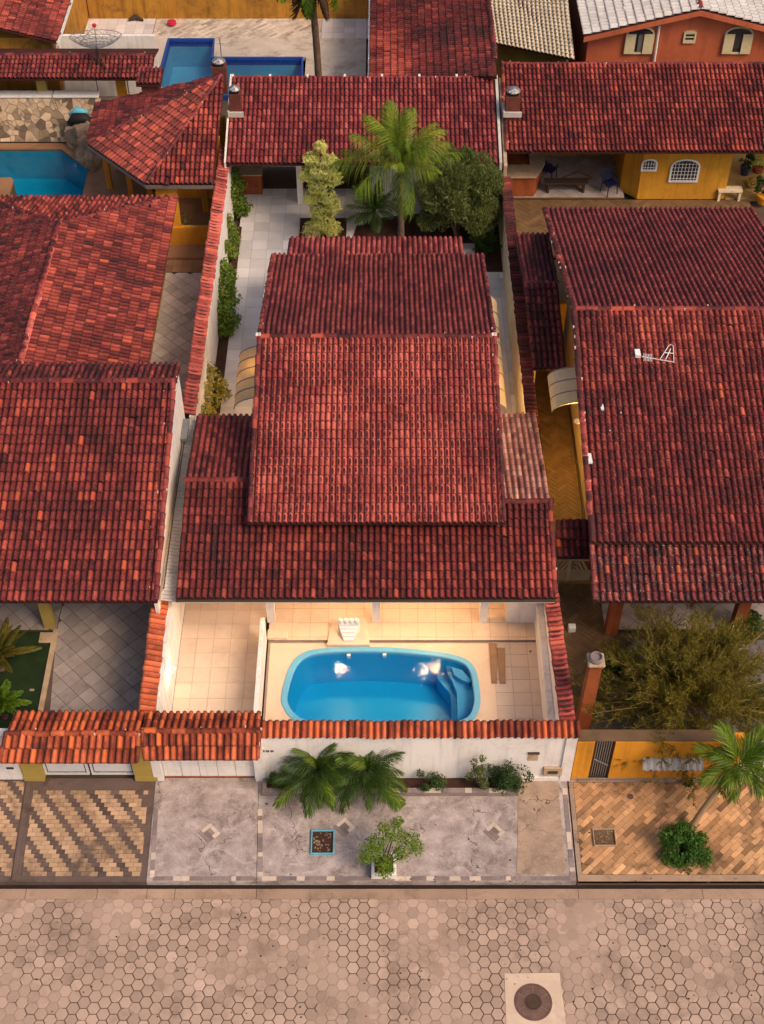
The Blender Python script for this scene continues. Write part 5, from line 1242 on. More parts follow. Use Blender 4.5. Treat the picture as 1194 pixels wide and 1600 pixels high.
MB().prism([(xH+.1, yk_+.05), (b1_.x-.35, yk_+.05), (b1_.x, yk_+.9), (b1_.x, yk_+1.9), (xH+.1, yk_+1.9)], 0, .95).build('counter_base', M['brickred'], hh)
MB().prism([(xH+.1, yk_-.05), (b1_.x-.3, yk_-.05), (b1_.x+.08, yk_+.88), (b1_.x+.08, yk_+2.0), (b1_.x-.5, yk_+2.0), (b1_.x-.5, yk_+.75), (xH+.1, yk_+.75)], .952, 1.03).build('counter', M['stone'], hh)
R.finish()
# patio furniture
dt = U(1003-160+50, 281, .1)
dpts = [U(x, y, .09) for x, y in ((877, 277), (903, 266), (928, 277), (903, 293))]; inn = [U(x, y, .09) for x, y in ((884, 277), (903, 269), (921, 277), (903, 288))]
for i in range(4):
    a, b, c_, d = dpts[i], dpts[(i+1) % 4], inn[(i+1) % 4], inn[i]; MB().prism([tuple(v.xy) for v in (a, b, c_, d)], .07, .09).build('inlay_slab', M['tile_terra'], bpy.data.objects['patio_floor'])
bt = U(890, 272, .9); tb = thing('bench', (bt.x, bt.y, 0.08), 'dark wooden bench in the shaded patio of the right back house', 'bench')
MB().box(bt.x-.9, bt.x+.75, bt.y-.1, bt.y+.25, .50, .56).build('seat', M['darkwood'], tb)
for x in (-.75, .6): MB().box(bt.x+x-.04, bt.x+x+.04, bt.y-.05, bt.y+.2, .08, .498).build('leg', M['darkwood'], tb)
def chair(px, py, ang, label, mat):
    c = U(px, py, .08); t = thing('chair', tuple(c), label, 'chair'); ca, sa = math.cos(ang), math.sin(ang)
    def P(x, y, z): return (c.x+x*ca-y*sa, c.y+x*sa+y*ca, .08+z)
    for x, y in ((-.2, -.2), (.2, -.2), (-.2, .2), (.2, .2)): MB().tube([P(x*1.15, y*1.15, 0), P(x, y, .42)], .022, 6).build('leg', mat, t)
    MB().hexa([P(-.24, -.22, .42), P(.24, -.22, .42), P(.22, .22, .42), P(-.22, .22, .42)], [P(-.24, -.22, .45), P(.24, -.22, .45), P(.22, .22, .45), P(-.22, .22, .45)]).build('seat', mat, t)
    for i in range(5):
        x = -.18+.09*i; MB().hexa([P(x-.03, .2, .46), P(x+.03, .2, .46), P(x+.03, .22, .46), P(x-.03, .22, .46)], [P(x-.03, .3, .85), P(x+.03, .3, .85), P(x+.03, .32, .85), P(x-.03, .32, .85)]).build('back_slat', mat, t)
    MB().tube([P(-.23, .31, .86), P(0, .33, .9), P(.23, .31, .86)], .025, 6).build('top_rail', mat, t)
    for s_ in (-1, 1): MB().tube([P(s_*.24, -.2, .45), P(s_*.26, -.18, .64), P(s_*.25, .1, .66), P(s_*.24, .27, .68)], .02, 6).build('armrest', mat, t)
chair(951, 301, .5, 'blue plastic chair beside the yellow wall of the shaded patio', M['bluepl'])
chair(857, 279, 2.6, 'dark blue chair behind the brick counter in the shaded patio', M['bluepl'])
# cream bench and pots right of the yellow wall
c0, c1 = U(1122, 296, .45), U(1160, 296, .45); bn = thing('bench', ((c0.x+c1.x)/2, c0.y, 0), 'cream garden bench beside the yellow house corner', 'bench')
MB().box(c0.x, c1.x, c0.y-.15, c0.y+.2, .40, .47).build('seat', M['cream'], bn)
for x in (c0.x+.03, c1.x-.12): MB().box(x, x+.09, c0.y-.12, c0.y+.17, 0, .398).build('leg', M['cream'], bn)
pw_ = thing('boundary_wall', (16, yk_+4, 0), 'cream wall behind the potted plants at the right edge', 'wall')
MB().box(wx1+.05, wx1+1.2, yk_+3.6, yk_+3.8, 0, 1.3).build('wall_body', M['cream'], pw_); MB().box(wx1+1.2, wx1+8, yk_+4.2, yk_+4.4, 0, 1.9).build('wall_body', M['cream'], pw_)
# ---------------------------------------------------------------- large right house
t3 = .30; hl = 2.7; Yl = U(0, 940, hl).y; hlt = hup(851, Yl, hl, t3); Ylt = U(0, 851, hlt).y; hi = 3.35; Yi = U(0, 848, hi).y; t4 = .27
hi1 = hup(484, Yi, hi, t4); Yi1 = U(0, 484, hi1).y; hi2 = hdn(328, Yi1, hi1, t4); Yi2 = U(0, 328, hi2).y; xi, xi2 = 5.46, 12.55
ih = thing('house', (9, 31, 0), 'large right house with broad dark red lichen-flecked roof and a fallen antenna on it', 'house'); R = Roofs(ih)
f = [(xi, Yi1, hi1), (xi2, Yi1, hi1), (xi2, Yi, hi), (xi, Yi, hi)]; b = [(xi, Yi2, hi2), (xi2, Yi2, hi2), (xi2, Yi1, hi1), (xi, Yi1, hi1)]; l_ = [(xi, Ylt+.4, hlt+.12), (xi2, Ylt+.4, hlt+.12), (xi2, Yl, hl), (xi, Yl, hl)]
rp = R.roof([f, b]); rl = R.roof([l_])
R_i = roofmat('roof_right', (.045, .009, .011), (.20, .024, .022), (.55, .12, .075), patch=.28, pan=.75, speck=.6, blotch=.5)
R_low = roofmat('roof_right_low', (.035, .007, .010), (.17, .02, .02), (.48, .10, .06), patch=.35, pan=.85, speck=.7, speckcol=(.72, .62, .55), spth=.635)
R.slope(rp, *f, R_i, nr=27, mean=.47, var=.09, bright=.004, fn=lambda u, v: .17*math.exp(-(v/.28)**2)*(1 if u > .1 else 0)); R.slope(rp, f[0], f[1], b[1], b[0], R_dark, mean=.60, var=.08, bright=.01)
R.slope(rl, *l_, R_low, mean=.38, var=.13, bright=.04)
R.ridge(rp, (xi, Yi1, hi1+.03), (xi2, Yi1, hi1+.03), R_red, w_=.17); R.ridge(rp, (xi+.03, Yi, hi+.06), (xi+.03, Yi1, hi1+.06), R_main, w_=.17, mean=.5); R.ridge(rp, (xi+.03, Yi2, hi2+.06), (xi+.03, Yi1, hi1+.06), R_main, w_=.17, mean=.45)
R.ridge(rl, (xi+.03, Yl, hl+.05), (xi+.03, Ylt, hlt+.05), R_low, w_=.14)
mb = MB(); gable_body(mb, 6.08, xi2-.4, Yi+1.5, Yi1, Yi2-.5, 0, hi+.2, hi1-.2, hi2+.0); mb.build('wall', M['cream'], ih)
MB().box(6.02, 6.075, Yi+1.6, Yi1+4, 0, .12).build('skirting', M['darkwood'], ih)
for px in (954, 1144):
    c = U(px, 978 if px < 1000 else 962, .06); MB().box(c.x-.17, c.x+.16, Yl+.95, Yl+1.25, 0, 2.8).build('column', M['brickred'], ih)
MB().box(xi+.4, xi2-.3, Yl+1.0, Yl+1.2, 2.78, 2.95).build('beam', M['brickred'], ih)
MB().box(6.1, xi2-.4, Yi+1.4, Yi+1.5, 0, 3).build('wall', M['cream'], ih)
for u_, v_, s_ in ((941, 636, (.09, .2)), (922, 716, (.11, .36)), (970, 645, (.04, .05)), (912, 656, (.1, .07)), (953, 673, (.04, .03))):
    hz = hi+(hi1-hi)*(848-v_)/364*.97; c = U(u_, v_, hz+.06)
    MB().prism([(c.x-s_[0]/2, c.y-s_[1]/2), (c.x+s_[0]/2, c.y-s_[1]/2+.01), (c.x+s_[0]/2-.01, c.y+s_[1]/2), (c.x-s_[0]/2+.01, c.y+s_[1]/2)], hz+.02, hz+.075).build('mortar_patch', M['whitepaint'], rp)
R.finish()
# fallen antenna
def onroof(px, py, dz=.12):
    hz = 4.3
    for _ in range(20):
        p = U(px, py, hz); hz = hi+(hi1-hi)*(p.y-Yi)/(Yi1-Yi)+dz
    return U(px, py, hz)
an = thing('antenna', tuple(onroof(1020, 552)), 'toppled white television antenna lying on the big right roof', 'antenna')
MB().tube([onroof(1003, 557), onroof(1054, 566)], .013, 5).build('boom', M['whitepaint'], an)
mb = MB(); loop = [onroof(x, y, .2) for x, y in ((1031, 562), (1045, 540), (1049, 538), (1052, 541), (1053, 565))]; mb.tube(loop, .011, 5); mb.tube([onroof(1038, 551, .2), onroof(1052, 552, .2)], .014, 4); mb.tube([onroof(1040, 562, .2), onroof(1048, 545, .2)], .014, 4); mb.build('reflector', M['whitepaint'], an)
for i in range(6):
    x = 1006+i*2.4; MB().tube([onroof(x, 552+i*.3, .14), onroof(x+.4, 564+i*.2, .14)], .008, 4).build('element', M['whitepaint'], an)
p = onroof(996, 554, .1); MB().hexa([p+Vector(v) for v in ((-.07, -.1, -.03), (.08, -.12, -.03), (.06, .1, .02), (-.08, .1, .02))], [p+Vector(v) for v in ((-.07, -.1, .07), (.08, -.12, .07), (.06, .1, .12), (-.08, .1, .12))]).build('junction_box', M['whitepaint'], None, 'small white box beside the toppled antenna on the right roof', 'box')
# small roofs over the right alley
jh = thing('side_roof', (5, 33, 2), 'narrow mossy tiled gable roof between the pale wall and the big right roof', 'roof'); R = Roofs(jh)
hj = 2.5; Yj = U(0, 576, hj).y; hj1 = hup(441, Yj, hj, .16); Yj1 = U(0, 441, hj1).y; hj2 = hdn(368, Yj1, hj1, .1); Yj2 = U(0, 368, hj2).y
x0j, x1j = Xp(833, 576, hj), 5.62
f = [(Xp(818, 441, hj1), Yj1, hj1), (x1j, Yj1, hj1), (x1j, Yj, hj), (x0j, Yj, hj)]; b = [(Xp(804, 368, hj2), Yj2, hj2), (x1j, Yj2, hj2), (x1j, Yj1-.05, hj1), (Xp(818, 441, hj1), Yj1-.05, hj1)]
rp = R.roof([f, b]); R.slope(rp, *f, R_dark, nr=11, mean=.32, var=.12, bright=.02, fn=lambda u, v: .55*max(0, u-.45)*(1 if pn(u*6, v*9) > -.25 else .2)); R.slope(rp, b[3], b[2], b[1], b[0], R_dark, mean=.5, var=.12, bright=.03)
R.ridge(rp, f[0], f[1], R_dark, w_=.13)
MB().box(x0j+.15, x1j+.3, Yj+3.0, Yj+3.15, 0, 2.6).build('wall', M['yellow'], jh); MB().box(x0j+.1, x0j+.2, Yj+.7, Yj2-.3, 0, 2.2).build('wall', M['cream'], jh); R.finish()
ag = thing('gate_roof', (5.2, 24, 2), 'two stepped rows of tiles over the slatted alley gate', 'roof'); R = Roofs(ag)
h0 = 2.3; Y0 = U(0, 871, h0).y; h1 = hup(843, Y0, h0, .25); Y1 = U(0, 843, h1).y; h2 = h1+.1; Yt = U(0, 815, h2+.12).y
f = [(4.72, Y1, h1), (5.6, Y1, h1), (5.6, Y0, h0), (4.72, Y0, h0)]; g = [(4.72, Yt, h2+.2), (5.6, Yt, h2+.2), (5.6, Y1-.05, h2), (4.72, Y1-.05, h2)]
rp = R.roof([f, g]); R.slope(rp, *f, R_red, mean=.4); R.slope(rp, *g, R_red, mean=.4); R.ridge(rp, (4.7, Y1, h1+.08), (5.6, Y1, h1+.08), R_back, w_=.12); R.finish()
sgt = thing('alley_gate', (5.25, U(0, 909, 0).y, 0), 'pale wooden gate with diagonal slats across the right alley', 'gate'); yg2 = U(0, 909, 0).y
MB().box(4.78, 5.95, yg2, yg2+.04, .06, .48).build('panel', M['gatewood'], sgt)
for k in range(9):
    x = 4.8+k*.125; s_ = 1 if k < 5 else -1; MB().hexa([(x, yg2-.01, .485), (x+.07, yg2-.01, .485), (x+.07, yg2+.03, .485), (x, yg2+.03, .485)], [(x+s_*.2, yg2-.01, .93), (x+.07+s_*.2, yg2-.01, .93), (x+.07+s_*.2, yg2+.03, .93), (x+s_*.2, yg2+.03, .93)]).build('slat', M['gatewood'], sgt)
MB().box(4.78, 5.95, yg2-.02, yg2+.05, .935, 2.2).build('panel', M['gatewood'], sgt); MB().box(5.26, 5.34, yg2-.02, yg2+.05, .06, .93).build('stile', M['stone'], sgt)
awning('curved frosted canopy with white ribs over the door in the yellow lit alley', 6.02, 5.05, U(0, 646, 2.3).y, U(0, 583, 2.5).y, 2.75, 2.35, M['frostgrey'], 3)
# brick pillar, meter
bp = thing('brick_pillar', (5.15, 19.7, 0), 'tall free-standing red brick pillar with stone cap beside the thorny bush', 'pillar')
MB().hexa([(5.0, 19.5, 0), (5.33, 19.5, 0), (5.33, 19.83, 0), (5.0, 19.83, 0)], [(5.06, 19.54, 3.2), (5.36, 19.54, 3.2), (5.36, 19.84, 3.2), (5.06, 19.84, 3.2)]).build('shaft', M['brickred'], bp)
MB().box(5.0, 5.42, 19.48, 19.9, 3.2, 3.3).build('cap', M['stone'], bp, bevel=.03); MB().lathe((5.21, 19.69, 3.3), [(.17, 0), (.19, .06), (.15, .12), (.13, .12), (.12, .05), (.02, .05)], 14).build('bowl', M['trimgrey'], bp)
c = U(893, 985, 0); MB().box(c.x-.1, c.x+.1, c.y-.08, c.y+.08, 0.0, .22).build('meter_housing', M['whitepaint'], None, 'small white box on the brown herringbone alley beside the tile capped wall', 'box', bevel=.015)
# ---------------------------------------------------------------- amber street wall
aw = thing('boundary_wall', (9, 18.4, 0), 'amber yellow street wall in front of the bushy garden on the right', 'wall')
gx_0, gx_1 = XY(919, 1220)[0], XY(949, 1220)[0]; zt = 1.72
yw2 = yf
aA = Xb+.06
MB().box(aA, gx_0-.01, yw2, yw2+.22, 0, zt).build('wall_body', M['amber'], aw); MB().box(gx_1+.01, XY(1128, 1220)[0], yw2, yw2+.22, 0, zt).build('wall_body', M['amber'], aw)
MB().box(aA, XY(1128, 1220)[0], yw2-.012+.03, yw2+.34, zt+.001, zt+.04).build('coping', M['tile_brown'], aw)
MB().box(aA, XY(1128, 1220)[0], yw2-.03, yw2-.003, 0, .08).build('plinth', M['conc_warm'], aw)
MB().box(XY(1128, 1220)[0]+.02, XY(1145, 1220)[0], yw2-.05, yw2+.25, 0, zt+.05).build('pier', M['amber'], aw)
ga = thing('gate', ((gx_0+gx_1)/2, yw2+.1, 0), 'dark slatted pedestrian gate in the amber wall', 'gate')
MB().box(gx_0, gx_1, yw2+.14, yw2+.17, .02, zt-.05).build('backing', M['dark'], ga)
MB().box(gx_0, gx_0+.04, yw2+.05, yw2+.1, .0, zt).build('frame', M['darkwood'], ga); MB().box(gx_1-.04, gx_1, yw2+.05, yw2+.1, .0, zt).build('frame', M['darkwood'], ga)
for k in range(7): x = gx_0+.07+k*(gx_1-gx_0-.14)/6; MB().box(x-.012, x+.012, yw2+.05, yw2+.08, .04, zt-.02).build('bar', M['metal'], ga)
MB().tube([(gx_0+.05, yw2+.04, .9), (gx_1-.05, yw2+.04, .6)], .015, 5).build('rail', M['metal'], ga)
x0_, z_ = onwall(1003, 1189, yw2); x1_, _ = onwall(1098, 1189, yw2)
corrugated('corrugated_canopy', (x0_, yw2-.01, z_+.16), (x1_, yw2-.01, z_+.16), (x1_, yw2-.22, z_-.08), (x0_, yw2-.22, z_-.08), .035, 10, M['fibro'], label='short corrugated cement canopy projecting from the amber wall', cat='canopy')
wg = thing('gate', (XY(1175, 1215)[0], yw2, 0), 'white slatted driveway gate at the right edge behind the leaning palm', 'gate')
g0_ = XY(1147, 1215)[0]
for k in range(16): x = g0_+k*.12; MB().box(x, x+.07, yw2+.05, yw2+.08, .05, 1.65).build('slat', M['whitepaint'], wg)
MB().box(g0_, g0_+2, yw2+.085, yw2+.12, .3, .4).build('rail', M['whitepaint'], wg); MB().box(g0_, g0_+2, yw2+.085, yw2+.12, 1.3, 1.4).build('rail', M['whitepaint'], wg)
# ================================================================ PLANTS
def frond_mesh(name, L, nl, ll, droop, mat, wid=.035, curl=.5, lean=.55, seed=0, up=.25):
    """feather leaf along +X that arches and droops; leaflets hang from both sides"""
    rnd = np.random.default_rng(seed); V = []; F = []
    def rach(t): return np.array([L*(t-.12*droop*t*t*t), 0, L*(up*t-droop*.55*t*t)])
    n = 14; b = 0; r0 = .022*L/2
    for i in range(n+1):
        t = i/n; p = rach(t); r = r0*(1-.8*t)
        V += [p+[0, -r, 0], p+[0, 0, r], p+[0, r, 0]]
    for i in range(n):
        for a, c in ((0, 1), (1, 2), (2, 0)): F.append((i*3+a, i*3+c, (i+1)*3+c, (i+1)*3+a))
    for s in (-1, 1):
        for k in range(nl):
            t = .12+.88*(k+.5)/nl; p = rach(t); d = rach(min(1, t+.02))-rach(t-.02); d /= np.linalg.norm(d)
            ln = ll*math.sin(math.pi*min(1, .12+t*.84))**.6*(1-.25*t)*rnd.uniform(.85, 1.1); le = lean+.35*t
            side = np.array([0, s, 0])*(1-le*.5)+d*(le+rnd.normal(0, .10))+np.array([0, 0, rnd.normal(0, .10)]); side /= np.linalg.norm(side)
            w_ = np.cross(side, [0, 0, 1]); w_ /= np.linalg.norm(w_); w_ = w_*wid*.5
            dr = curl*rnd.uniform(.7, 1.3)
            p1 = p+side*ln*.45+np.array([0, 0, .06-dr*.12])*ln; p2 = p+side*ln*.8*(1-.15*dr)+np.array([0, 0, -dr*.5])*ln; p3 = p+side*ln*(1-.35*dr)+np.array([0, 0, -dr*1.0])*ln*.9
            b = len(V); V += [p-w_*.5, p+w_*.5, p1-w_, p1+w_, p2-w_*.7, p2+w_*.7, p3]
            F += [(b, b+1, b+3, b+2), (b+2, b+3, b+5, b+4), (b+4, b+5, b+6)]
    return npmesh(name, np.array(V), F, mat)
def palm(label, base_, top, rt, rb, nf, meshes, tilt=(-.3, 1.1), group=None, name='palm_tree', trunkmat=None, rot0=0, scale=(.85, 1.1), seed=1, bend=.1):
    rnd = random.Random(seed); B_ = Vector(base_); Tp = Vector(top); t = thing(name, tuple(B_), label, 'palm', group)
    pts = []; n = 16
    for i in range(n+1):
        f = i/n; p = B_.lerp(Tp, f)+Vector((bend*math.sin(f*math.pi), 0, 0)); pts.append(p)
    rad = [(rb*(1-f)+rt*f)*(1.35-.35*min(1, f*6))*(1+.07*(i % 2)) for i, f in enumerate([i/n for i in range(n+1)])]
    MB().tube(pts, rad, 10).build('trunk', trunkmat or M['bark'], t, smooth=True)
    for i in range(nf):
        me = meshes[i % len(meshes)]; az = rot0+i*2.39996; el = tilt[1]-(tilt[1]-tilt[0])*(i/max(1, nf-1))
        sc_ = rnd.uniform(*scale)
        Mx = Matrix.Translation(Tp) @ Matrix.Rotation(az+rnd.uniform(-.2, .2), 4, 'Z') @ Matrix.Rotation(-el, 4, 'Y') @ Matrix.Rotation(rnd.uniform(-.3, .3), 4, 'X') @ Matrix.Scale(sc_, 4)
        o = bpy.data.objects.new('frond', me); reg(o, t, Mx)
    return t
def leafcloud(blobs, size, seed=0, aspect=.5, upb=.5, shell=.5):
    """blobs: (cx,cy,cz, rx,ry,rz, n); many small folded leaves spread through clumpy volumes"""
    rnd = np.random.default_rng(seed); VV = []
    for (cx, cy, cz, rx, ry, rz, n) in blobs:
        d = rnd.normal(size=(n, 3)); d /= np.linalg.norm(d, axis=1)[:, None]; r = rnd.random(n)**(1/3.)*(1-shell)+shell*(.75+.3*rnd.random(n))
        lump = 1+.22*np.sin(d[:, 0]*5+cx*3)*np.cos(d[:, 1]*6+cy)+.15*np.sin(d[:, 2]*8+cz*2)
        P_ = np.array([cx, cy, cz])+d*(r*lump)[:, None]*np.array([rx, ry, rz])
        nn_ = d*.5+rnd.normal(size=(n, 3))*.45+np.array([0, 0, .6]); nn_ /= np.linalg.norm(nn_, axis=1)[:, None]
        ax = d*.7+rnd.normal(size=(n, 3))*.7+np.array([0, 0, upb])
        if upb < 1: ax = ax-nn_*(ax*nn_).sum(1)[:, None]
        ax /= np.linalg.norm(ax, axis=1)[:, None]
        w_ = np.cross(ax, nn_ if upb < 1 else nn_+rnd.normal(size=(n, 3))*.8); w_ /= np.linalg.norm(w_, axis=1)[:, None]+1e-9
        s = size*rnd.uniform(.6, 1.3, n)[:, None]
        VV.append(np.stack([P_-ax*s*.5, P_+w_*s*aspect*.5, P_+ax*s*.5, P_-w_*s*aspect*.5], 1))
    V = np.concatenate(VV).reshape(-1, 3); F = np.arange(len(V)).reshape(-1, 4)
    return V, F
def shrub(name, label, cat, base_, blobs, size, mat, trunks=None, seed=0, aspect=.5, upb=.5, group=None, trunkr=.03, part='crown', shell=.5, mats2=None):
    t = thing(name, tuple(base_), label, cat, group); B_ = Vector(base_)
    V, F = leafcloud(blobs, size, seed, aspect, upb, shell); o = bpy.data.objects.new(part, npmesh(part, V, F, mat)); reg(o, t)
    if mats2:
        V, F = leafcloud(mats2[0], size, seed+9, aspect, upb, shell); o = bpy.data.objects.new('crown', npmesh('crown', V, F, mats2[1])); reg(o, t)
    rnd = random.Random(seed); mb = MB()
    for b in (trunks or blobs):
        e = Vector(b[:3]); m = B_.lerp(e, .5)+Vector((rnd.uniform(-.08, .08), rnd.uniform(-.08, .08), 0)); mb.tube([B_+Vector((rnd.uniform(-.02, .02), rnd.uniform(-.02, .02), 0)), m, e], [trunkr, trunkr*.7, trunkr*.3], 5)
    mb.build('trunk', M['bark'], t)
    return t
def clumps(c, R_, n, r, k, seed, flat=1.0, bottom=-.6):
    rnd = random.Random(seed); out = []
    while len(out) < n:
        v = Vector((rnd.uniform(-1, 1), rnd.uniform(-1, 1), rnd.uniform(bottom, 1)))
        if v.length > 1 or v.length < .35: continue
        q = r*rnd.uniform(.6, 1.2); out.append((c[0]+v.x*R_[0], c[1]+v.y*R_[1], c[2]+v.z*R_[2], q, q, q*flat, int(k*rnd.uniform(.6, 1.3))))
    return out
# coconut palm of the back yard
fm = [frond_mesh('frond', 2.4, 60, .85, dr, M['leaf_coco'], wid=.019, curl=cu, seed=i, up=.3) for i, (dr, cu) in enumerate(((.35, .5), (.6, 1.0), (.85, 1.3)))]
fg = [frond_mesh('frond', 2.4, 60, .95, .8, M['leaf_gold'], wid=.019, curl=.9, seed=9, up=.15)]
Yp = 38.8; bx = U(627, 372, 0); px_ = .62
pt = palm('tall coconut palm with arching green and gold fronds in the white back yard', (px_, Yp, 0), (px_-.05, Yp, 4.75), .085, .14, 25, fm, scale=(.75, 1.02), tilt=(-.12, 1.4), seed=3, bend=.06)
fl_ = [c for c in pt.children if c.name.startswith('frond')]
for c in sorted(fl_, key=lambda o: (o.matrix_basis.to_3x3() @ Vector((1, 0, 0))).z)[:3]:
    dx = (c.matrix_basis.to_3x3() @ Vector((1, 0, 0))).x
    if dx > .2: c.data = fg[0]
# sabal-like small palm beside it
fs_ = [frond_mesh('frond', 1.2, 40, .42, .5, M['leaf_dark'], wid=.018, curl=.4, seed=20, up=.3)]
c = U(588, 362, 0); palm('low dark green palm at the foot of the coconut palm', (c.x-.1, c.y+.2, 0), (c.x-.1, c.y+.2, .7), .07, .1, 26, fs_, tilt=(-.1, 1.3), name='small_palm', seed=5, bend=0)
c = U(757, 398, 0); palm('dark strappy palm in the corner of the back yard bed', (c.x, c.y, 0), (c.x, c.y, .35), .05, .06, 16, fs_, tilt=(0, 1.2), name='small_palm', seed=6, bend=0, scale=(.5, .7))
# black bed with lime tree
q0, q1 = XY(467, 375), XY(541, 375); qt = XY(0, 341)[1]
base('planting_bed', [(q0[0], q0[1]-.3), (q1[0], q0[1]-.3), (q1[0], qt), (q0[0], qt)], .015, .1, M['soil'])
base('planting_bed', [XY(548, 380), XY(790, 380), XY(782, 328), XY(640, 335), XY(560, 345)], .012, .1, M['soil'])
base('planting_bed', [XY(742, 425), XY(800, 425), XY(795, 380), XY(742, 380)], .014, .1, M['soil'])
Yl_ = 41.7; lx = U(507, 365, 0).x; bl = []
rnd = random.Random(2)
for px, py, r in ((501, 233, .22), (486, 252, .28), (515, 247, .3), (500, 262, .34), (480, 276, .28), (519, 280, .36), (498, 290, .4), (512, 305, .32), (487, 310, .28), (518, 322, .34), (500, 330, .36), (508, 345, .42), (494, 355, .36), (518, 358, .36)):
    fw2, dn2 = kk(py); t_ = Yl_/fw2; z = CAMZ-dn2*t_; x = (px-CXP)/FOC*t_; bl.append((x, Yl_+rnd.uniform(-.2, .2), z, r, r, r*.85, int(620*r/.3)))
shrub('ornamental_tree', 'yellow green column shaped tree in clumps in the black bed', 'tree', (lx+.1, Yl_, 0), bl, .12, M['leaf_lime'], seed=2, aspect=.5, shell=.85, trunkr=.035)
c = U(489, 362, .3); shrub('variegated_shrub', 'small cream variegated shrub at the foot of the yellow green tree', 'shrub', (c.x, c.y-.4, 0), clumps((c.x, c.y-.4, .45), (.3, .25, .35), 8, .2, 90, 4), .11, M['leaf_cream'], seed=5, aspect=.35)
# round grey green tree
cx_, cy_ = 2.75, 41.2
shrub('garden_tree', 'broad dark olive tree filling the right corner of the back yard', 'tree', (cx_, cy_, 0), clumps((cx_, cy_, 1.9), (1.45, 1.2, 1.55), 60, .46, 1500, 8), .12, M['leaf_olive'], seed=11, aspect=.28, upb=1.2, trunkr=.06, trunks=clumps((cx_, cy_, 2.0), (1, .8, 1.2), 9, .3, 1, 3), shell=.35)
# climbers on the left wall
def on(px, py, h): return U(px, py, h)
for i, (lab, pts, mat_, sz) in enumerate((
    ('leafy green shrub at the far end of the left yard wall', ((362, 275, 1.5, .35), (370, 290, 1.1, .35), (358, 300, 1.2, .3), (372, 318, .5, .4), (378, 325, .3, .35)), 'leaf_vine', .12),
    ('thin leafy shrub against the middle of the left yard wall', ((352, 345, 1.2, .3), (360, 360, .8, .3), (366, 375, .5, .25), (350, 385, 1.0, .25), (360, 392, .4, .3)), 'leaf_vine', .11),
    ('dense dark climber with hanging leaves on the left yard wall', ((345, 420, 1.3, .35), (356, 430, .9, .35), (348, 450, 1.1, .38), (358, 465, .7, .38), (350, 485, .8, .38), (360, 500, .5, .35), (352, 512, .4, .3)), 'leaf_vine', .14),
    ('loose yellow flecked climber at the near end of the left yard wall', ((325, 580, 1.3, .32), (334, 592, .9, .32), (320, 610, 1.3, .35), (330, 625, .9, .35), (316, 640, 1.4, .32), (326, 650, 1.0, .3), (345, 600, .7, .22), (352, 615, .5, .2)), 'leaf_yel', .10))):
    if mat_ == 'leaf_yel' and mat_ not in M: M[mat_] = leafmat('leaf_yellow_green', (.07, .12, .01), (.34, .30, .03), (.62, .45, .20))
    bl = []
    for (px, py, h, r) in pts: p = on(px, py, h); bl.append((p.x, p.y, max(.12, p.z), r, r, r, int(420 if i != 3 else 260)))
    c = bl[-1]; shrub('climbing_shrub', lab, 'climber', (-5.25, c[1], 0), bl, sz, M[mat_], seed=30+i, trunkr=.015, shell=.3, aspect=.5, group='climbers along the left yard wall')
base('planting_bed', [(-5.53, 28.3), (-5.22, 28.3), (-5.22, 42), (-5.53, 42)], .03, .1, M['soil'])
# front palms: a clump of feathery palms in the planter bed
ff = [frond_mesh('frond', 1.35, 40, .50, dr, M['leaf_palm2'], wid=.017, curl=cu, seed=40+i, up=.35, lean=.75) for i, (dr, cu) in enumerate(((.7, .5), (.95, .7), (1.2, .9)))]
fpd = [frond_mesh('frond', 1.3, 36, .48, .9, M['leaf_dark'], wid=.015, curl=.4, seed=47, up=.3, lean=.45)]
for i, (px, py, h, nf, lab) in enumerate(((497, 1208, .66, 34, 'left feathery palm of the pair in front of the white street wall'), (574, 1206, .64, 32, 'right feathery palm of the pair in front of the white street wall'))):
    c = U(px, py+14, .1); palm(lab, (c.x, c.y, .1), (c.x+.02, c.y-.05, h), .05, .07, nf, ff[:2]+fpd+ff[2:]+fpd, tilt=(-.4, 1.2), scale=(.7, 1.12), name='areca_palm', seed=50+i, bend=.02, rot0=.4+i*.8, group='feathery palms in the front planter')
for i, (px, w_, n, r, lab, h, mm) in enumerate(((440, .28, 9, .11, 'dark leggy shrub at the left end of the front planter bed', .45, 'leaf_dark'), (672, .33, 9, .12, 'low green shrub in the middle of the front planter bed', .32, 'leaf_dark'), (748, .25, 10, .10, 'thin tall twiggy shrub in the front planter bed', .75, 'leaf_olive'), (792, .42, 17, .17, 'bushy shrub with fine leaves at the right end of the front planter bed', .55, 'leaf_dark'))):
    c = U(px, 1228, .1); shrub('shrub', lab, 'shrub', (c.x, c.y, .1), clumps((c.x, c.y, .12+h*.8), (w_*1.25, .26, h*.85), int(n*1.5), r*1.2, 90 if i != 3 else 150, 60+i, bottom=-.9), .06, M[mm], seed=70+i, trunkr=.012, group='shrubs in the front planter bed')
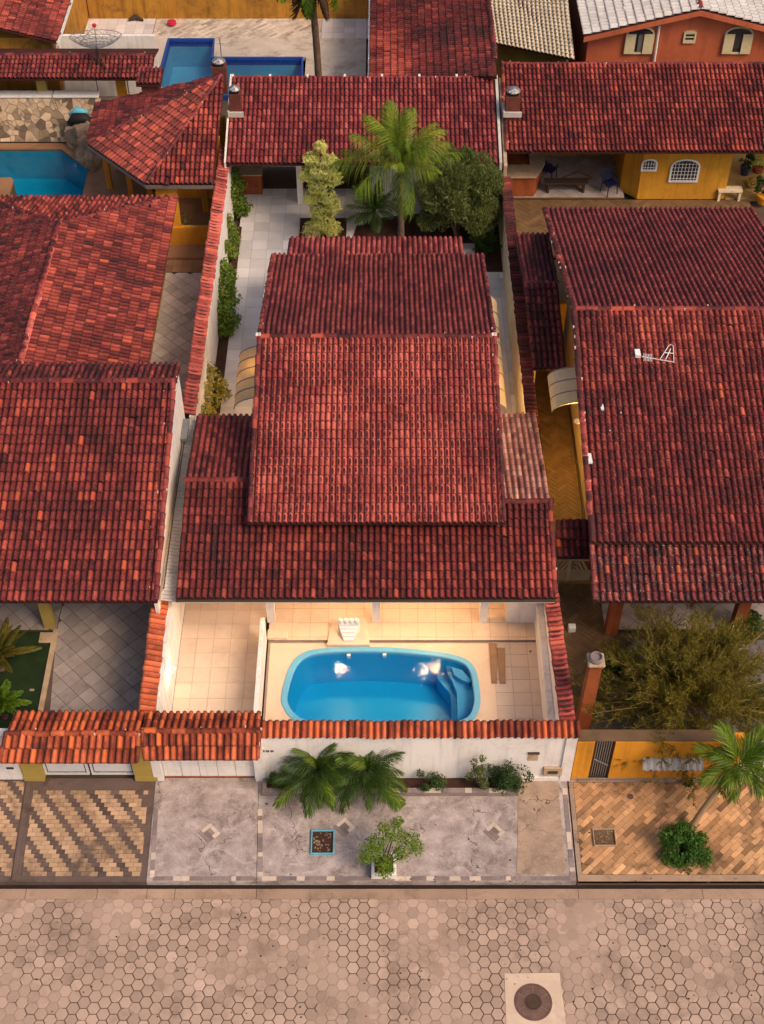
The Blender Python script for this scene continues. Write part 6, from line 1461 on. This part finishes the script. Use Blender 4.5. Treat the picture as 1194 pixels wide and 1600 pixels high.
# street tree in a box
tb = U(600, 1356, 0); bx = thing('planter_box', (tb.x-.02, tb.y, 0), 'low white square concrete box round the small street tree', 'planter')
w_ = .30
for a in ((-w_, w_, -w_, -w_+.07), (-w_, w_, w_-.07, w_), (-w_, -w_+.07, -w_+.071, w_-.071), (w_-.07, w_, -w_+.071, w_-.071)): MB().box(tb.x+a[0], tb.x+a[1], tb.y+a[2], tb.y+a[3], 0, .20).build('side', M['white'], bx)
MB().box(tb.x-w_+.071, tb.x+w_-.071, tb.y-w_+.071, tb.y+w_-.071, 0, .1).build('soil', M['soil'], bx)
cs = []
for px, py, h, r in ((578, 1330, .9, .22), (600, 1345, .8, .2), (590, 1315, 1.1, .2), (615, 1300, 1.25, .22), (640, 1310, 1.1, .2), (652, 1325, .95, .14), (628, 1330, 1.0, .2), (602, 1360, .6, .16), (597, 1290, 1.3, .12), (622, 1283, 1.35, .12), (570, 1342, .8, .12)):
    p = U(px, py, h); cs.append((p.x, p.y, p.z, r*1.3, r*1.3, r, int(420*r*r/.04)))
shrub('street_tree', 'small bright green tree growing from the white box on the pavement', 'tree', (tb.x, tb.y, .1), cs, .055, M['leaf_fresh'], seed=80, trunkr=.022, aspect=.6, shell=.1)
# bush at the right pavement and the leaning palm
c = U(1066, 1322, .3); shrub('bush', 'round dense green bush on the diagonal pavers at the palm foot', 'bush', (c.x, c.y, 0), clumps((c.x, c.y, .3), (.66, .5, .34), 26, .2, 260, 91, bottom=-.4), .075, M['leaf_bush'], seed=91, trunkr=.02, aspect=.5, shell=.4)
fr = [frond_mesh('frond', 1.0, 26, .62, dr, M['leaf_palm'], wid=.020, curl=.35, seed=100+i, up=.35, lean=.9) for i, dr in enumerate((.3, .6, .9))]
c = U(1078, 1296, 0); palm('leaning palm with short stiff fronds over the right pavement', (c.x, c.y, 0), (8.45, 17.35, 2.2), .06, .085, 22, fr, tilt=(-.8, 1.0), scale=(.85, 1.25), seed=101, bend=-.05, trunkmat=M['twig'])
c = U(1078, 1370, 0); shrub('weed', 'tiny weed in the pavement joint near the gutter', 'weed', (c.x+.02, c.y+.1, 0), clumps((c.x, c.y+.12, .05), (.1, .08, .05), 4, .05, 25, 5), .04, M['leaf_dark'], seed=3, trunkr=.004)
c = U(1078, 1221, 0); shrub('weed', 'small leafy weed at the base of the amber wall', 'weed', (c.x, c.y-.1, 0), clumps((c.x, c.y-.12, .12), (.16, .08, .12), 6, .07, 35, 5), .06, M['leaf_dark'], seed=4, trunkr=.005)
# cycad and shrub on the lawn at the left
fc = [frond_mesh('frond', 1.15, 48, .26, dr, M['leaf_cyc'], wid=.022, curl=.15, seed=110+i, up=.3, lean=.8) for i, dr in enumerate((.35, .55))]
c = U(2, 1042, 0); palm('cycad with yellowing fronds on the dark lawn at the left edge', (c.x, c.y, 0), (c.x, c.y, .45), .12, .14, 26, fc, tilt=(-.05, 1.1), name='cycad', seed=111, bend=0)
fc2 = [frond_mesh('frond', .75, 22, .25, .45, M['leaf_fresh'], wid=.05, curl=.2, seed=115, up=.3, lean=.8)]
c = U(8, 1120, 0); palm('bright green bushy palm in front of the cycad at the left edge', (c.x, c.y, 0), (c.x, c.y, .5), .06, .08, 22, fc2, tilt=(0, 1.3), name='small_palm', seed=116, bend=0)
# feathery thorny bush in the right garden
rng = np.random.default_rng(5); C0_ = Vector((7.95, 20.2, .3)); bt_ = thing('feathery_tree', (C0_.x, C0_.y, 0), 'wide feathery olive brown bush with radiating fine branches in the amber walled garden', 'tree')
mb = MB(); needles = []
for i in range(210):
    az = rng.uniform(0, 2*math.pi); el = rng.uniform(.12, 1.45); L_ = rng.uniform(2.2, 3.4)*(1-.12*math.sin(el))
    d = Vector((math.cos(az)*math.cos(el)*1.0, math.sin(az)*math.cos(el)*.9, math.sin(el)*.95)); pts = []
    st = C0_+Vector((0, 0, .3)); k = 8; wob = Vector(rng.normal(0, .1, 3).tolist())
    for j in range(k+1):
        f = j/k; pts.append(st+d*L_*f+wob*math.sin(f*3)*f+Vector((0, 0, -.55*f*f*(1-math.sin(el)))))
    mb.tube(pts, [.016*(1-.8*j/k)+.002 for j in range(k+1)], 3)
    for s in range(34):
        f = rng.uniform(.28, 1.0); j = min(k-1, int(f*k)); p = pts[j].lerp(pts[j+1], f*k-j); dd = (pts[j+1]-pts[j]).normalized()
        side = Vector(rng.normal(0, 1, 3).tolist()); side = (side-dd*side.dot(dd)).normalized(); bd = (dd*.8+side*.75+Vector((0, 0, .15))).normalized(); bl_ = rng.uniform(.18, .42)
        needles.append((p, bd, bl_))
mb.build('branches', M['twig'], bt_)
P_ = np.array([n[0] for n in needles]); D_ = np.array([n[1] for n in needles]); Ls = np.array([n[2] for n in needles]); m_ = 16
t_ = rng.random((len(P_), m_, 1)); pos = P_[:, None]+D_[:, None]*Ls[:, None, None]*t_; dr_ = D_[:, None]*.9+rng.normal(0, .55, (len(P_), m_, 3)); dr_ /= np.linalg.norm(dr_, axis=2)[..., None]
ln = rng.uniform(.06, .16, (len(P_), m_, 1)); wv = np.cross(dr_, rng.normal(0, 1, dr_.shape)); wv /= np.linalg.norm(wv, axis=2)[..., None]; wv *= .0095
V = np.stack([pos-wv, pos+wv, pos+dr_*ln], 2).reshape(-1, 3); o = bpy.data.objects.new('foliage', npmesh('foliage', V, np.arange(len(V)).reshape(-1, 3), M['leaf_needle'])); reg(o, bt_)
# dark inner growth under it
for i, (px, py, r, lab) in enumerate(((965, 1040, .45, 'dark leafy shrub behind the brick pillar'), (1185, 1100, .6, 'dark green shrub in the garden corner at the right edge'), (1172, 985, .4, 'broad leaved plant beside the brown pillar at the right edge'))):
    c = U(px, py, .3); shrub('shrub', lab, 'shrub', (c.x, c.y, 0), clumps((c.x, c.y, .35), (r, r, .35), 12, .22, 120, 120+i), .12, M['leaf_dark'], seed=121+i, trunkr=.015)
# pots
def pot(px, py, r, h, mat_, label, plant=None, h0=0):
    c = U(px, py, h0); t = thing('potted_plant', (c.x, c.y, h0), label, 'potted plant')
    MB().lathe((c.x, c.y, h0), [(r*.75, 0), (r*.98, h*.75), (r*1.08, h*.8), (r*1.08, h), (r*.92, h), (r*.9, h*.88), (.01, h*.88)], 20).build('pot', mat_, t, smooth=False)
    if plant:
        V, F = leafcloud(clumps((c.x, c.y, h0+h+plant[1]*.5), (plant[0], plant[0], plant[1]*.5), plant[4] if len(plant) > 4 else 10, plant[0]*.35, plant[3], int(px), bottom=-1), .09, int(px), .4); o = bpy.data.objects.new('foliage', npmesh('foliage', V, F, M[plant[2]])); reg(o, t)
        mb = MB(); rn = random.Random(int(px))
        for k in range(7): mb.tube([(c.x, c.y, h0+h*.85), (c.x+rn.uniform(-1, 1)*plant[0]*.8, c.y+rn.uniform(-1, 1)*plant[0]*.8, h0+h+plant[1]*rn.uniform(.5, 1))], [.012, .006], 4)
        mb.build('stem', M['twig'], t)
    return t
pot(289, 374, .21, .32, M['pinkpot'], 'round clay pot with a twiggy plant in the left alley', (.28, .75, 'leaf_vine', 26, 9))
pot(1163, 272, .20, .35, M['navypot'], 'dark blue pot with a plant at the right edge of the back yard', (.3, .7, 'leaf_dark', 90))
pot(1184, 268, .25, .3, M['brickred'], 'brown planter with yellow green foliage near the right edge', (.42, .7, 'leaf_lime', 140, 14))
pot(1191, 316, .26, .35, M['amber'], 'yellow pot with a dark plant cut by the right edge', (.4, .9, 'leaf_dark', 120, 12))
c = U(1172, 290, .1); shrub('shrub', 'reddish low plant between the pots at the right edge', 'shrub', (c.x, c.y, 0), clumps((c.x, c.y, .2), (.35, .2, .2), 7, .14, 60, 7), .09, M['leaf_gold'], seed=8)
# palm at the top with dead hanging fronds
fdd = [frond_mesh('frond', 1.9, 36, .6, .5, M['leaf_dead'], wid=.04, curl=.8, seed=130, up=-.2, lean=.9)]
Yt_ = 49.2; xt_ = U(508, 110, 0).x*1.03
tp = palm('tall palm trunk with dead fronds hanging into view beside the back pool', (xt_, Yt_, 0), (xt_-.3, Yt_, 7.4), .12, .15, 18, fdd+[frond_mesh('frond', 2.2, 40, .7, .7, M['leaf_palm'], wid=.05, curl=.7, seed=131, up=.3)], tilt=(-1.45, .6), scale=(1.1, 1.5), seed=132)
# ================================================================ street details
fb = thing('manhole', (XY(838, 1570, RZ)[0], XY(838, 1570, RZ)[1], RZ), 'round cast iron manhole cover in a pale square concrete slab in the street', 'manhole')
cM = Vector(XY(833, 1566, RZ)); rM = 30/ (FOC*kk(1566)[1]/30.14)
sq = [XY(788, 1521, RZ), XY(874, 1520, RZ), XY(889, 1636, RZ), XY(792, 1636, RZ)]
MB().prism(sq, RZ-.05, RZ+.012).build('slab', M['paleconc'], fb, bevel=.006)
MB().lathe((cM.x, cM.y, RZ+.010), [(rM, 0), (rM, .006), (rM*.93, .008), (rM*.93, .004), (.01, .004)], 40).build('frame', M['iron'], fb)
cv = MB(); z0_ = RZ+.0145
cv.lathe((cM.x, cM.y, z0_), [(rM*.91, 0), (rM*.91, .003), (.01, .003)], 40).build('cover', M['iron'], fb)
rb = MB()
for r in (.45, .40, .14, .05): rb.lathe((cM.x, cM.y, z0_+.0032), [(rM*(r+.018), 0), (rM*(r+.018), .005), (rM*r, .005), (rM*r, 0)], 32)
for k in range(6):
    a = k*math.pi/3+.5; d = Vector((math.cos(a), math.sin(a))); rb.wall(cM+d*rM*.47, cM+d*rM*.88, .012, z0_+.003, z0_+.009)
for k in range(20):
    a = k*2*math.pi/20; d = Vector((math.cos(a), math.sin(a))); rb.wall(cM+d*rM*.20, cM+d*rM*.36, .014, z0_+.003, z0_+.008)
for k in range(-11, 12):
    for j in range(-11, 12):
        q = Vector((k, j))*rM*.075
        if .5*rM < q.length < .86*rM: rb.box(cM.x+q.x-.006, cM.x+q.x+.006, cM.y+q.y-.006, cM.y+q.y+.006, z0_+.003, z0_+.007)
rb.build('relief', M['iron_hi'], fb)
# blue rimmed square pit, stone rimmed pit
def pit(px0, px1, py0, py1, rimw, rimm, inm, label, z=.0):
    a, b = XY(px0, py1), XY(px1, py0); cx, cy = (a[0]+b[0])/2, (a[1]+b[1])/2
    t = thing('tree_pit', (cx, cy, 0), label, 'pit'); x0, x1, y0, y1 = a[0], b[0], a[1], b[1]; zz = z+.07
    for q in ((x0, x1, y0, y0+rimw), (x0, x1, y1-rimw, y1), (x0, x0+rimw, y0+rimw+.001, y1-rimw-.001), (x1-rimw, x1, y0+rimw+.001, y1-rimw-.001)): MB().box(*q, z-.02, zz).build('rim', rimm, t, bevel=.012)
    MB().box(x0+rimw+.002, x1-rimw-.002, y0+rimw+.002, y1-rimw-.002, z-.02, z+.015).build('soil', inm, t)
    rn = random.Random(int(px0)); mb = MB()
    for k in range(40):
        x, y = rn.uniform(x0+rimw+.03, x1-rimw-.03), rn.uniform(y0+rimw+.03, y1-rimw-.03); s = rn.uniform(.008, .02); mb.box(x-s, x+s, y-s, y+s, z+.014, z+.02+s)
    mb.build('rubble', M['rock'], t)['kind'] = 'stuff'
pit(485, 523, 1298, 1336, .035, M['cyan'], M['soil'], 'square blue rimmed planting pit full of soil in the grey pavement')
pit(928, 960, 1296, 1323, .025, M['stone'], M['tile_brown'], 'square stone rimmed pit in the diagonal pavers')
c = XY(985, 1245); MB().lathe((c[0], c[1], .003), [(.075, 0), (.08, .012), (.05, .016), (.01, .012)], 16).build('drain_cover', M['iron'], None, 'small round drain cover in the diagonal pavers', 'drain cover')
c = XY(225, 1257); MB().box(c[0]-.06, c[0]+.06, c[1]-.08, c[1]+.08, .0, .012).build('drain_cover', M['iron'], None, 'small square drain cover at the corner of the striped block pavement', 'drain cover')
# waterfall spout, mat, step in the pool court
yq = XY(0, 1004)[1]; sp0 = thing('pool_cascade', (XY(545, 1003)[0], yq, 0), 'white scalloped cascade spout at the pool edge', 'pool cascade')
MB().prism([XY(511, 1011), XY(578, 1011), XY(572, 969), XY(519, 969)], -.02, .115).build('plinth', M['tile_warm'], sp0, bevel=.01)
c = Vector(XY(545, 1006)); mb = MB()
for k in range(5):
    w0, w1 = .13+.035*k, .13+.035*(k+1); y0_, y1_ = c.y+.075*k, c.y+.075*(k+1)-.006; z = .17+.075*k
    mb = MB(); mb.hexa([(c.x-w0, y0_, .12), (c.x+w0, y0_, .12), (c.x+w1, y1_, .12), (c.x-w1, y1_, .12)], [(c.x-w0, y0_, z), (c.x+w0, y0_, z), (c.x+w1, y1_, z+.05), (c.x-w1, y1_, z+.05)]); mb.build('spout_step', M['whitepaint'], sp0)
for k in range(4):
    x = c.x-.22+.147*k; MB().lathe((x, c.y+.38, .12), [(.074, 0), (.074, .46), (.05, .5), (.01, .51)], 12).build('scallop', M['whitepaint'], sp0)
mt = thing('wooden_mat', (XY(778, 1036)[0], XY(778, 1036)[1], 0), 'brown slatted wooden duckboard of two boards beside the pool steps', 'mat')
for (a, b, y0_, y1_) in ((764, 776, 1068, 1006), (776.5, 789, 1068, 1013)):
    p = [XY(a+4, y0_), XY(b+1, y0_), XY(b, y1_), XY(a, y1_)]; MB().prism(p, .0, .03).build('board', M['wood'], mt)
p = [XY(418, 1002), XY(450, 1002), XY(451, 989), XY(419, 989)]; MB().prism(p, .06, .17).build('step_block', M['tile_warm'], None, 'small tiled step block by the low divider wall', 'step', bevel=.01)
c = U(829, 1018, 0); MB().lathe((c.x, c.y, .002), [(.035, 0), (.035, .008), (.01, .01)], 10).build('drain', M['iron'], None, 'tiny round floor drain in the pool deck near the right wall', 'drain')
# litter and small things
c = U(269, 39, .02); MB().lathe((c.x, c.y, .0), [(.1, 0), (.22, .1), (.2, .2), (.05, .22)], 9).build('ball', M['redpl'], None, 'red deflated ball on the pale paving by the ochre wall', 'ball')
c = U(212, 33, .02); mb = MB().tube([(c.x-.3, c.y, .08), (c.x, c.y+.15, .15), (c.x+.35, c.y, .06)], [.06, .14, .05], 7).build('cloth', M['darkwood'], None, 'dark rolled cloth on the white tiles by the ochre wall', 'cloth')
for i, (px, py, lab) in enumerate(((150, 1455, 'lighter cement stain crust in the hexagonal street'), )): pass
rn = random.Random(12)
deb = MB()
for k in range(150):
    px, py = rn.uniform(10, 1190), rn.uniform(1425, 1595); z = RZ+.004
    c = U(px, py, z); s = rn.uniform(.006, .022); a = rn.uniform(0, 3); deb.hexa([(c.x+math.cos(a+t)*s*q, c.y+math.sin(a+t)*s, z) for t, q in ((0, 1.6), (1.6, 1), (3.1, 1.6), (4.7, 1))], [(c.x+math.cos(a+t)*s*q, c.y+math.sin(a+t)*s, z+.008) for t, q in ((0, 1.6), (1.6, 1), (3.1, 1.6), (4.7, 1))])
deb.build('leaf_litter', M['dark'], None, 'scattered dark dead leaves and grit on the hexagonal street', 'litter', kind='stuff')
deb = MB()
for k in range(60):
    px, py = rn.choice(((rn.uniform(610, 820), rn.uniform(1370, 1378)), (rn.uniform(905, 1190), rn.uniform(1372, 1380)), (rn.uniform(410, 880), rn.uniform(1250, 1370)), (rn.uniform(900, 1000), rn.uniform(1235, 1370))))
    z = .006; c = U(px, py, z); s = rn.uniform(.006, .024); a = rn.uniform(0, 3); deb.hexa([(c.x+math.cos(a+t)*s*q, c.y+math.sin(a+t)*s, z) for t, q in ((0, 1.6), (1.6, 1), (3.1, 1.6), (4.7, 1))], [(c.x+math.cos(a+t)*s*q, c.y+math.sin(a+t)*s, z+.01) for t, q in ((0, 1.6), (1.6, 1), (3.1, 1.6), (4.7, 1))])
deb.build('leaf_litter', M['darkwood'], None, 'dead leaves and crumbs scattered over the pavements', 'litter', kind='stuff')
c = XY(20, 1010); 
c = U(50, 1078, 0); MB().box(c.x-.06, c.x+.06, c.y-.03, c.y+.03, -.015, .01).build('stone_chip', M['stone'], None, 'small pale stone on the dark lawn', 'stone')
c = U(77, 998, 0); MB().box(c.x-.28, c.x+.2, c.y-.15, c.y+.2, -.02, .05).build('kerb_stone', M['stone'], None, 'flat rough stone at the lawn corner below the mustard pillar', 'stone', bevel=.02)

# ================================================================ lit lamps of the place
def lamp(name, loc, energy, col, r=.08, label='', bulb=True):
    l = bpy.data.lights.new(name+'_light', 'POINT'); l.energy = energy; l.color = col; l.shadow_soft_size = r
    o = bpy.data.objects.new(name+'_light', l); S.collection.objects.link(o); o.location = loc
    if bulb:
        t = thing(name, loc, label, 'lamp'); MB().lathe((loc[0], loc[1], loc[2]), [(.02, .05), (.09, .07), (.1, .13), (.02, .15)], 12).build('fitting', M['whitepaint'], t)
WARM = (1, .53, .21)
def mirror(px, py, h): p = U(px, py, -h); return (p.x, p.y, h)      # a lamp whose reflection in still water lies at the surveyed point
for i, (px, py) in enumerate(((530, 1042), (662, 1045))):
    x, y, z = mirror(px, py, 2.25)
    t = thing('pendant_lamp', (x, y, z), ('left', 'right')[i]+' lit porch lamp mirrored in the pool', 'lamp')
    MB().lathe((x, y, z), [(.01, -.09), (.06, -.05), (.085, 0), (.06, .05), (.01, .09)], 14).build('globe', M['lamp'], t, smooth=True)
    MB().tube([(x, y, z+.09), (x, y, z+.3)], .012, 5).build('rod', M['metal'], t)
lamp('ceiling_lamp', (-3.9, 23.5, 2.35), 32, WARM, label='lamp under the eave above the garage court'); lamp('ceiling_lamp', (-1.2, 23.6, 2.35), 66, WARM, label='lamp under the eave above the left half of the porch'); lamp('ceiling_lamp', (1.6, 23.6, 2.35), 82, WARM, label='lamp under the eave above the right half of the porch')
lamp('wall_lamp', (-5.42, U(257, 1050, 1.2).y, 1.25), 8, (1, .75, .45), .05, label='small lit lamp on the white wall of the garage court')
c = (-5.47, U(257, 1050, 1.2).y, 1.25); MB().lathe(c, [(.02, -.06), (.06, 0), (.02, .06)], 10).build('bulb', M['lamp'], bpy.data.objects[[o.name for o in S.objects if o.name.startswith('wall_lamp') and o.get('label', '').startswith('small lit')][0]])
lamp('wall_lamp', (m0-.15, 31.2, 2.6), 85, (1, .66, .32), .1, label='lamp under the left eave over the side yard')
lamp('wall_lamp', (m1+.1, 30.6, 2.6), 70, (1, .6, .26), .1, label='lamp under the right eave over the side passage')
lamp('wall_lamp', (5.75, 29.0, 2.3), 130, (1, .58, .12), .1, label='lamp on the cream wall over the yellow lit alley')
lamp('wall_lamp', (13.0, 44.5, 2.2), 25, (1, .62, .2), .1, label='lamp by the potted plants in the right back yard')
